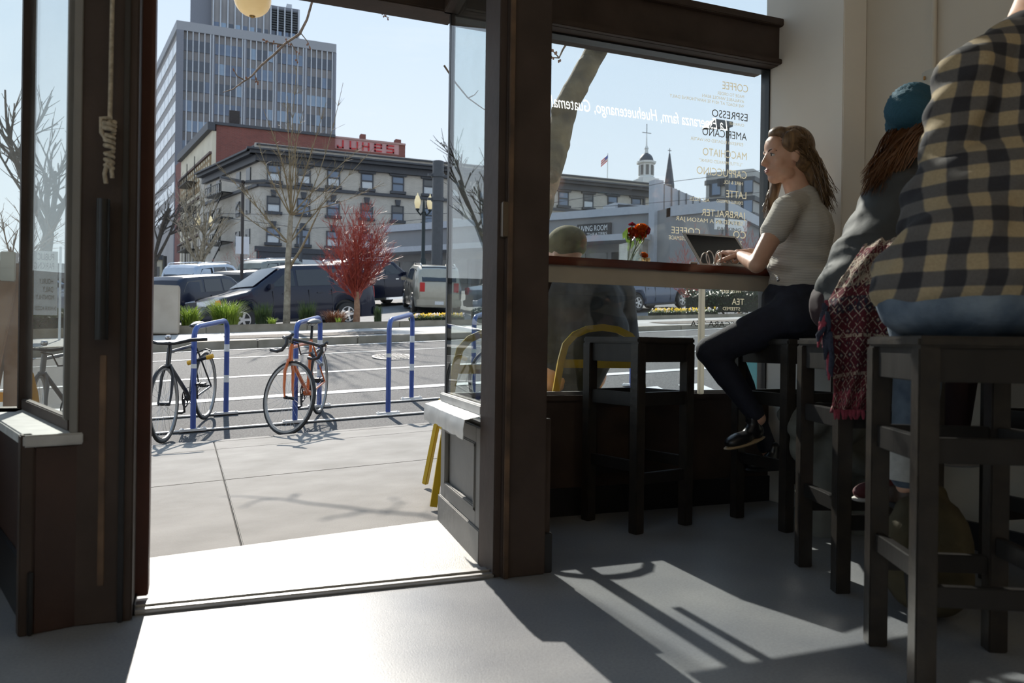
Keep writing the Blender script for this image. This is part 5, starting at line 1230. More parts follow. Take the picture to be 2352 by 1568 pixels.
def roofline():
    wp = mat('white_cupola_paint', (.62, .62, .60), .6, var=.05); sl = mat('slate', (.06, .065, .08), .5, var=.15); Y = 105
    root = empty('church_cupola'); tag(root, 'white church cupola with dark dome and weather vane', 'cupola'); c = onY(1484, 412, Y); s = (onY(1505, 400, Y).x-onY(1464, 400, Y).x)/2; z = c.z; H_ = onY(1484, 372, Y).z-z
    MB().box(c.x-s*.9, c.x+s*.9, Y-s*.9, Y+s*.9, 3.5, z).build('base', wp, root)
    d_ = MB().lathe((c.x, Y, z), [(s*.85, 0), (s*.85, H_*.1), (s*.72, H_*.15), (s*.72, H_*.85), (s*.95, H_*.9), (s*.98, H_), (s*.7, H_*1.02)], 8).build('drum', wp, root)
    for k in range(8):
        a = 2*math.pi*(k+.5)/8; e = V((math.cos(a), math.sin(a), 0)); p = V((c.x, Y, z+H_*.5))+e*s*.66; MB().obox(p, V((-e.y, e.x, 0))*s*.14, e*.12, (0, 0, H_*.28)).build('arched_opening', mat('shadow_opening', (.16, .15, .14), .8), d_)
    MB().lathe((c.x, Y, z+H_), [(s*.70*math.cos(R(a)), s*.85*math.sin(R(a))) for a in range(0, 89, 11)], 16).build('dome', sl, root, smooth=50)
    MB().lathe((c.x, Y, z+H_+s*.85), [(s*.2, 0), (s*.15, .6), (s*.22, .7), (.12, 1.2), (.06, 3.2)], 8).build('lantern', wp, root, smooth=40)
    t = z+H_+s*.85; MB().tube([(c.x, Y, t+1), (c.x, Y, t+4.6)], .06, 5).tube([(c.x-.8, Y, t+3.2), (c.x+.8, Y, t+3.2)], .06, 4).build('weather_vane', sl, root); settle(root, (c.x, Y, z))
    root = empty('church_spire'); tag(root, 'slender dark church spire beside the cupola', 'spire'); Y = 115; c = onY(1537, 425, Y); tz_ = onY(1536, 352, Y).z; s = (onY(1547, 420, Y).x-onY(1527, 420, Y).x)/2
    MB().lathe((c.x, Y, c.z-4), [(s*1.15, 4-c.z+3), (s*1.1, 0), (s, 4), (.12, tz_-c.z+4)], 8).build('steeple', sl, root); MB().tube([(c.x, Y, tz_-.3), (c.x, Y, tz_+.9)], .06, 4).tube([(c.x-.35, Y, tz_+.5), (c.x+.35, Y, tz_+.5)], .06, 4).build('cross', sl, root); settle(root, (c.x, Y, c.z-4))
    root = empty('flagpole'); tag(root, 'rooftop flagpole with a small striped flag', 'flagpole'); Y = 95; a = onY(1395, 420, Y); b = onY(1395, 352, Y); MB().tube([(a.x, Y, onY(597, 331, 80).z-.2), (a.x, Y, b.z)], .06, 6).build('pole', wp, root)
    f0 = onY(1388, 368, Y); w_ = a.x-f0.x+.05
    for k in range(5): zz = b.z-.2-.17*k; MB().prism([(a.x, Y, zz), (a.x-w_*1.6, Y+.2, zz-.9), (a.x-w_*1.6, Y+.2, zz-1.07), (a.x, Y, zz-.17)], (0, .03, 0)).build('stripe', tail_red if k % 2 == 0 else wp, root)
    MB().prism([(a.x, Y-.04, b.z-.2), (a.x-w_*.7, Y+.05, b.z-.6), (a.x-w_*.7, Y+.05, b.z-1.0), (a.x, Y-.04, b.z-.65)], (0, -.02, 0)).build('canton', blue_p, root); settle(root, a)
roofline()
# distant filler buildings beyond the lot, seen past the sidelights
for lab, x0, x1, pyt, Y, m_ in (('distant grey block behind the left dusty panes', -140, 240, 600, 90, stone), ('distant low block behind the right sidelight', 1020, 1250, 585, 100, stone), ('distant low building left of the tower', 240, 372, 585, 110, cream_st)):
    a = onY(x0, pyt, Y); b = onY(x1, pyt, Y); root = empty('distant_building'); tag(root, lab, 'building', 'distant buildings'); MB().box(a.x, b.x, Y, Y+12, 2.5, a.z).build('wall', m_, root); MB().box(a.x-.2, b.x+.2, Y-.3, Y+.2, a.z-.3, a.z+.3).build('parapet', trim_dark, root)
    n = 6
    for k in range(n): x = lerp(a.x, b.x, (k+.25)/n); MB().box(x, x+(b.x-a.x)/n*.5, Y-.08, Y+.1, a.z-3, a.z-1.2).build('window', win_dark, root)
    settle(root, (a.x, Y, 2.5))
# ---------------------------------------------------------------- lettering on the big window (reads from the street, mirrored from inside)
def vinyl(name, col, tr):
    m = bpy.data.materials.new(name); m.use_nodes = True; N = m.node_tree.nodes; L = m.node_tree.links; N.remove(N['Principled BSDF']); d = N.new('ShaderNodeBsdfDiffuse'); d.inputs[0].default_value = _c(col); t = N.new('ShaderNodeBsdfTranslucent'); t.inputs[0].default_value = _c(col); x = N.new('ShaderNodeMixShader'); x.inputs[0].default_value = tr
    tc = N.new('ShaderNodeTexCoord'); n = N.new('ShaderNodeTexNoise'); n.inputs['Scale'].default_value = 90; L.new(tc.outputs['Object'], n.inputs['Vector']); bp = N.new('ShaderNodeBump'); bp.inputs['Strength'].default_value = .1; L.new(n.outputs['Fac'], bp.inputs['Height']); L.new(bp.outputs[0], d.inputs['Normal'])
    L.new(d.outputs[0], x.inputs[1]); L.new(t.outputs[0], x.inputs[2]); L.new(x.outputs[0], N['Material Output'].inputs[0]); return m
lt_dark = mat('dark_vinyl', (.10, .09, .07), .5, var=.1); lt_cream = vinyl('cream_vinyl', (.55, .48, .34), .55); lt_white = vinyl('white_marker', (.95, .95, .95), .9); frost = vinyl('frosted_acrylic', (.8, .77, .7), .7)
def wtext(body, x0, x1, yb, cap, m_, shear=0, name='lettering'):
    a = onY(x0, yb, .006); b = onY(x1, yb, .006); t = onY(x0, yb-cap, .006)
    mt = M4(((-1, 0, 0), (0, 0, 1), (0, 1, 0))).transposed().to_4x4(); mt.translation = (a.x, .0062, a.z)
    text_obj(body, name, m_, win, mt, wfit=abs(a.x-b.x), hfit=t.z-a.z, shear=shear, bold=.0)
for body, x0, x1, yb, cap, m_ in [
    ('COFFEE', 1718, 1659, 213, 17, lt_cream), ('MADE TO ORDER', 1709, 1648, 226, 7, lt_cream), ('AVAILABLE WHOLE BEAN', 1709, 1613, 237, 7, lt_cream), ('WE ROAST AT 4019 SE HAWTHORNE DAILY', 1709, 1538, 248, 7, lt_cream),
    ('ESPRESSO', 1717, 1635, 279, 17, lt_dark), ('CURRENT', 1709, 1675, 291, 6, lt_cream), ('AMERICANO', 1715, 1613, 323, 17, lt_dark), ('ESPRESSO FLOATED ON WATER', 1707, 1586, 336, 7, lt_cream),
    ('MACCHIATO', 1715, 1614, 368, 17, lt_cream), ('"LITTLE MARKED DRINK"', 1705, 1606, 382, 7, lt_cream), ('CAPPUCCINO', 1715, 1600, 411, 17, lt_cream), ('HERE & SOL', 1706, 1662, 426, 8, lt_cream),
    ('LATTE', 1714, 1668, 457, 16, lt_cream), ('DOUBLE ESPRESSO', 1706, 1646, 470, 7, lt_cream), ('ALL SIZES', 1630, 1584, 464, 8, lt_cream), ('JARBRALTER', 1713, 1611, 503, 15, lt_cream), ('SERVED IN A MASON JAR', 1706, 1552, 518, 9, lt_cream),
    ('CO', 1713, 1684, 548, 16, lt_cream), ('COFFEE', 1608, 1542, 540, 15, lt_cream), ('HOUSEMADE', 1590, 1536, 553, 9, lt_cream), ('24', 1704, 1694, 562, 8, lt_cream),
    ('SAME CHAI', 1701, 1660, 662, 8, lt_cream), ('WITH ESPR', 1703, 1655, 673, 9, lt_cream), ('TEA', 1709, 1681, 700, 14, lt_cream), ('STEEPED', 1700, 1660, 713, 7, lt_cream), ('CASCARA TEA', 1712, 1586, 752, 13, lt_dark), ('WATER', 1560, 1520, 809, 9, lt_dark)]:
    wtext(body, x0, x1, yb, cap, m_)
wtext('La Esperanza farm, Huehuetenango, Guatemala', 1671, 1256, 300, 25, lt_white, .25, 'handwriting')

# ---------------------------------------------------------------- window counter
redwood = mat('red_varnished_wood', (.075, .016, .010), .18, scale=6, col2=(.15, .035, .018), stretch=(.4, 6, 6), coat=.6); cream_w = mat('cream_painted_wood', (.50, .45, .36), .6, scale=8, var=.06)
bc = empty('bar_counter'); tag(bc, 'red varnished window counter with cream apron', 'counter')
MB().box(.19, 1.685, -.35, -.13, 1.052, 1.085).build('top', redwood, bc, bevel=.004)
MB().box(.19, 1.685, -.33, -.31, .985, 1.052).build('apron', cream_w, bc); MB().box(.19, 1.685, -.31, -.15, 1.035, 1.052).build('underside', cream_w, bc)
lp = onY(1611, 700, -.075); MB().box(lp.x-.011, lp.x+.011, -.09, -.065, .52, 1.06).box(lp.x-.011, lp.x+.011, -.16, -.065, 1.04, 1.052).build('leg', frost, bc, bevel=.002)
for x in (.4,): MB().prism([(x, -.092, 1.035), (x, -.30, 1.035), (x, -.092, .80)], (.03, 0, 0)).build('bracket', wood_dark, bc)
settle(bc, (.94, -.2, 1.052))

# ---------------------------------------------------------------- stools
def make_stool():
    root = empty('bar_stool'); h_ = .775; s = .142; lg = .0225
    MB().box(-.165, .165, -.165, .165, h_-.025, h_).build('seat', stool_worn, root, bevel=.006)
    for sx_ in (-1, 1):
        for sy_ in (-1, 1): MB().box(sx_*s-lg, sx_*s+lg, sy_*s-lg, sy_*s+lg, 0, h_-.025).build('leg', stool_worn, root, bevel=.003)
    for nm, z0, z1, th in (('apron', h_-.10, h_-.025, .010), ('upper_rail', .50, .555, .010), ('footrest', .19, .235, .011)):
        a = s-lg
        for sg in (-1, 1):
            MB().box(-a, a, sg*s-th, sg*s+th, z0, z1).build(nm, black_stain, root, bevel=.002); dz = .0 if nm != 'footrest' else .05
            MB().box(sg*s-th, sg*s+th, -a, a, z0+dz, z1+dz).build(nm, black_stain, root, bevel=.002)
    return root
st0 = make_stool(); tag(st0, 'empty black wooden bar stool in front of the window counter', 'stool', 'black bar stools'); st0.location = (.833, -.26, 0); st0.rotation_euler.z = R(14)
def stool(x, y, a, label):
    c = copy_tree(st0); c.location = (x, y, 0); c.rotation_euler.z = R(a); c['label'] = label; return c
stool(1.455, -.45, 4, 'black bar stool under the woman in the striped shirt')
stool(1.12, -1.20, -20, 'black bar stool under the person in the blue beanie')
stool(.76, -1.835, -27.8, 'nearest black bar stool, under the man in the plaid shirt')
stool(1.63, -1.50, -5, 'black bar stool in the dark corner by the side wall')

# ---------------------------------------------------------------- things on the counter
CT = 1.085
lap_m = mat('laptop_aluminium', (.50, .47, .43), .35, metal=.5, var=.04); scr = mat('dark_screen', (.010, .010, .010), .15, var=.1); keys = mat('laptop_keys', (.05, .05, .05), .5)
lb = onY(1606, 604, -.17); lx0 = lb.x; lx1 = lx0+.305
lt_ = empty('laptop'); tag(lt_, 'open silver laptop with a dark screen on the counter', 'laptop')
MB().box(lx0, lx1, -.33, -.175, CT, CT+.014).build('base', lap_m, lt_, bevel=.004); MB().box(lx0+.02, lx1-.02, -.27, -.19, CT+.0135, CT+.0155).build('keyboard', keys, lt_)
lid_d = V((0, .155, .170)).normalized(); ln_ = lid_d.cross(V((1, 0, 0))).normalized()
if ln_.y > 0: ln_ = -ln_
c0 = V(((lx0+lx1)/2, -.182, CT+.012)); hl = .228
lid = MB().obox(c0+lid_d*hl/2, (.1525, 0, 0), lid_d*hl/2, ln_*.004).build('lid', lap_m, lt_, bevel=.003); MB().obox(c0+lid_d*hl/2+ln_*.0042, (.137, 0, 0), lid_d*(hl/2-.016), ln_*.0006).build('screen', scr, lid)
MB().tube([(lx0+.01, -.172, CT+.010), (lx1-.01, -.172, CT+.010)], .006, 8).build('hinge', lap_m, lt_, smooth=40); settle(lt_, (lx0+.15, -.25, CT))
# white cable
cab = []; c = onY(1660, 590, -.30)
for i in range(30): a = math.pi*(1-i/29); cab.append((c.x-.098+.024*math.cos(a), -.31, CT+.004+.052*math.sin(a)))
for i in range(240):
    t = i/239; a = -math.pi/2+t*2*math.pi*6.5; rr = .026+.008*math.sin(t*11); cab.append((c.x-.070+.135*t+rr*.55*math.cos(a), -.305+.022*math.sin(a*.63), CT+.034+rr*1.05*math.sin(a)))
tag(MB().tube(cab, .0022, 6).build('charging_cable', mat('white_cable', (.62, .58, .52), .5), smooth=60), 'coiled white charging cable in front of the laptop', 'cable')
pp = onY(1597, 601, -.33); tag(MB().tube([(pp.x-.03, -.335, CT+.006), (pp.x+.005, -.335, CT+.006)], .005, 10).build('pen', lap_m, smooth=40), 'small bright metal pen at the counter edge', 'pen')
# vase with roses
vg = glass('clear_tumbler_glass', (.95, .97, .97), .05, 20, 2.0); stem_m = mat('rose_stem', (.16, .22, .05), .5, var=.2); rleaf = leafmat('rose_leaf', (.08, .16, .03), (.24, .36, .08), .5, 30)
vp_ = onY(1448, 596, -.22); vx = vp_.x; vy = -.22
va = empty('flower_vase'); tag(va, 'square clear glass vase with orange roses on the counter', 'vase')
MB().box(vx-.036, vx+.036, vy-.036, vy-.033, CT, CT+.085).box(vx-.036, vx+.036, vy+.033, vy+.036, CT, CT+.085).box(vx-.036, vx-.033, vy-.033, vy+.033, CT, CT+.085).box(vx+.033, vx+.036, vy-.033, vy+.033, CT, CT+.085).box(vx-.036, vx+.036, vy-.036, vy+.036, CT, CT+.008).build('glass', vg, va)
MB().box(vx-.0325, vx+.0325, vy-.0325, vy+.0325, CT+.009, CT+.05).build('water', glass('vase_water', (.93, .96, .95), .02, 10, 1.0), va); settle(va, (vx, vy, CT))
def rose(px, py, rad, col, col2, label, foot, lookd=(-.3, -.9, .3)):
    h_ = onY(px, py, vy); root = empty('rose'); tag(root, label, 'flower', 'cut roses on the counter'); pm_ = leafmat('petal_%g' % col[1], col, col2, .45, 40); f = V(lookd).normalized(); s1 = f.orthogonal().normalized(); s2 = f.cross(s1)
    for layer in range(4):
        n = 3+layer; 
        for k in range(n):
            a = 2*math.pi*k/n+layer*.6; e = s1*math.cos(a)+s2*math.sin(a); t = V(-s1*math.sin(a)+s2*math.cos(a)); rr = rad*(.30+.23*layer); q = MB()
            q.grid(lambda u, v: h_+e*(rr*(.75+.35*u*(layer/3)))*(1-.25*(2*v-1)**2)+t*rr*1.15*(2*v-1)*(.6+.4*math.sin(math.pi*min(1, u*.8+.2)))+f*rad*(-.75+1.25*u*(1-.13*layer)), 4, 5)
            q.build('petal', pm_, root, smooth=80)
    MB().ell(h_-f*rad*.1, (rad*.5, rad*.5, rad*.6)).build('heart', pm_, root, smooth=180); 
    MB().tube([h_-f*rad*.7, h_.lerp(V(foot), .3)+V((0, 0, -.01)), h_.lerp(V(foot), .7), V(foot)], [.003, .0028, .0028, .0028], 6).build('stem', stem_m, root, smooth=60); MB().ell(h_-f*rad*.75, (rad*.32, rad*.32, rad*.25)).build('sepals', stem_m, root, smooth=180)
    return root, h_
ft = (vx-.012, vy, CT+.012)
O1, O2 = (.62, .10, .012), (.80, .24, .02); D1, D2 = (.40, .045, .015), (.62, .11, .02); C1, C2 = (.32, .012, .035), (.45, .03, .06)
rose(1472, 520, .024, O1, O2, 'uppermost orange rose in the glass vase', (vx+.004, vy, CT+.012), (-.4, -.5, .75)); rose(1452, 534, .024, D1, D2, 'lower left orange-red rose in the glass vase', ft)
rose(1475, 534, .024, D1, D2, 'lower right orange-red rose in the glass vase', (vx-.004, vy, CT+.012), (.1, -.9, .2)); rose(1452, 513, .012, C1, C2, 'small crimson rosebud in the glass vase', ft, (0, -.1, 1)); rose(1490, 527, .016, C1, C2, 'crimson rose at the right of the glass vase', (vx, vy, CT+.012), (.8, -.2, .2))
lv = MB()
for px, py, s_ in ((1436, 536, .028), (1440, 545, .024), (1470, 549, .024), (1463, 545, .02), (1445, 555, .022), (1452, 562, .022), (1443, 568, .018)):
    p = onY(px, py, vy); d = V((random.uniform(-.5, .5), random.uniform(-.3, .3), 1)).normalized(); s1 = V((.9, -.3, 0)); lv.quad(p-d*s_, p+s1*s_*.45, p+d*s_, p-s1*s_*.45)
lo_ = lv.build('rose_leaves', rleaf, va); lo_.data.transform(M4.Translation(-V((vx, vy, CT)))); lo_['kind'] = 'stuff'
cp = onY(1480, 590, -.22); tm_ = empty('tea_light_glass'); tag(tm_, 'low glass tumbler holding an orange blossom', 'glass')
MB().lathe((cp.x, -.22, CT), [(.024, 0), (.026, .028), (.024, .028), (.022, .004), (.001, .004)], 20).build('tumbler', glass('amber_tumbler', (.9, .75, .5), .1, 20, 1.5), tm_, smooth=40); settle(tm_, (cp.x, -.22, CT))
vy = -.22; rose(1480, 583, .015, O1, O2, 'single orange rose head on the low tumbler', (cp.x, -.22, CT+.01), (0, -.6, .8)); vy = -.22
# coat heaped in the corner behind the stools
coat_m = mat('grey_coat_cloth', (.10, .105, .095), .85, scale=5, col2=(.20, .20, .175), bump=.3, bscale=25)
cb = MB(); rnd = random.Random(6)
for k in range(16):
    p = V((1.50+rnd.uniform(-.16, .16), -.66+rnd.uniform(-.12, .10), .36+rnd.uniform(-.10, .14))); cb.ell(p, (rnd.uniform(.06, .13), rnd.uniform(.05, .10), rnd.uniform(.04, .08)), M4.Rotation(rnd.uniform(0, 3), 3, 'Z') @ M4.Rotation(rnd.uniform(-.6, .6), 3, 'Y'))
cb.caps((1.45, -.66, .0), .10, (1.5, -.64, .34), .15); cb.caps((1.62, -.70, .02), .09, (1.58, -.66, .34), .12)
tag(blob('heaped_coat', cb, coat_m, None, .014, 1), 'grey coat heaped over a bag by the plaster pier', 'coat')
# backpack on the floor by the man's stool
bpk = MB(); bp_ = V((1.02, -1.52, 0)); bpk.ell(bp_+V((0, 0, .17)), (.15, .10, .17)); bpk.ell(bp_+V((-.02, -.06, .12)), (.11, .07, .11)); bpk.caps(bp_+V((-.06, .02, .30)), .03, bp_+V((.06, .02, .33)), .03)
bk = tag(blob('backpack', bpk, mat('olive_canvas', (.05, .04, .02), .85, scale=10, col2=(.09, .075, .04), bump=.2), None, .012, 2), 'dark olive backpack slumped on the floor behind the stool', 'bag')
MB().tube([bp_+V((-.10, -.05, .26)), bp_+V((-.16, -.08, .15)), bp_+V((-.12, -.06, .03))], .012, 6).build('strap', black_metal, bk, smooth=60)

# ---------------------------------------------------------------- outdoor chairs
ychair = mat('yellow_powder_coat', (.62, .42, .012), .35, var=.08, scale=8, coat=.2)
def make_chair():
    root = empty('cafe_chair'); w_ = .20; d_ = .21
    MB().box(-w_, w_, -d_, d_-.02, .435, .452).build('seat', ychair, root, bevel=.008)
    def strip(pts, nm, wd=.030, th=.008):
        q = MB()
        for a, b in zip(pts, pts[1:]): q.beam(a, b, wd, th, up=(0, 1, 0)) if False else None
        pv = [V(p) for p in pts]; o = []
        for i, p in enumerate(pv):
            t = (pv[min(i+1, len(pv)-1)]-pv[max(i-1, 0)]).normalized(); nrm = V((0, 1, 0)); sd = t.cross(nrm).normalized()
            o.append([p+sd*th/2*4+nrm*wd/2*.5, p-sd*th/2*4+nrm*wd/2*.5, p-sd*th/2*4-nrm*wd/2*.5, p+sd*th/2*4-nrm*wd/2*.5])
        base = len(q.v); q.v = [x for r_ in o for x in r_]
        for i in range(len(o)-1):
            for j in range(4): q.f.append((i*4+j, i*4+(j+1) % 4, (i+1)*4+(j+1) % 4, (i+1)*4+j))
        q.f += [(0, 1, 2, 3), tuple(len(o)*4-4+k for k in range(4))[::-1]]
        q.build(nm, ychair, root, smooth=40)
    arch = [(-w_-.10, d_+.08, .0)]+[(-w_-.025, d_+.02, .45), (-w_, d_+.03, .62)]
    for k in range(1, 8): a = math.pi*(1-k/8); arch.append((w_*math.cos(a)*1.0, d_+.045, .62+.16*math.sin(a)**.8))
    arch += [(w_, d_+.03, .62), (w_+.025, d_+.02, .45), (w_+.10, d_+.08, .0)]
    strip(arch, 'back_frame')
    MB().box(-w_+.01, w_-.01, d_+.02, d_+.032, .585, .625).build('back_rail', ychair, root, bevel=.003)
    for s in (-1, 1): MB().beam((s*(w_-.01), -d_+.01, .44), (s*(w_+.06), -d_-.06, 0), .026, .026).build('leg', ychair, root, bevel=.003); MB().beam((s*(w_-.005), -d_+.03, .30), (s*(w_+.005), d_, .30), .02, .012).build('stretcher', ychair, root)
    return root
ch0 = make_chair(); tag(ch0, 'yellow metal chair the man in the cap sits on', 'chair', 'yellow cafe chairs'); ch0.location = (.95, .46, side_z(.95, .46)); ch0.rotation_euler.z = R(172)
def chair(x, y, a, label): c = copy_tree(ch0); c.location = (x, y, side_z(x, y)+.002); c.rotation_euler.z = R(a); c['label'] = label; return c
chair(.43, .47, 172, 'yellow metal chair behind the right sidelight'); chair(-1.75, .85, 190, 'yellow metal chair behind the left dusty sidelight'); chair(-2.52, .8, 176, 'yellow metal chair at the far left pane')
# wooden folding signboard at the far left
wd = mat('oiled_wood', (.26, .11, .035), .5, scale=8, col2=(.36, .17, .06), stretch=(1, 1, .2)); a = onY(14, 700, .32)
fb = empty('folding_signboard'); tag(fb, 'wooden folding signboard leaning at the far left pane', 'signboard')
for (dx, lab) in ((0, 'front_leg'), (.10, 'back_leg')): MB().beam((a.x-.16+dx*1.6, (.32+dx), side_z(a.x, .32)), (a.x+.02, .34, 1.02), .05, .03, up=(0, 1, 0)).build(lab, wd, fb, bevel=.003)
MB().obox((a.x-.25, .36, .62), (.22, 0, .0), (.02, .006, .0), (.06, 0, .38)).build('board', wd, fb, bevel=.003); MB().box(a.x-.02, a.x+.03, .31, .37, .95, 1.06).build('hinge_plate', alu, fb, bevel=.003); settle(fb, (a.x-.1, .32, side_z(a.x, .32)))
# added panel imitating the parking sign's reflection in the left pane
bn = empty('sign_reflection'); tag(bn, 'pale panel imitating a mirrored sign reflection in the left sidelight', 'sign'); Y = 14.2
b0 = onY(76, 575, Y); b1 = onY(131, 724, Y); MB().box(b0.x, b1.x, Y, Y+.02, b1.z, b0.z).build('cloth', mat('reflection_panel', (.40, .39, .36), .8, var=.06), bn)
for x in (b0.x-.04, b1.x+.04): MB().tube([(x, Y+.03, far_z(x, Y)), (x, Y+.03, b0.z+.1)], .022, 8).build('post', refl_w, bn, smooth=40)
for body, py, cap, xa, xb in (('PUBLIC', 598, 13, 124, 86), ('PARKING', 619, 13, 124, 78), ('HOURLY', 652, 10, 122, 90), ('DAILY', 671, 11, 122, 98), ('MONTHLY', 688, 9, 124, 82), ('24 HOUR ACCESS', 713, 8, 129, 80)):
    p0 = onY(xa, py, Y-.01); p1 = onY(xb, py, Y-.01); mt = M4(((-1, 0, 0), (0, 0, 1), (0, 1, 0))).transposed().to_4x4(); mt.translation = (p0.x, Y-.012, p0.z)
    text_obj(body, 'lettering', lt_dark, bn, mt, wfit=abs(p0.x-p1.x), hfit=cap/F_PX*17.5)
settle(bn, ((b0.x+b1.x)/2, Y, far_z(b0.x, Y)))
# parking sign in the window
ps = empty('parking_sign'); tag(ps, 'white parking sign half hidden behind red twigs', 'sign'); Y = 22.6; s0 = onY(1642, 500, Y); s1 = onY(1716, 532, Y); MB().box(s0.x, s1.x, Y, Y+.03, s1.z, s0.z).build('board', refl_w, ps); MB().tube([(s0.x+.4, Y+.05, lot_z(s0.x, Y)), (s0.x+.4, Y+.05, s0.z)], .04, 8).build('post', pole_m, ps, smooth=40)
for body, py, xa, xb in (('PRIVATE', 513, 1645, 1700), ('PARKING', 528, 1648, 1702)):
    p0 = onY(xa, py, Y-.01); p1 = onY(xb, py, Y-.01); mt = M4(((1, 0, 0), (0, 0, 1), (0, -1, 0))).transposed().to_4x4(); mt.translation = (p0.x, Y-.012, p0.z); text_obj(body, 'lettering', lt_dark, ps, mt, wfit=p1.x-p0.x, hfit=.13)
settle(ps, (s0.x+.4, Y, lot_z(s0.x, Y)))
# teal newspaper box by the wall outside
tb = empty('newspaper_box'); p = onY(1729, 830, .55); z = side_z(p.x, .55); tag(tb, 'teal newspaper box outside at the plaster pier', 'newspaper box'); tm2 = mat('teal_enamel', (.02, .22, .25), .35, var=.1)
MB().box(p.x-.02, p.x+.30, .45, .80, z+.12, .74).build('cabinet', tm2, tb, bevel=.01); MB().box(p.x+.0, p.x+.28, .44, .452, z+.35, .70).build('door', car_glass, tb); MB().box(p.x+.02, p.x+.26, .5, .75, z, z+.12).build('foot', black_metal, tb); settle(tb, (p.x+.14, .62, z))
# ---------------------------------------------------------------- people
def skin_mat(name, col):
    m = mat(name, col, .5, var=.05, scale=30, bump=.03, bscale=300); b = m.node_tree.nodes['Principled BSDF']; b.inputs['Subsurface Weight'].default_value = .12; b.inputs['Subsurface Radius'].default_value = (.8, .3, .15); b.inputs['Subsurface Scale'].default_value = .01; return m
skin = skin_mat('fair_skin', (.62, .36, .25)); lip_m = mat('lips', (.42, .15, .12), .4); brow_m = mat('eyebrow', (.07, .045, .03), .8); eye_w = mat('eye_white', (.65, .62, .58), .25); iris_m = mat('iris', (.05, .045, .04), .2)
hair_brown = mat('golden_brown_hair', (.075, .04, .02), .42, scale=14, col2=(.24, .14, .06), stretch=(6, 6, .8), spec=.6); hair_dark = mat('auburn_hair', (.07, .028, .012), .4, scale=14, col2=(.22, .10, .04), spec=.6)
navy_j = mat('navy_trousers', (.010, .012, .024), .8, var=.2, scale=30, bump=.15, bscale=120); denim = mat('blue_denim', (.055, .085, .13), .85, scale=12, col2=(.17, .22, .28), bump=.25, bscale=160)
def hdg(a): a = R(a); return V((math.sin(a), math.cos(a), 0))
def frame(c, heading, pitch=0, roll=0):
    f = hdg(heading); l = V((-f.y, f.x, 0)); m = M4((-l, f, V((0, 0, 1)))).transposed().to_4x4()      # x right, y forward, z up
    m = M4.Translation(V(c)) @ m @ M4.Rotation(R(pitch), 4, 'X') @ M4.Rotation(R(roll), 4, 'Y'); return m
def head_prims(mb, T, s=1.0):
    r3 = T.to_3x3()
    def e(c, r): mb.ell(T @ (V(c)*s), [q*s for q in r], r3, 18, 12)
    e((0, -.020, .035), (.074, .092, .088)); e((0, .012, .010), (.068, .080, .085)); e((0, .030, -.045), (.055, .056, .062)); e((0, .050, -.088), (.030, .030, .024)); e((0, .062, .045), (.052, .030, .045))
    for k in (-1, 1):
        e((k*.038, .050, -.022), (.024, .026, .026)); e((k*.042, .018, -.070), (.020, .035, .026)); e((k*.072, -.008, -.004), (.008, .016, .028)); e((k*.030, .078, .022), (.022, .010, .007))
    mb.caps(T @ (V((0, .086, .012))*s), .007*s, T @ (V((0, .104, -.026))*s), .0105*s); e((0, .104, -.030), (.011, .010, .009))
    for k in (-1, 1): e((k*.010, .095, -.033), (.008, .009, .007))
    e((0, .080, -.060), (.022, .013, .015))
def face_parts(body, T, s=1.0):
    r3 = T.to_3x3()
    def e(c, r, nm, m_, par=body): q = MB(); q.ell(T @ (V(c)*s), [x*s for x in r], r3, 14, 9); return q.build(nm, m_, par, smooth=180)
    e((0, .0885, -.0560), (.019, .0055, .0042), 'upper_lip', lip_m); e((0, .0875, -.0635), (.016, .0055, .0046), 'lower_lip', lip_m)
    for k in (-1, 1):
        ey = e((k*.030, .0745, .004), (.0125, .0095, .0065), 'eye', eye_w); e((k*.030, .0825, .004), (.0048, .0030, .0050), 'iris', iris_m, ey)
        q = MB(); q.tube([T @ (V((k*x, y, z))*s) for x, y, z in ((.014, .089, .020), (.026, .088, .026), (.040, .080, .025), (.050, .068, .019))], [.0022*s, .003*s, .0026*s, .001*s], 6); q.build('eyebrow', brow_m, body, smooth=60)
        q = MB(); q.tube([T @ (V((k*x, y, z))*s) for x, y, z in ((.018, .0835, .006), (.030, .0860, .0115), (.043, .078, .006))], [.0012*s, .0018*s, .001*s], 5); q.build('lashes', iris_m, body, smooth=60)
def hand_prims(mb, wrist, d, up, curl=1.0, s=1.0, side=1):
    """palm along d, back of the hand towards up; five bent fingers of unequal length"""
    d = V(d).normalized(); up = V(up); up = (up-d*up.dot(d)).normalized(); sd = d.cross(up)*side; w = V(wrist)
    pc = w+d*.045*s; rot = M4((sd, d, up)).transposed()
    mb.ell(pc, (.038*s, .048*s, .016*s), rot, 14, 9); mb.caps(w-d*.03, .022*s, w+d*.02, .023*s)
    for i, (o, L_) in enumerate(((-.028, .82), (-.010, 1.0), (.010, .95), (.028, .75))):
        a = w+d*.082*s+sd*o*s; c1 = R(38*curl+4*i); c2 = R(95*curl+4*i); c3 = R(140*curl)
        b = a+(d*math.cos(c1)-up*math.sin(c1))*.036*L_*s; c = b+(d*math.cos(c2)-up*math.sin(c2))*.026*L_*s; e = c+(d*math.cos(c3)-up*math.sin(c3))*.020*L_*s
        mb.chain([a-d*.03*s, a, b, c, e], [.0095*s, .0095*s, .0088*s, .0080*s, .0070*s], 8)
    t0 = w+d*.018*s-sd*.026*s-up*.006*s; t1 = t0+(d*.55-sd*.55-up*.45).normalized()*.038*s; t2 = t1+(d*.9+sd*.05-up*.4).normalized()*.030*s; t3 = t2+(d*.8+sd*.5-up*.3).normalized()*.022*s
    mb.chain([t0, t1, t2, t3], [.014*s, .0115*s, .0100*s, .0080*s], 8)
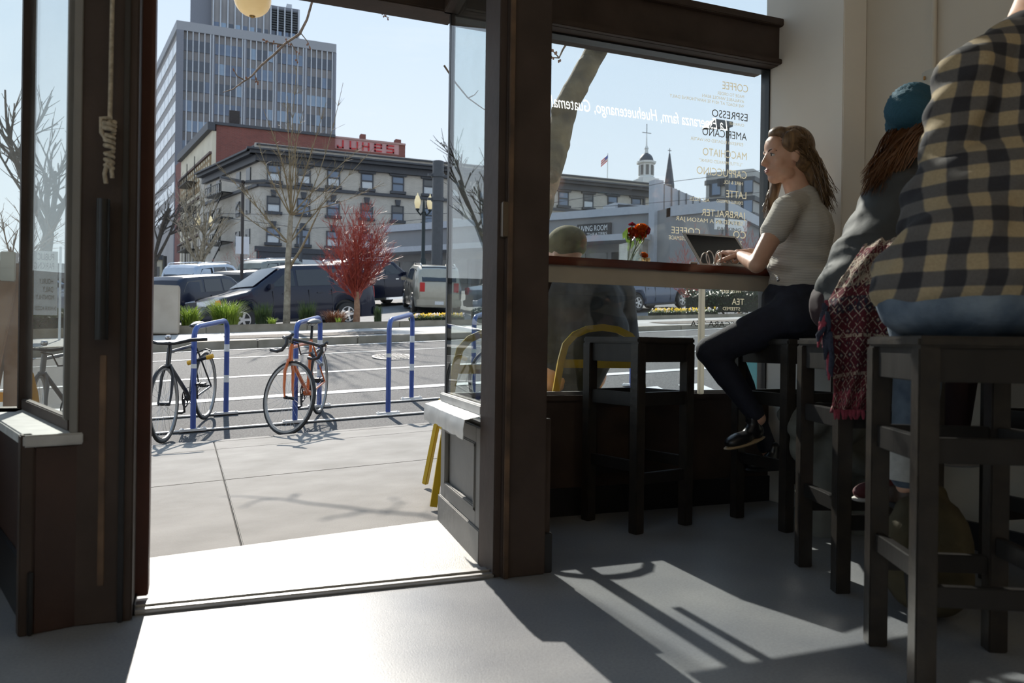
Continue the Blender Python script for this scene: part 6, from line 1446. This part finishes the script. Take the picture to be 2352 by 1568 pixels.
def shoe(nm, heel, toe, m_up, m_sole, parent, h_=.085, wd=.045):
    heel = V(heel); toe = V(toe); d = (toe-heel).normalized(); sd = d.cross(V((0, 0, 1))).normalized(); u = sd.cross(d)
    mb = MB(); rot = M4((sd, d, u)).transposed(); L_ = (toe-heel).length
    mb.ell(heel+d*L_*.22+u*.035, (wd*.8, L_*.25, .042), rot); mb.ell(heel+d*L_*.62+u*.022, (wd, L_*.38, .030), rot); mb.caps(heel+d*L_*.2+u*.03, wd*.75, heel+d*L_*.18+u*h_, wd*.68)
    so = blob(nm, mb, m_up, parent, .008, 2)
    q = MB(); q.ell(heel+d*L_*.5+u*.002, (wd*1.05, L_*.54, .012), rot, 18, 6); q.build('sole', m_sole, so, smooth=60); return so

# ---- woman in the striped shirt
shirt = bpy.data.materials.new('striped_knit'); shirt.use_nodes = True
def _stripes(m, c1, c2, sc, rough=.85):
    N = m.node_tree.nodes; L = m.node_tree.links; b = N['Principled BSDF']; b.inputs['Roughness'].default_value = rough; tc = N.new('ShaderNodeTexCoord')
    wv = N.new('ShaderNodeTexWave'); wv.wave_type = 'BANDS'; wv.bands_direction = 'Z'; wv.inputs['Scale'].default_value = sc; wv.inputs['Distortion'].default_value = .6; wv.inputs['Detail'].default_value = 1; L.new(tc.outputs['Object'], wv.inputs['Vector'])
    cr = N.new('ShaderNodeValToRGB'); cr.color_ramp.elements[0].color = _c(c1); cr.color_ramp.elements[1].color = _c(c2); cr.color_ramp.elements[0].position = .35; cr.color_ramp.elements[1].position = .6
    L.new(wv.outputs['Fac'], cr.inputs[0]); L.new(cr.outputs[0], b.inputs['Base Color']); bp = N.new('ShaderNodeBump'); bp.inputs['Strength'].default_value = .25; bp.inputs['Distance'].default_value = .003; L.new(wv.outputs['Fac'], bp.inputs['Height']); L.new(bp.outputs[0], b.inputs['Normal'])
_stripes(shirt, (.44, .41, .36), (.58, .545, .49), 48)
def woman():
    H = -50; fw = hdg(H); lf = V((-fw.y, fw.x, 0)); D0 = 3.40
    P = V((1.478, -.455, .875)); hl = P+lf*.085; hr = P-lf*.085
    kl = at(1632, 806, 3.36); al = at(1741, 960, 3.36); tl_ = at(1668, 1032, 3.30); heel_l = at(1752, 1003, 3.38)
    kr = at(1668, 800, 3.56); ar = at(1768, 1040, 3.52)
    waist = at(1838, 640, 3.40); chest = at(1838, 545, 3.40); nb = at(1842, 452, 3.40); hc = at(1806, 361, 3.38)
    sl_ = at(1806, 482, 3.27); sr = at(1858, 476, 3.48); el = at(1738, 607, 3.20); wl_ = at(1702, 588, 3.40); er = at(1790, 600, 3.60); wr_ = at(1722, 582, 3.56)
    b = MB()
    b.chain([P-V((0, 0, .02)), waist, chest, nb], [.135, .105, .115, .060], 16); b.ell(chest+V((0, 0, .03)), (.14, .105, .12), frame((0, 0, 0), H).to_3x3()); b.caps(hl, .085, hr, .085)
    T = frame(hc, -77, -2, -4); b.chain([nb-V((0, 0, .02)), T @ V((0, -.025, -.07)), T @ V((0, -.015, -.03))], [.060, .050, .055], 14); head_prims(b, T)
    for s_, e_, w_ in ((sl_, el, wl_), (sr, er, wr_)): b.chain([nb.lerp(s_, .5)-V((0, 0, .012)), s_, s_.lerp(e_, .5), e_, e_.lerp(w_, .35), w_], [.052, .050, .044, .037, .036, .025], 12)
    for h_, k_, a_ in ((hl, kl, al), (hr, kr, ar)): b.chain([h_, h_.lerp(k_, .5), k_, k_.lerp(a_, .35), a_], [.080, .070, .055, .050, .034], 12)
    body = blob('body', b, skin, None, .0055, 3); root = empty('person'); tag(root, 'woman in a striped grey shirt and navy trousers looking out over a laptop', 'person'); body.parent = root
    hb = MB(); hand_prims(hb, wl_, (wl_-el).normalized()*.6+V((-.35, .15, .05)), V((.15, -.75, .65)), .85, .95, 1); hand_prims(hb, wr_, V((-.85, .1, 0)), V((0, .2, 1)), .6, .95, -1)
    blob('hands', hb, skin, body, .0035, 2)
    face_parts(body, T)
    # shirt
    sh = MB(); sh.chain([waist+V((0, 0, -.015)), chest+V((0, 0, -.05)), chest+V((0, 0, .04)), nb-V((0, 0, .02))], [.138, .136, .136, .078], 18); sh.ell(chest+V((0, 0, .02))-fw*.015, (.150, .125, .135), frame((0, 0, 0), H).to_3x3()); sh.ell(waist+V((0, 0, .01))-fw*.02, (.142, .132, .07), frame((0, 0, 0), H).to_3x3())
    for s_, e_ in ((sl_, el), (sr, er)): sh.chain([nb.lerp(s_, .45)-V((0, 0, .015)), s_, s_.lerp(e_, .38)], [.066, .062, .062], 14)
    rnd = random.Random(8)
    def wr(p):
        t = (p.z-waist.z); return p+(p-V((waist.x, waist.y, p.z))).normalized()*(.005*math.sin(p.z*95+p.x*22)+.004*math.sin(p.z*55-p.y*45))*max(0, 1-abs(t-.04)/.16)
    so = blob('shirt', sh, shirt, body, .0075, 4, wr); so.data.transform(M4.Translation((0, 0, 0)))
    # open hem: cut below the hem line
    bm = bmesh.new(); bm.from_mesh(so.data); r_ = bmesh.ops.bisect_plane(bm, geom=bm.verts[:]+bm.edges[:]+bm.faces[:], plane_co=waist+V((0, 0, -.045)), plane_no=(.05, .05, -1), clear_outer=True); bm.to_mesh(so.data); bm.free()
    tr = MB(); tr.caps(hl, .118, hr, .118); tr.chain([P+V((0, 0, .045)), P-V((0, 0, .03))], [.142, .142], 18); tr.ell(P-fw*.045+V((0, 0, -.01)), (.17, .14, .10), frame((0, 0, 0), H).to_3x3()); tr.ell(P-fw*.03+V((0, 0, .08)), (.150, .125, .09), frame((0, 0, 0), H).to_3x3())
    for h_, k_, a_ in ((hl, kl, al), (hr, kr, ar)): tr.chain([h_, h_.lerp(k_, .5), k_, k_.lerp(a_, .35), k_.lerp(a_, .93)], [.102, .086, .064, .060, .042], 14)
    blob('trousers', tr, navy_j, body, .009, 3)
    leather = mat('black_leather', (.014, .014, .016), .3, var=.2); rs = mat('tan_sole', (.42, .30, .17), .5)
    shoe('shoe', heel_l, tl_, leather, rs, body); shoe('shoe', at(1790, 1072, 3.52), at(1716, 1080, 3.44), leather, mat('black_sole', (.02, .02, .02), .5), body)
    MB().ell(at(1787, 641, 3.27), (.008, .008, .010)).build('rivet', chrome, body, smooth=180)
    # hair
    hb = MB(); r3 = T.to_3x3(); hb.ell(T @ V((0, -.030, .045)), (.083, .092, .088), r3, 18, 12); hb.ell(T @ V((0, -.055, .0)), (.078, .072, .080), r3); hb.ell(T @ V((0, .035, .098)), (.050, .045, .030), r3); hb.ell(T @ V((-.062, .0, .055)), (.022, .055, .05), r3)
    hb.chain([T @ V((0, -.085, -.02)), T @ V((.005, -.125, -.085)), T @ V((.0, -.145, -.145)), T @ V((0, -.170, -.195))], [.068, .064, .054, .030], 12); hb.chain([T @ V((.070, -.02, .03)), T @ V((.082, -.005, -.07)), T @ V((.085, .015, -.16)), T @ V((.080, .02, -.21))], [.024, .028, .024, .010], 10)
    ho = blob('hair', hb, hair_brown, body, .007, 3)
    st = MB(); rnd = random.Random(4)
    for k in range(620):
        a = rnd.uniform(-1.25, 1.25); z0 = rnd.uniform(.03, .125); y0 = rnd.uniform(-.06, .05); s0 = V((math.sin(a)*.080, y0, z0)); q = s0-V((0, -.025, .04)); q = V((0, -.025, .04))+q.normalized()*.090
        back = V((rnd.uniform(-.05, .05), -.105+rnd.uniform(-.02, .02), -.03+rnd.uniform(-.03, .03))); sdx = 1 if a > 0 else -1
        if sdx < 0 and rnd.random() < .8: back.x -= .02
        end = V((back.x*1.1+rnd.uniform(-.03, .03), -.155+rnd.uniform(-.05, .04), -.195+rnd.uniform(-.05, .05))); mid = V((math.copysign(.088, a)*abs(math.sin(a))**.5, -.05, .03+rnd.uniform(-.05, .03)))
        if sdx > 0 and rnd.random() < .45: mid = V((.088, -.005, -.01)); back = V((.09+rnd.uniform(-.01, .015), .01, -.10)); end = V((.09+rnd.uniform(-.02, .03), .02+rnd.uniform(-.02, .03), -.20+rnd.uniform(-.05, .03)))
        P_4 = [T @ q, T @ mid, T @ back, T @ (back.lerp(end, .5)+V((rnd.uniform(-.012, .012), rnd.uniform(-.012, .012), 0))), T @ end]
        Q = []
        for i in range(17):
            t = i/16*4; j = min(3, int(t)); f_ = t-j; p0, p1, p2, p3 = P_4[max(0, j-1)], P_4[j], P_4[j+1], P_4[min(4, j+2)]
            Q.append(.5*((2*p1)+(p2-p0)*f_+(2*p0-5*p1+4*p2-p3)*f_*f_+(3*p1-p0-3*p2+p3)*f_**3))
        st.tube(Q, [.0016*(1-.75*(i/16)**2)+.0004 for i in range(17)], 3, cap=False)
    so_ = st.build('hair_strands', hair_brown, ho, smooth=80); so_['kind'] = 'stuff'
    settle(root, (P.x, P.y, .775))
woman()

# ---- man in the plaid shirt
def plaid(name, cx, cy):
    m = bpy.data.materials.new(name); m.use_nodes = True; N = m.node_tree.nodes; L = m.node_tree.links; b = N['Principled BSDF']; b.inputs['Roughness'].default_value = .9
    tc = N.new('ShaderNodeTexCoord'); sp = N.new('ShaderNodeSeparateXYZ'); L.new(tc.outputs['Object'], sp.inputs[0])
    def mth(op, a, v=None, b_=None):
        n = N.new('ShaderNodeMath'); n.operation = op; L.new(a, n.inputs[0])
        if v is not None: n.inputs[1].default_value = v
        if b_ is not None: L.new(b_, n.inputs[1])
        return n.outputs[0]
    # lean: shift the column with height so bands follow the bent back
    an = mth('SUBTRACT', mth('ADD', mth('MULTIPLY', sp.outputs[0], .83), None, mth('MULTIPLY', sp.outputs[1], -.56)), None, mth('MULTIPLY', sp.outputs[2], .16))
    def band(src, k):
        s = mth('SINE', mth('MULTIPLY', src, k)); n = N.new('ShaderNodeMapRange'); n.inputs['From Min'].default_value = -.22; n.inputs['From Max'].default_value = .22; n.interpolation_type = 'SMOOTHSTEP'; L.new(s, n.inputs[0]); return n.outputs[0]
    u = band(an, 2*math.pi/.074); v = band(sp.outputs[2], 2*math.pi/.072); t = mth('MULTIPLY', mth('ADD', u, None, v), .5)
    cr = N.new('ShaderNodeValToRGB'); e = cr.color_ramp.elements; e[0].color = (.024, .024, .030, 1); e[0].position = .1; e[1].color = (.36, .285, .175, 1); e[1].position = .92; q = e.new(.5); q.color = (.105, .098, .095, 1); L.new(t, cr.inputs[0])
    n = N.new('ShaderNodeTexNoise'); n.inputs['Scale'].default_value = 160; L.new(tc.outputs['Object'], n.inputs['Vector']); mx = N.new('ShaderNodeMixRGB'); mx.blend_type = 'OVERLAY'; mx.inputs[0].default_value = .25; L.new(cr.outputs[0], mx.inputs[1]); L.new(n.outputs['Fac'], mx.inputs[2]); L.new(mx.outputs[0], b.inputs['Base Color']); return m
def man():
    H = 62; fw = hdg(H); lf = V((-fw.y, fw.x, 0)); root = empty('person'); tag(root, 'man in a plaid flannel shirt sitting with his back to us', 'person')
    P = V((.775, -1.825, .885)); chest = at(2330, 330, 2.02); nb = at(2352, 72, 2.12); sl_ = at(2222, 180, 1.97); sr = at(2560, 250, 2.0); hc = at(2408, -48, 2.21)
    mid = P.lerp(chest, .5)-fw*.01; el = at(2160, 430, 1.96); wl_ = at(2330, 560, 2.22); er = at(2600, 560, 2.05); wr_ = at(2560, 620, 2.3)
    hl = P+lf*.10; hr = P-lf*.10; kl = at(2112, 806, 2.31); al = at(2088, 1110, 2.30); kr = P+hdg(78)*.44-lf*.08-V((0, 0, .05)); ar = kr+V((0, 0, -.45))-hdg(78)*.05
    b = MB(); b.chain([P, mid, chest, nb], [.13, .12, .125, .06], 16); b.caps(hl, .095, hr, .095); T = frame(hc, 70, -15); b.chain([nb-V((0, 0, .03)), T @ V((0, -.02, -.03))], [.068, .062], 14); head_prims(b, T, 1.04)
    for s_, e_, w_ in ((sl_, el, wl_), (sr, er, wr_)): b.chain([nb.lerp(s_, .5)-V((0, 0, .03)), s_-V((0, 0, .01)), e_, w_], [.045, .05, .04, .03], 12); hand_prims(b, w_, (w_-e_), V((0, 0, 1)), .5, 1.05)
    for h_, k_, a_ in ((hl, kl, al), (hr, kr, ar)): b.chain([h_, k_, k_.lerp(a_, .35), a_], [.095, .065, .058, .04], 12)
    body = blob('body', b, skin, root, .009, 3); face_parts(body, T, 1.04)
    s = MB(); Rm = frame((0, 0, 0), H).to_3x3(); s.ell(P+V((0, 0, .02)), (.215, .175, .14), Rm, 20, 12); s.chain([P+V((0, 0, .08)), mid, chest-V((0, 0, .02))], [.165, .165, .17], 20); s.ell(mid-fw*.02, (.205, .165, .17), Rm, 20, 12); s.ell(chest-fw*.01, (.215, .15, .18), Rm, 20, 12); s.chain([sl_-V((0, 0, .005)), nb-V((0, 0, .035)), sr-V((0, 0, .005))], [.082, .090, .082], 16); s.chain([chest, chest.lerp(nb, .5)-fw*.015, nb-V((0, 0, .045))], [.17, .135, .088], 18)
    for s_, e_, w_ in ((sl_, el, wl_), (sr, er, wr_)): s.chain([s_, s_.lerp(e_, .5), e_, e_.lerp(w_, .8)], [.082, .075, .066, .048], 16)
    s.ell(at(2085, 640, 1.86), (.05, .05, .08))
    def wr(p): return p+V((_r.x, _r.y, 0))*(.006*math.sin(p.z*70+p.y*30))-_f*(.006*math.sin(p.z*48-p.x*35+1.3*math.sin(p.x*20)))
    so = blob('flannel_shirt', s, None or plaid('plaid_flannel', P.x-.32, P.y-.16), body, .010, 3, wr)
    bm = bmesh.new(); bm.from_mesh(so.data); bmesh.ops.bisect_plane(bm, geom=bm.verts[:]+bm.edges[:]+bm.faces[:], plane_co=P+V((0, 0, -.055)), plane_no=(.06, -.02, -1), clear_outer=True); bm.to_mesh(so.data); bm.free()
    MB().chain([nb-V((0, 0, .035))+lf*.05, nb-V((0, 0, .02))-fw*.05, nb-V((0, 0, .035))-lf*.05], [.022, .024, .022], 10).build('collar', MATS.get('x') or mat('collar_cloth', (.30, .26, .20), .9, var=.2, scale=20), body, smooth=80)
    j = MB(); j.ell(P-V((0, 0, .04))-fw*.015, (.190, .155, .085), Rm, 20, 12); j.caps(hl-V((0, 0, .02)), .10, hr-V((0, 0, .02)), .10)
    for h_, k_, a_ in ((hl, kl, al), (hr, kr, ar)): j.chain([h_, k_, k_.lerp(a_, .4), k_.lerp(a_, .92)], [.095, .075, .066, .058], 14)
    blob('jeans', j, denim, body, .010, 3)
    cf = mat('turned_cuff_denim', (.42, .42, .40), .85, var=.15, scale=30, bump=.2); MB().lathe(kl.lerp(al, .90), [(.060, -.05), (.066, -.05), (.068, .03), (.060, .03)], 18, axis=(al-kl), closed=True).build('cuff', cf, body, smooth=50); MB().lathe(kr.lerp(ar, .92), [(.060, -.05), (.066, -.05), (.068, .03), (.060, .03)], 18, axis=(ar-kr), closed=True).build('cuff', cf, body, smooth=50)
    bt = mat('brown_boot', (.05, .03, .02), .5); shoe('boot', al+V((-.02, -.03, -.075)), al+V((.13, .18, -.085)), bt, MATS['black_sole'], body); shoe('boot', ar+V((-.04, 0, -.08)), ar+hdg(78)*.2+V((0, 0, -.09)), bt, MATS['black_sole'], body)
    hb = MB(); hb.ell(T @ V((0, -.025, .045)), (.085, .098, .092), T.to_3x3(), 18, 12); blob('hair', hb, hair_dark, body, .01, 2)
    settle(root, (P.x, P.y, .775))
man()

# ---- person in the blue beanie
def beanie_person():
    H = 68; fw = hdg(H); lf = V((-fw.y, fw.x, 0)); root = empty('person'); tag(root, 'hunched person in a blue knitted beanie and dark grey jacket', 'person'); Rm = frame((0, 0, 0), H).to_3x3()
    P = V((1.125, -1.20, .885)); mid = at(2010, 610, 2.60); chest = at(2070, 490, 2.68); nb = at(2105, 400, 2.74); hc = at(2122, 310, 2.80); sl_ = at(2050, 460, 2.74); sr = at(2150, 480, 2.55)
    el = at(2075, 610, 2.85); wl_ = at(2170, 600, 2.86); er = at(2150, 640, 2.55); wr_ = at(2250, 620, 2.62); hl = P+lf*.09; hr = P-lf*.09; kl = P+hdg(62)*.40+lf*.10-V((0, 0, .05)); al = at(2030, 1095, 2.66); kr = P+hdg(80)*.40-lf*.09-V((0, 0, .05)); ar = kr+V((-.05, 0, -.42))
    b = MB(); b.chain([P, mid, chest, nb], [.11, .11, .11, .055], 16); b.caps(hl, .085, hr, .085); T = frame(hc, 80, -22); b.chain([nb-V((0, 0, .02)), T @ V((0, -.02, -.05))], [.055, .052], 14); head_prims(b, T)
    for s_, e_, w_ in ((sl_, el, wl_), (sr, er, wr_)): b.chain([s_, e_, w_], [.05, .04, .028], 12); hand_prims(b, w_, (w_-e_), V((0, 0, 1)), .6)
    for h_, k_, a_ in ((hl, kl, al), (hr, kr, ar)): b.chain([h_, k_, k_.lerp(a_, .4), a_], [.09, .06, .052, .036], 12)
    body = blob('body', b, skin, root, .009, 3); face_parts(body, T)
    jm = mat('dark_grey_jacket', (.05, .054, .056), .7, scale=8, var=.2, bump=.12, bscale=40); j = MB(); j.ell(P+V((0, 0, .05)), (.170, .135, .15), Rm, 20, 12); j.chain([P+V((0, 0, .04)), P.lerp(mid, .55), mid, chest, nb-V((0, 0, .02))], [.135, .14, .15, .15, .08], 18); j.chain([sl_, nb-V((0, 0, .04)), sr], [.07, .085, .07], 14)
    for s_, e_, w_ in ((sl_, el, wl_), (sr, er, wr_)): j.chain([s_, e_, e_.lerp(w_, .85)], [.07, .055, .045], 14)
    def wr(p): return p+V((_r.x, _r.y, 0))*(.005*math.sin(p.z*60+p.y*25))
    blob('jacket', j, jm, body, .010, 3, wr)
    t = MB(); t.ell(P-V((0, 0, .03)), (.165, .135, .09), Rm); t.caps(hl, .105, hr, .105)
    for h_, k_, a_ in ((hl, kl, al), (hr, kr, ar)): t.chain([h_, k_, k_.lerp(a_, .4), k_.lerp(a_, .93)], [.10, .066, .058, .042], 14)
    blob('leggings', t, mat('plum_leggings', (.035, .016, .020), .8, var=.2), body, .010, 3)
    mar = mat('maroon_canvas_shoe', (.10, .02, .025), .7); wsol = mat('white_rubber_sole', (.62, .60, .57), .5); shoe('shoe', at(2062, 1130, 2.68), at(1968, 1150, 2.52), mar, wsol, body, .07, .048); shoe('shoe', ar+V((-.06, 0, -.06)), ar+V((.17, .02, -.07)), mar, wsol, body, .07, .048)
    # hat
    bm_ = bpy.data.materials.new('blue_rib_knit'); bm_.use_nodes = True; _stripes(bm_, (.024, .092, .138), (.026, .10, .15), 60); 
    for nd in bm_.node_tree.nodes:
        if nd.type == 'TEX_WAVE': nd.bands_direction = 'DIAGONAL'; nd.inputs['Distortion'].default_value = 0
    hb = MB(); r3 = T.to_3x3(); hb.ell(T @ V((0, -.035, .055)), (.098, .108, .095), r3, 20, 14); hb.ell(T @ V((0, -.105, .050)), (.086, .078, .085), r3); hb.ell(T @ V((.01, -.135, .02)), (.078, .066, .07), r3); hb.ell(T @ V((0, -.085, -.005)), (.090, .066, .055), r3); hb.ell(T @ V((0, -.02, .10)), (.06, .07, .06), r3)
    Ti = T.inverted()
    blob('beanie', hb, bm_, body, .008, 3, lambda p: p+(p-hc).normalized()*.0022*math.sin(34*math.atan2((Ti @ p).x, (Ti @ p).z-.03)))
    hs = MB(); rnd = random.Random(3)
    for k in range(420):
        a = T @ V((rnd.uniform(-.07, .075), -.085+rnd.uniform(-.03, .04), -.03+rnd.uniform(-.03, .02))); e = at(rnd.uniform(1975, 2060), rnd.uniform(395, 455), 2.62+rnd.uniform(-.03, .06)); m_ = a.lerp(e, .5)+V((rnd.uniform(-.02, .01), 0, rnd.uniform(.0, .03)))
        hs.tube([a, a.lerp(m_, .6)+V((0, 0, .01)), m_, m_.lerp(e, .6), e], [.0024, .0024, .002, .0016, .0005], 3, cap=False)
    ho = hs.build('hair', hair_dark, body, smooth=80)
    settle(root, (P.x, P.y, .775))
beanie_person()
# ---- scarf hanging over the stool
def scarf():
    m = bpy.data.materials.new('patterned_knit'); m.use_nodes = True; N = m.node_tree.nodes; L = m.node_tree.links; b = N['Principled BSDF']; b.inputs['Roughness'].default_value = .95
    uv = N.new('ShaderNodeAttribute'); uv.attribute_name = 'cloth'; sp = N.new('ShaderNodeSeparateXYZ'); L.new(uv.outputs['Vector'], sp.inputs[0])
    def mth(op, a, v=None, b_=None):
        n = N.new('ShaderNodeMath'); n.operation = op; L.new(a, n.inputs[0])
        if v is not None: n.inputs[1].default_value = v
        if b_ is not None: L.new(b_, n.inputs[1])
        return n.outputs[0]
    tri = mth('PINGPONG', mth('MULTIPLY', sp.outputs[1], 8.0), .5); dia = mth('ADD', mth('PINGPONG', mth('MULTIPLY', sp.outputs[0], 15.0), .5), None, tri)
    r1 = N.new('ShaderNodeValToRGB'); r1.color_ramp.interpolation = 'CONSTANT'; e = r1.color_ramp.elements; e[0].color = (.13, .018, .03, 1); e[1].position = .40; e[1].color = (.58, .50, .40, 1)
    for p, c in ((.52, (.13, .018, .03, 1)), (.70, (.025, .028, .05, 1)), (.84, (.50, .43, .34, 1))): q = e.new(p); q.color = c
    L.new(dia, r1.inputs[0])
    r2 = N.new('ShaderNodeValToRGB'); r2.color_ramp.interpolation = 'CONSTANT'; e = r2.color_ramp.elements; e[0].color = (.60, .52, .42, 1); e[1].position = .07; e[1].color = (.17, .02, .035, 1)
    for p, c in ((.11, (.55, .48, .38, 1)), (.30, (.14, .02, .03, 1)), (.36, (.03, .03, .05, 1)), (.46, (.13, .018, .03, 1)), (.58, (.55, .47, .36, 1)), (.60, (.12, .015, .03, 1)), (.80, (.5, .42, .34, 1)), (.82, (.14, .02, .03, 1)), (.9, (.33, .06, .09, 1))): q = e.new(p); q.color = c
    L.new(sp.outputs[0], r2.inputs[0])
    mx = N.new('ShaderNodeMixRGB'); mx.inputs[0].default_value = .5; n = N.new('ShaderNodeTexNoise'); n.inputs['Scale'].default_value = 35; mr = N.new('ShaderNodeMapRange'); mr.inputs['From Min'].default_value = .42; mr.inputs['From Max'].default_value = .58; L.new(n.outputs['Fac'], mr.inputs[0]); L.new(mr.outputs[0], mx.inputs[0]); L.new(r1.outputs[0], mx.inputs[1]); L.new(r2.outputs[0], mx.inputs[2]); L.new(mx.outputs[0], b.inputs['Base Color'])
    n2 = N.new('ShaderNodeTexNoise'); n2.inputs['Scale'].default_value = 220; bp = N.new('ShaderNodeBump'); bp.inputs['Strength'].default_value = .6; bp.inputs['Distance'].default_value = .006; L.new(n2.outputs['Fac'], bp.inputs['Height']); L.new(bp.outputs[0], b.inputs['Normal'])
    rows = [(2005, 2095, 545, 2.52), (1968, 2092, 585, 2.42), (1944, 2088, 622, 2.38), (1918, 2084, 662, 2.36), (1896, 2080, 702, 2.35), (1886, 2076, 742, 2.35), (1893, 2070, 782, 2.36), (1903, 2060, 822, 2.37), (1913, 2040, 862, 2.38), (1915, 2015, 902, 2.38), (1911, 1992, 948, 2.38)]
    mb = MB(); nu, nv = 40, 26
    def fn(u, v):
        t = u*10; i = min(9, int(t)); f_ = t-i; a, c = rows[i], rows[i+1]; x = lerp(lerp(a[0], c[0], f_), lerp(a[1], c[1], f_), v); D = lerp(a[3], c[3], f_)
        D += -.035*math.sin(math.pi*v)+.016*math.sin(v*17+u*5)+.010*math.sin(u*23+v*6)+.05*v
        return at(x, lerp(a[2], c[2], f_)-10*math.sin(math.pi*v), D)
    mb.grid(fn, nu, nv); me = mb.mesh('cloth'); at_ = me.attributes.new('cloth', 'FLOAT_VECTOR', 'POINT')
    for i in range(nu+1):
        for j in range(nv+1): at_.data[i*(nv+1)+j].vector = (i/nu, j/nv, 0)
    bm = bmesh.new(); bm.from_mesh(me); bmesh.ops.solidify(bm, geom=bm.faces[:], thickness=.012); bm.to_mesh(me); bm.free(); me.shade_smooth(); me.materials.append(m)
    root = empty('scarf'); tag(root, 'burgundy patterned knit scarf with tassels hanging over the stool', 'scarf'); link(me, 'cloth', root)
    rnd = random.Random(5); tn = [mat('burgundy_yarn', (.26, .04, .065), .95, var=.3, scale=80, bump=.5, bscale=200), mat('navy_yarn', (.03, .035, .06), .95, var=.3, scale=80, bump=.5, bscale=200), mat('cream_yarn', (.50, .42, .33), .95, var=.2, scale=80)]
    for k in range(20):
        t = k/19; x = lerp(1897, 1912, t)+rnd.uniform(-6, 6); y = lerp(690, 815, t); L_ = rnd.uniform(40, 95); lean = rnd.uniform(-38, 2)*(1-t)*.9; D = 2.335+rnd.uniform(-.02, .02)
        pts = [at(x, y, D), at(x+lean*.35+rnd.uniform(-3, 3), y+L_*.35, D-.01), at(x+lean*.75+rnd.uniform(-4, 4), y+L_*.7, D), at(x+lean, y+L_, D+.005)]
        MB().tube(pts, [.006, .009, .008, .003], 6).build('tassel', tn[k % 3 if k % 3 != 2 else rnd.choice((0, 1, 2))], root, smooth=60)
    for k in range(8): x = 1917+k*9; MB().tube([at(x, 940, 2.36), at(x+rnd.uniform(-3, 3), 952, 2.36), at(x+rnd.uniform(-4, 4), 962, 2.37)], [.006, .006, .003], 5).build('tassel', tn[0], root, smooth=60)
    settle(root, at(1960, 900, 2.38))
scarf()
# ---- man in the cap outside
def capman():
    H = -14; fw = hdg(H); lf = V((-fw.y, fw.x, 0)); root = empty('person'); tag(root, 'man in an olive cap and dark jacket sitting outside the window', 'person'); Rm = frame((0, 0, 0), H).to_3x3(); g = side_z(.92, .6)
    P = V((.95, .60, .45+g+.09)); mid = at(1362, 760, 4.06); chest = at(1350, 690, 4.02); nb = at(1318, 628, 4.02); hc = at(1297, 586, 4.04); sl_ = at(1272, 672, 3.93); sr = at(1424, 676, 4.15); el = at(1266, 800, 4.05); er = at(1440, 780, 4.25); wl_ = at(1300, 780, 4.3); wr_ = at(1390, 780, 4.4)
    hl = P+lf*.10; hr = P-lf*.10; kl = P+hdg(-25)*.44+V((0, 0, -.03)); kr = P+hdg(5)*.44+V((0, 0, -.03)); al = V((kl.x, kl.y+.05, side_z(kl.x, kl.y)+.09)); ar = V((kr.x, kr.y+.05, side_z(kr.x, kr.y)+.09))
    b = MB(); b.chain([P, mid, chest, nb], [.15, .14, .14, .06], 16); b.caps(hl, .11, hr, .11); T = frame(hc, -20, -8); b.chain([nb-V((0, 0, .02)), T @ V((0, -.02, -.04))], [.064, .06], 14); head_prims(b, T, 1.04)
    for s_, e_, w_ in ((sl_, el, wl_), (sr, er, wr_)): b.chain([s_, e_, w_], [.055, .043, .03], 12); hand_prims(b, w_, (w_-e_), V((0, 0, 1)), .5)
    for h_, k_, a_ in ((hl, kl, al), (hr, kr, ar)): b.chain([h_, k_, k_.lerp(a_, .4), a_], [.09, .062, .055, .04], 12)
    body = blob('body', b, skin, root, .010, 3); face_parts(body, T, 1.04)
    j = MB(); j.ell(P+V((0, 0, .04)), (.20, .17, .13), Rm, 20, 12); j.chain([P, mid, chest, nb-V((0, 0, .05))], [.17, .175, .17, .09], 18); j.ell(mid, (.205, .165, .17), Rm, 20, 12); j.ell(chest, (.215, .15, .14), Rm, 20, 12); j.chain([sl_, nb-V((0, 0, .06)), sr], [.085, .10, .085], 14); j.caps(nb-V((0, 0, .03))-fw*.05, .05, nb-V((0, 0, .10))-fw*.07, .08)
    for s_, e_, w_ in ((sl_, el, wl_), (sr, er, wr_)): j.chain([s_, e_, e_.lerp(w_, .85)], [.085, .07, .05], 14)
    blob('jacket', j, mat('dark_navy_jacket', (.022, .026, .034), .85, var=.2, scale=10, bump=.15, bscale=60), body, .011, 3)
    t = MB(); t.ell(P-V((0, 0, .02)), (.18, .15, .09), Rm)
    for h_, k_, a_ in ((hl, kl, al), (hr, kr, ar)): t.chain([h_, k_, k_.lerp(a_, .4), k_.lerp(a_, .95)], [.10, .072, .064, .055], 14)
    blob('trousers', t, navy_j, body, .012, 3); 
    for a_ in (al, ar): shoe('shoe', a_+V((0, -.06, -.085)), a_+V((0, .19, -.085)), MATS['black_leather'], MATS['black_sole'], body, .07)
    c = MB(); r3 = T.to_3x3(); c.ell(T @ V((0, -.02, .06)), (.096, .112, .088), r3, 20, 14); c.ell(T @ V((0, -.035, .02)), (.088, .090, .045), r3)
    co = blob('cap', c, mat('olive_cap_cloth', (.075, .065, .022), .9, scale=20, col2=(.14, .12, .045), bump=.2, bscale=150), body, .008, 3); MB().lathe(T @ V((0, -.02, .145)), [(.008, 0), (.006, .006), (.001, .008)], 10).build('cap_button', MATS['olive_cap_cloth'], co, smooth=50)
    settle(root, (P.x, P.y, g))
capman()
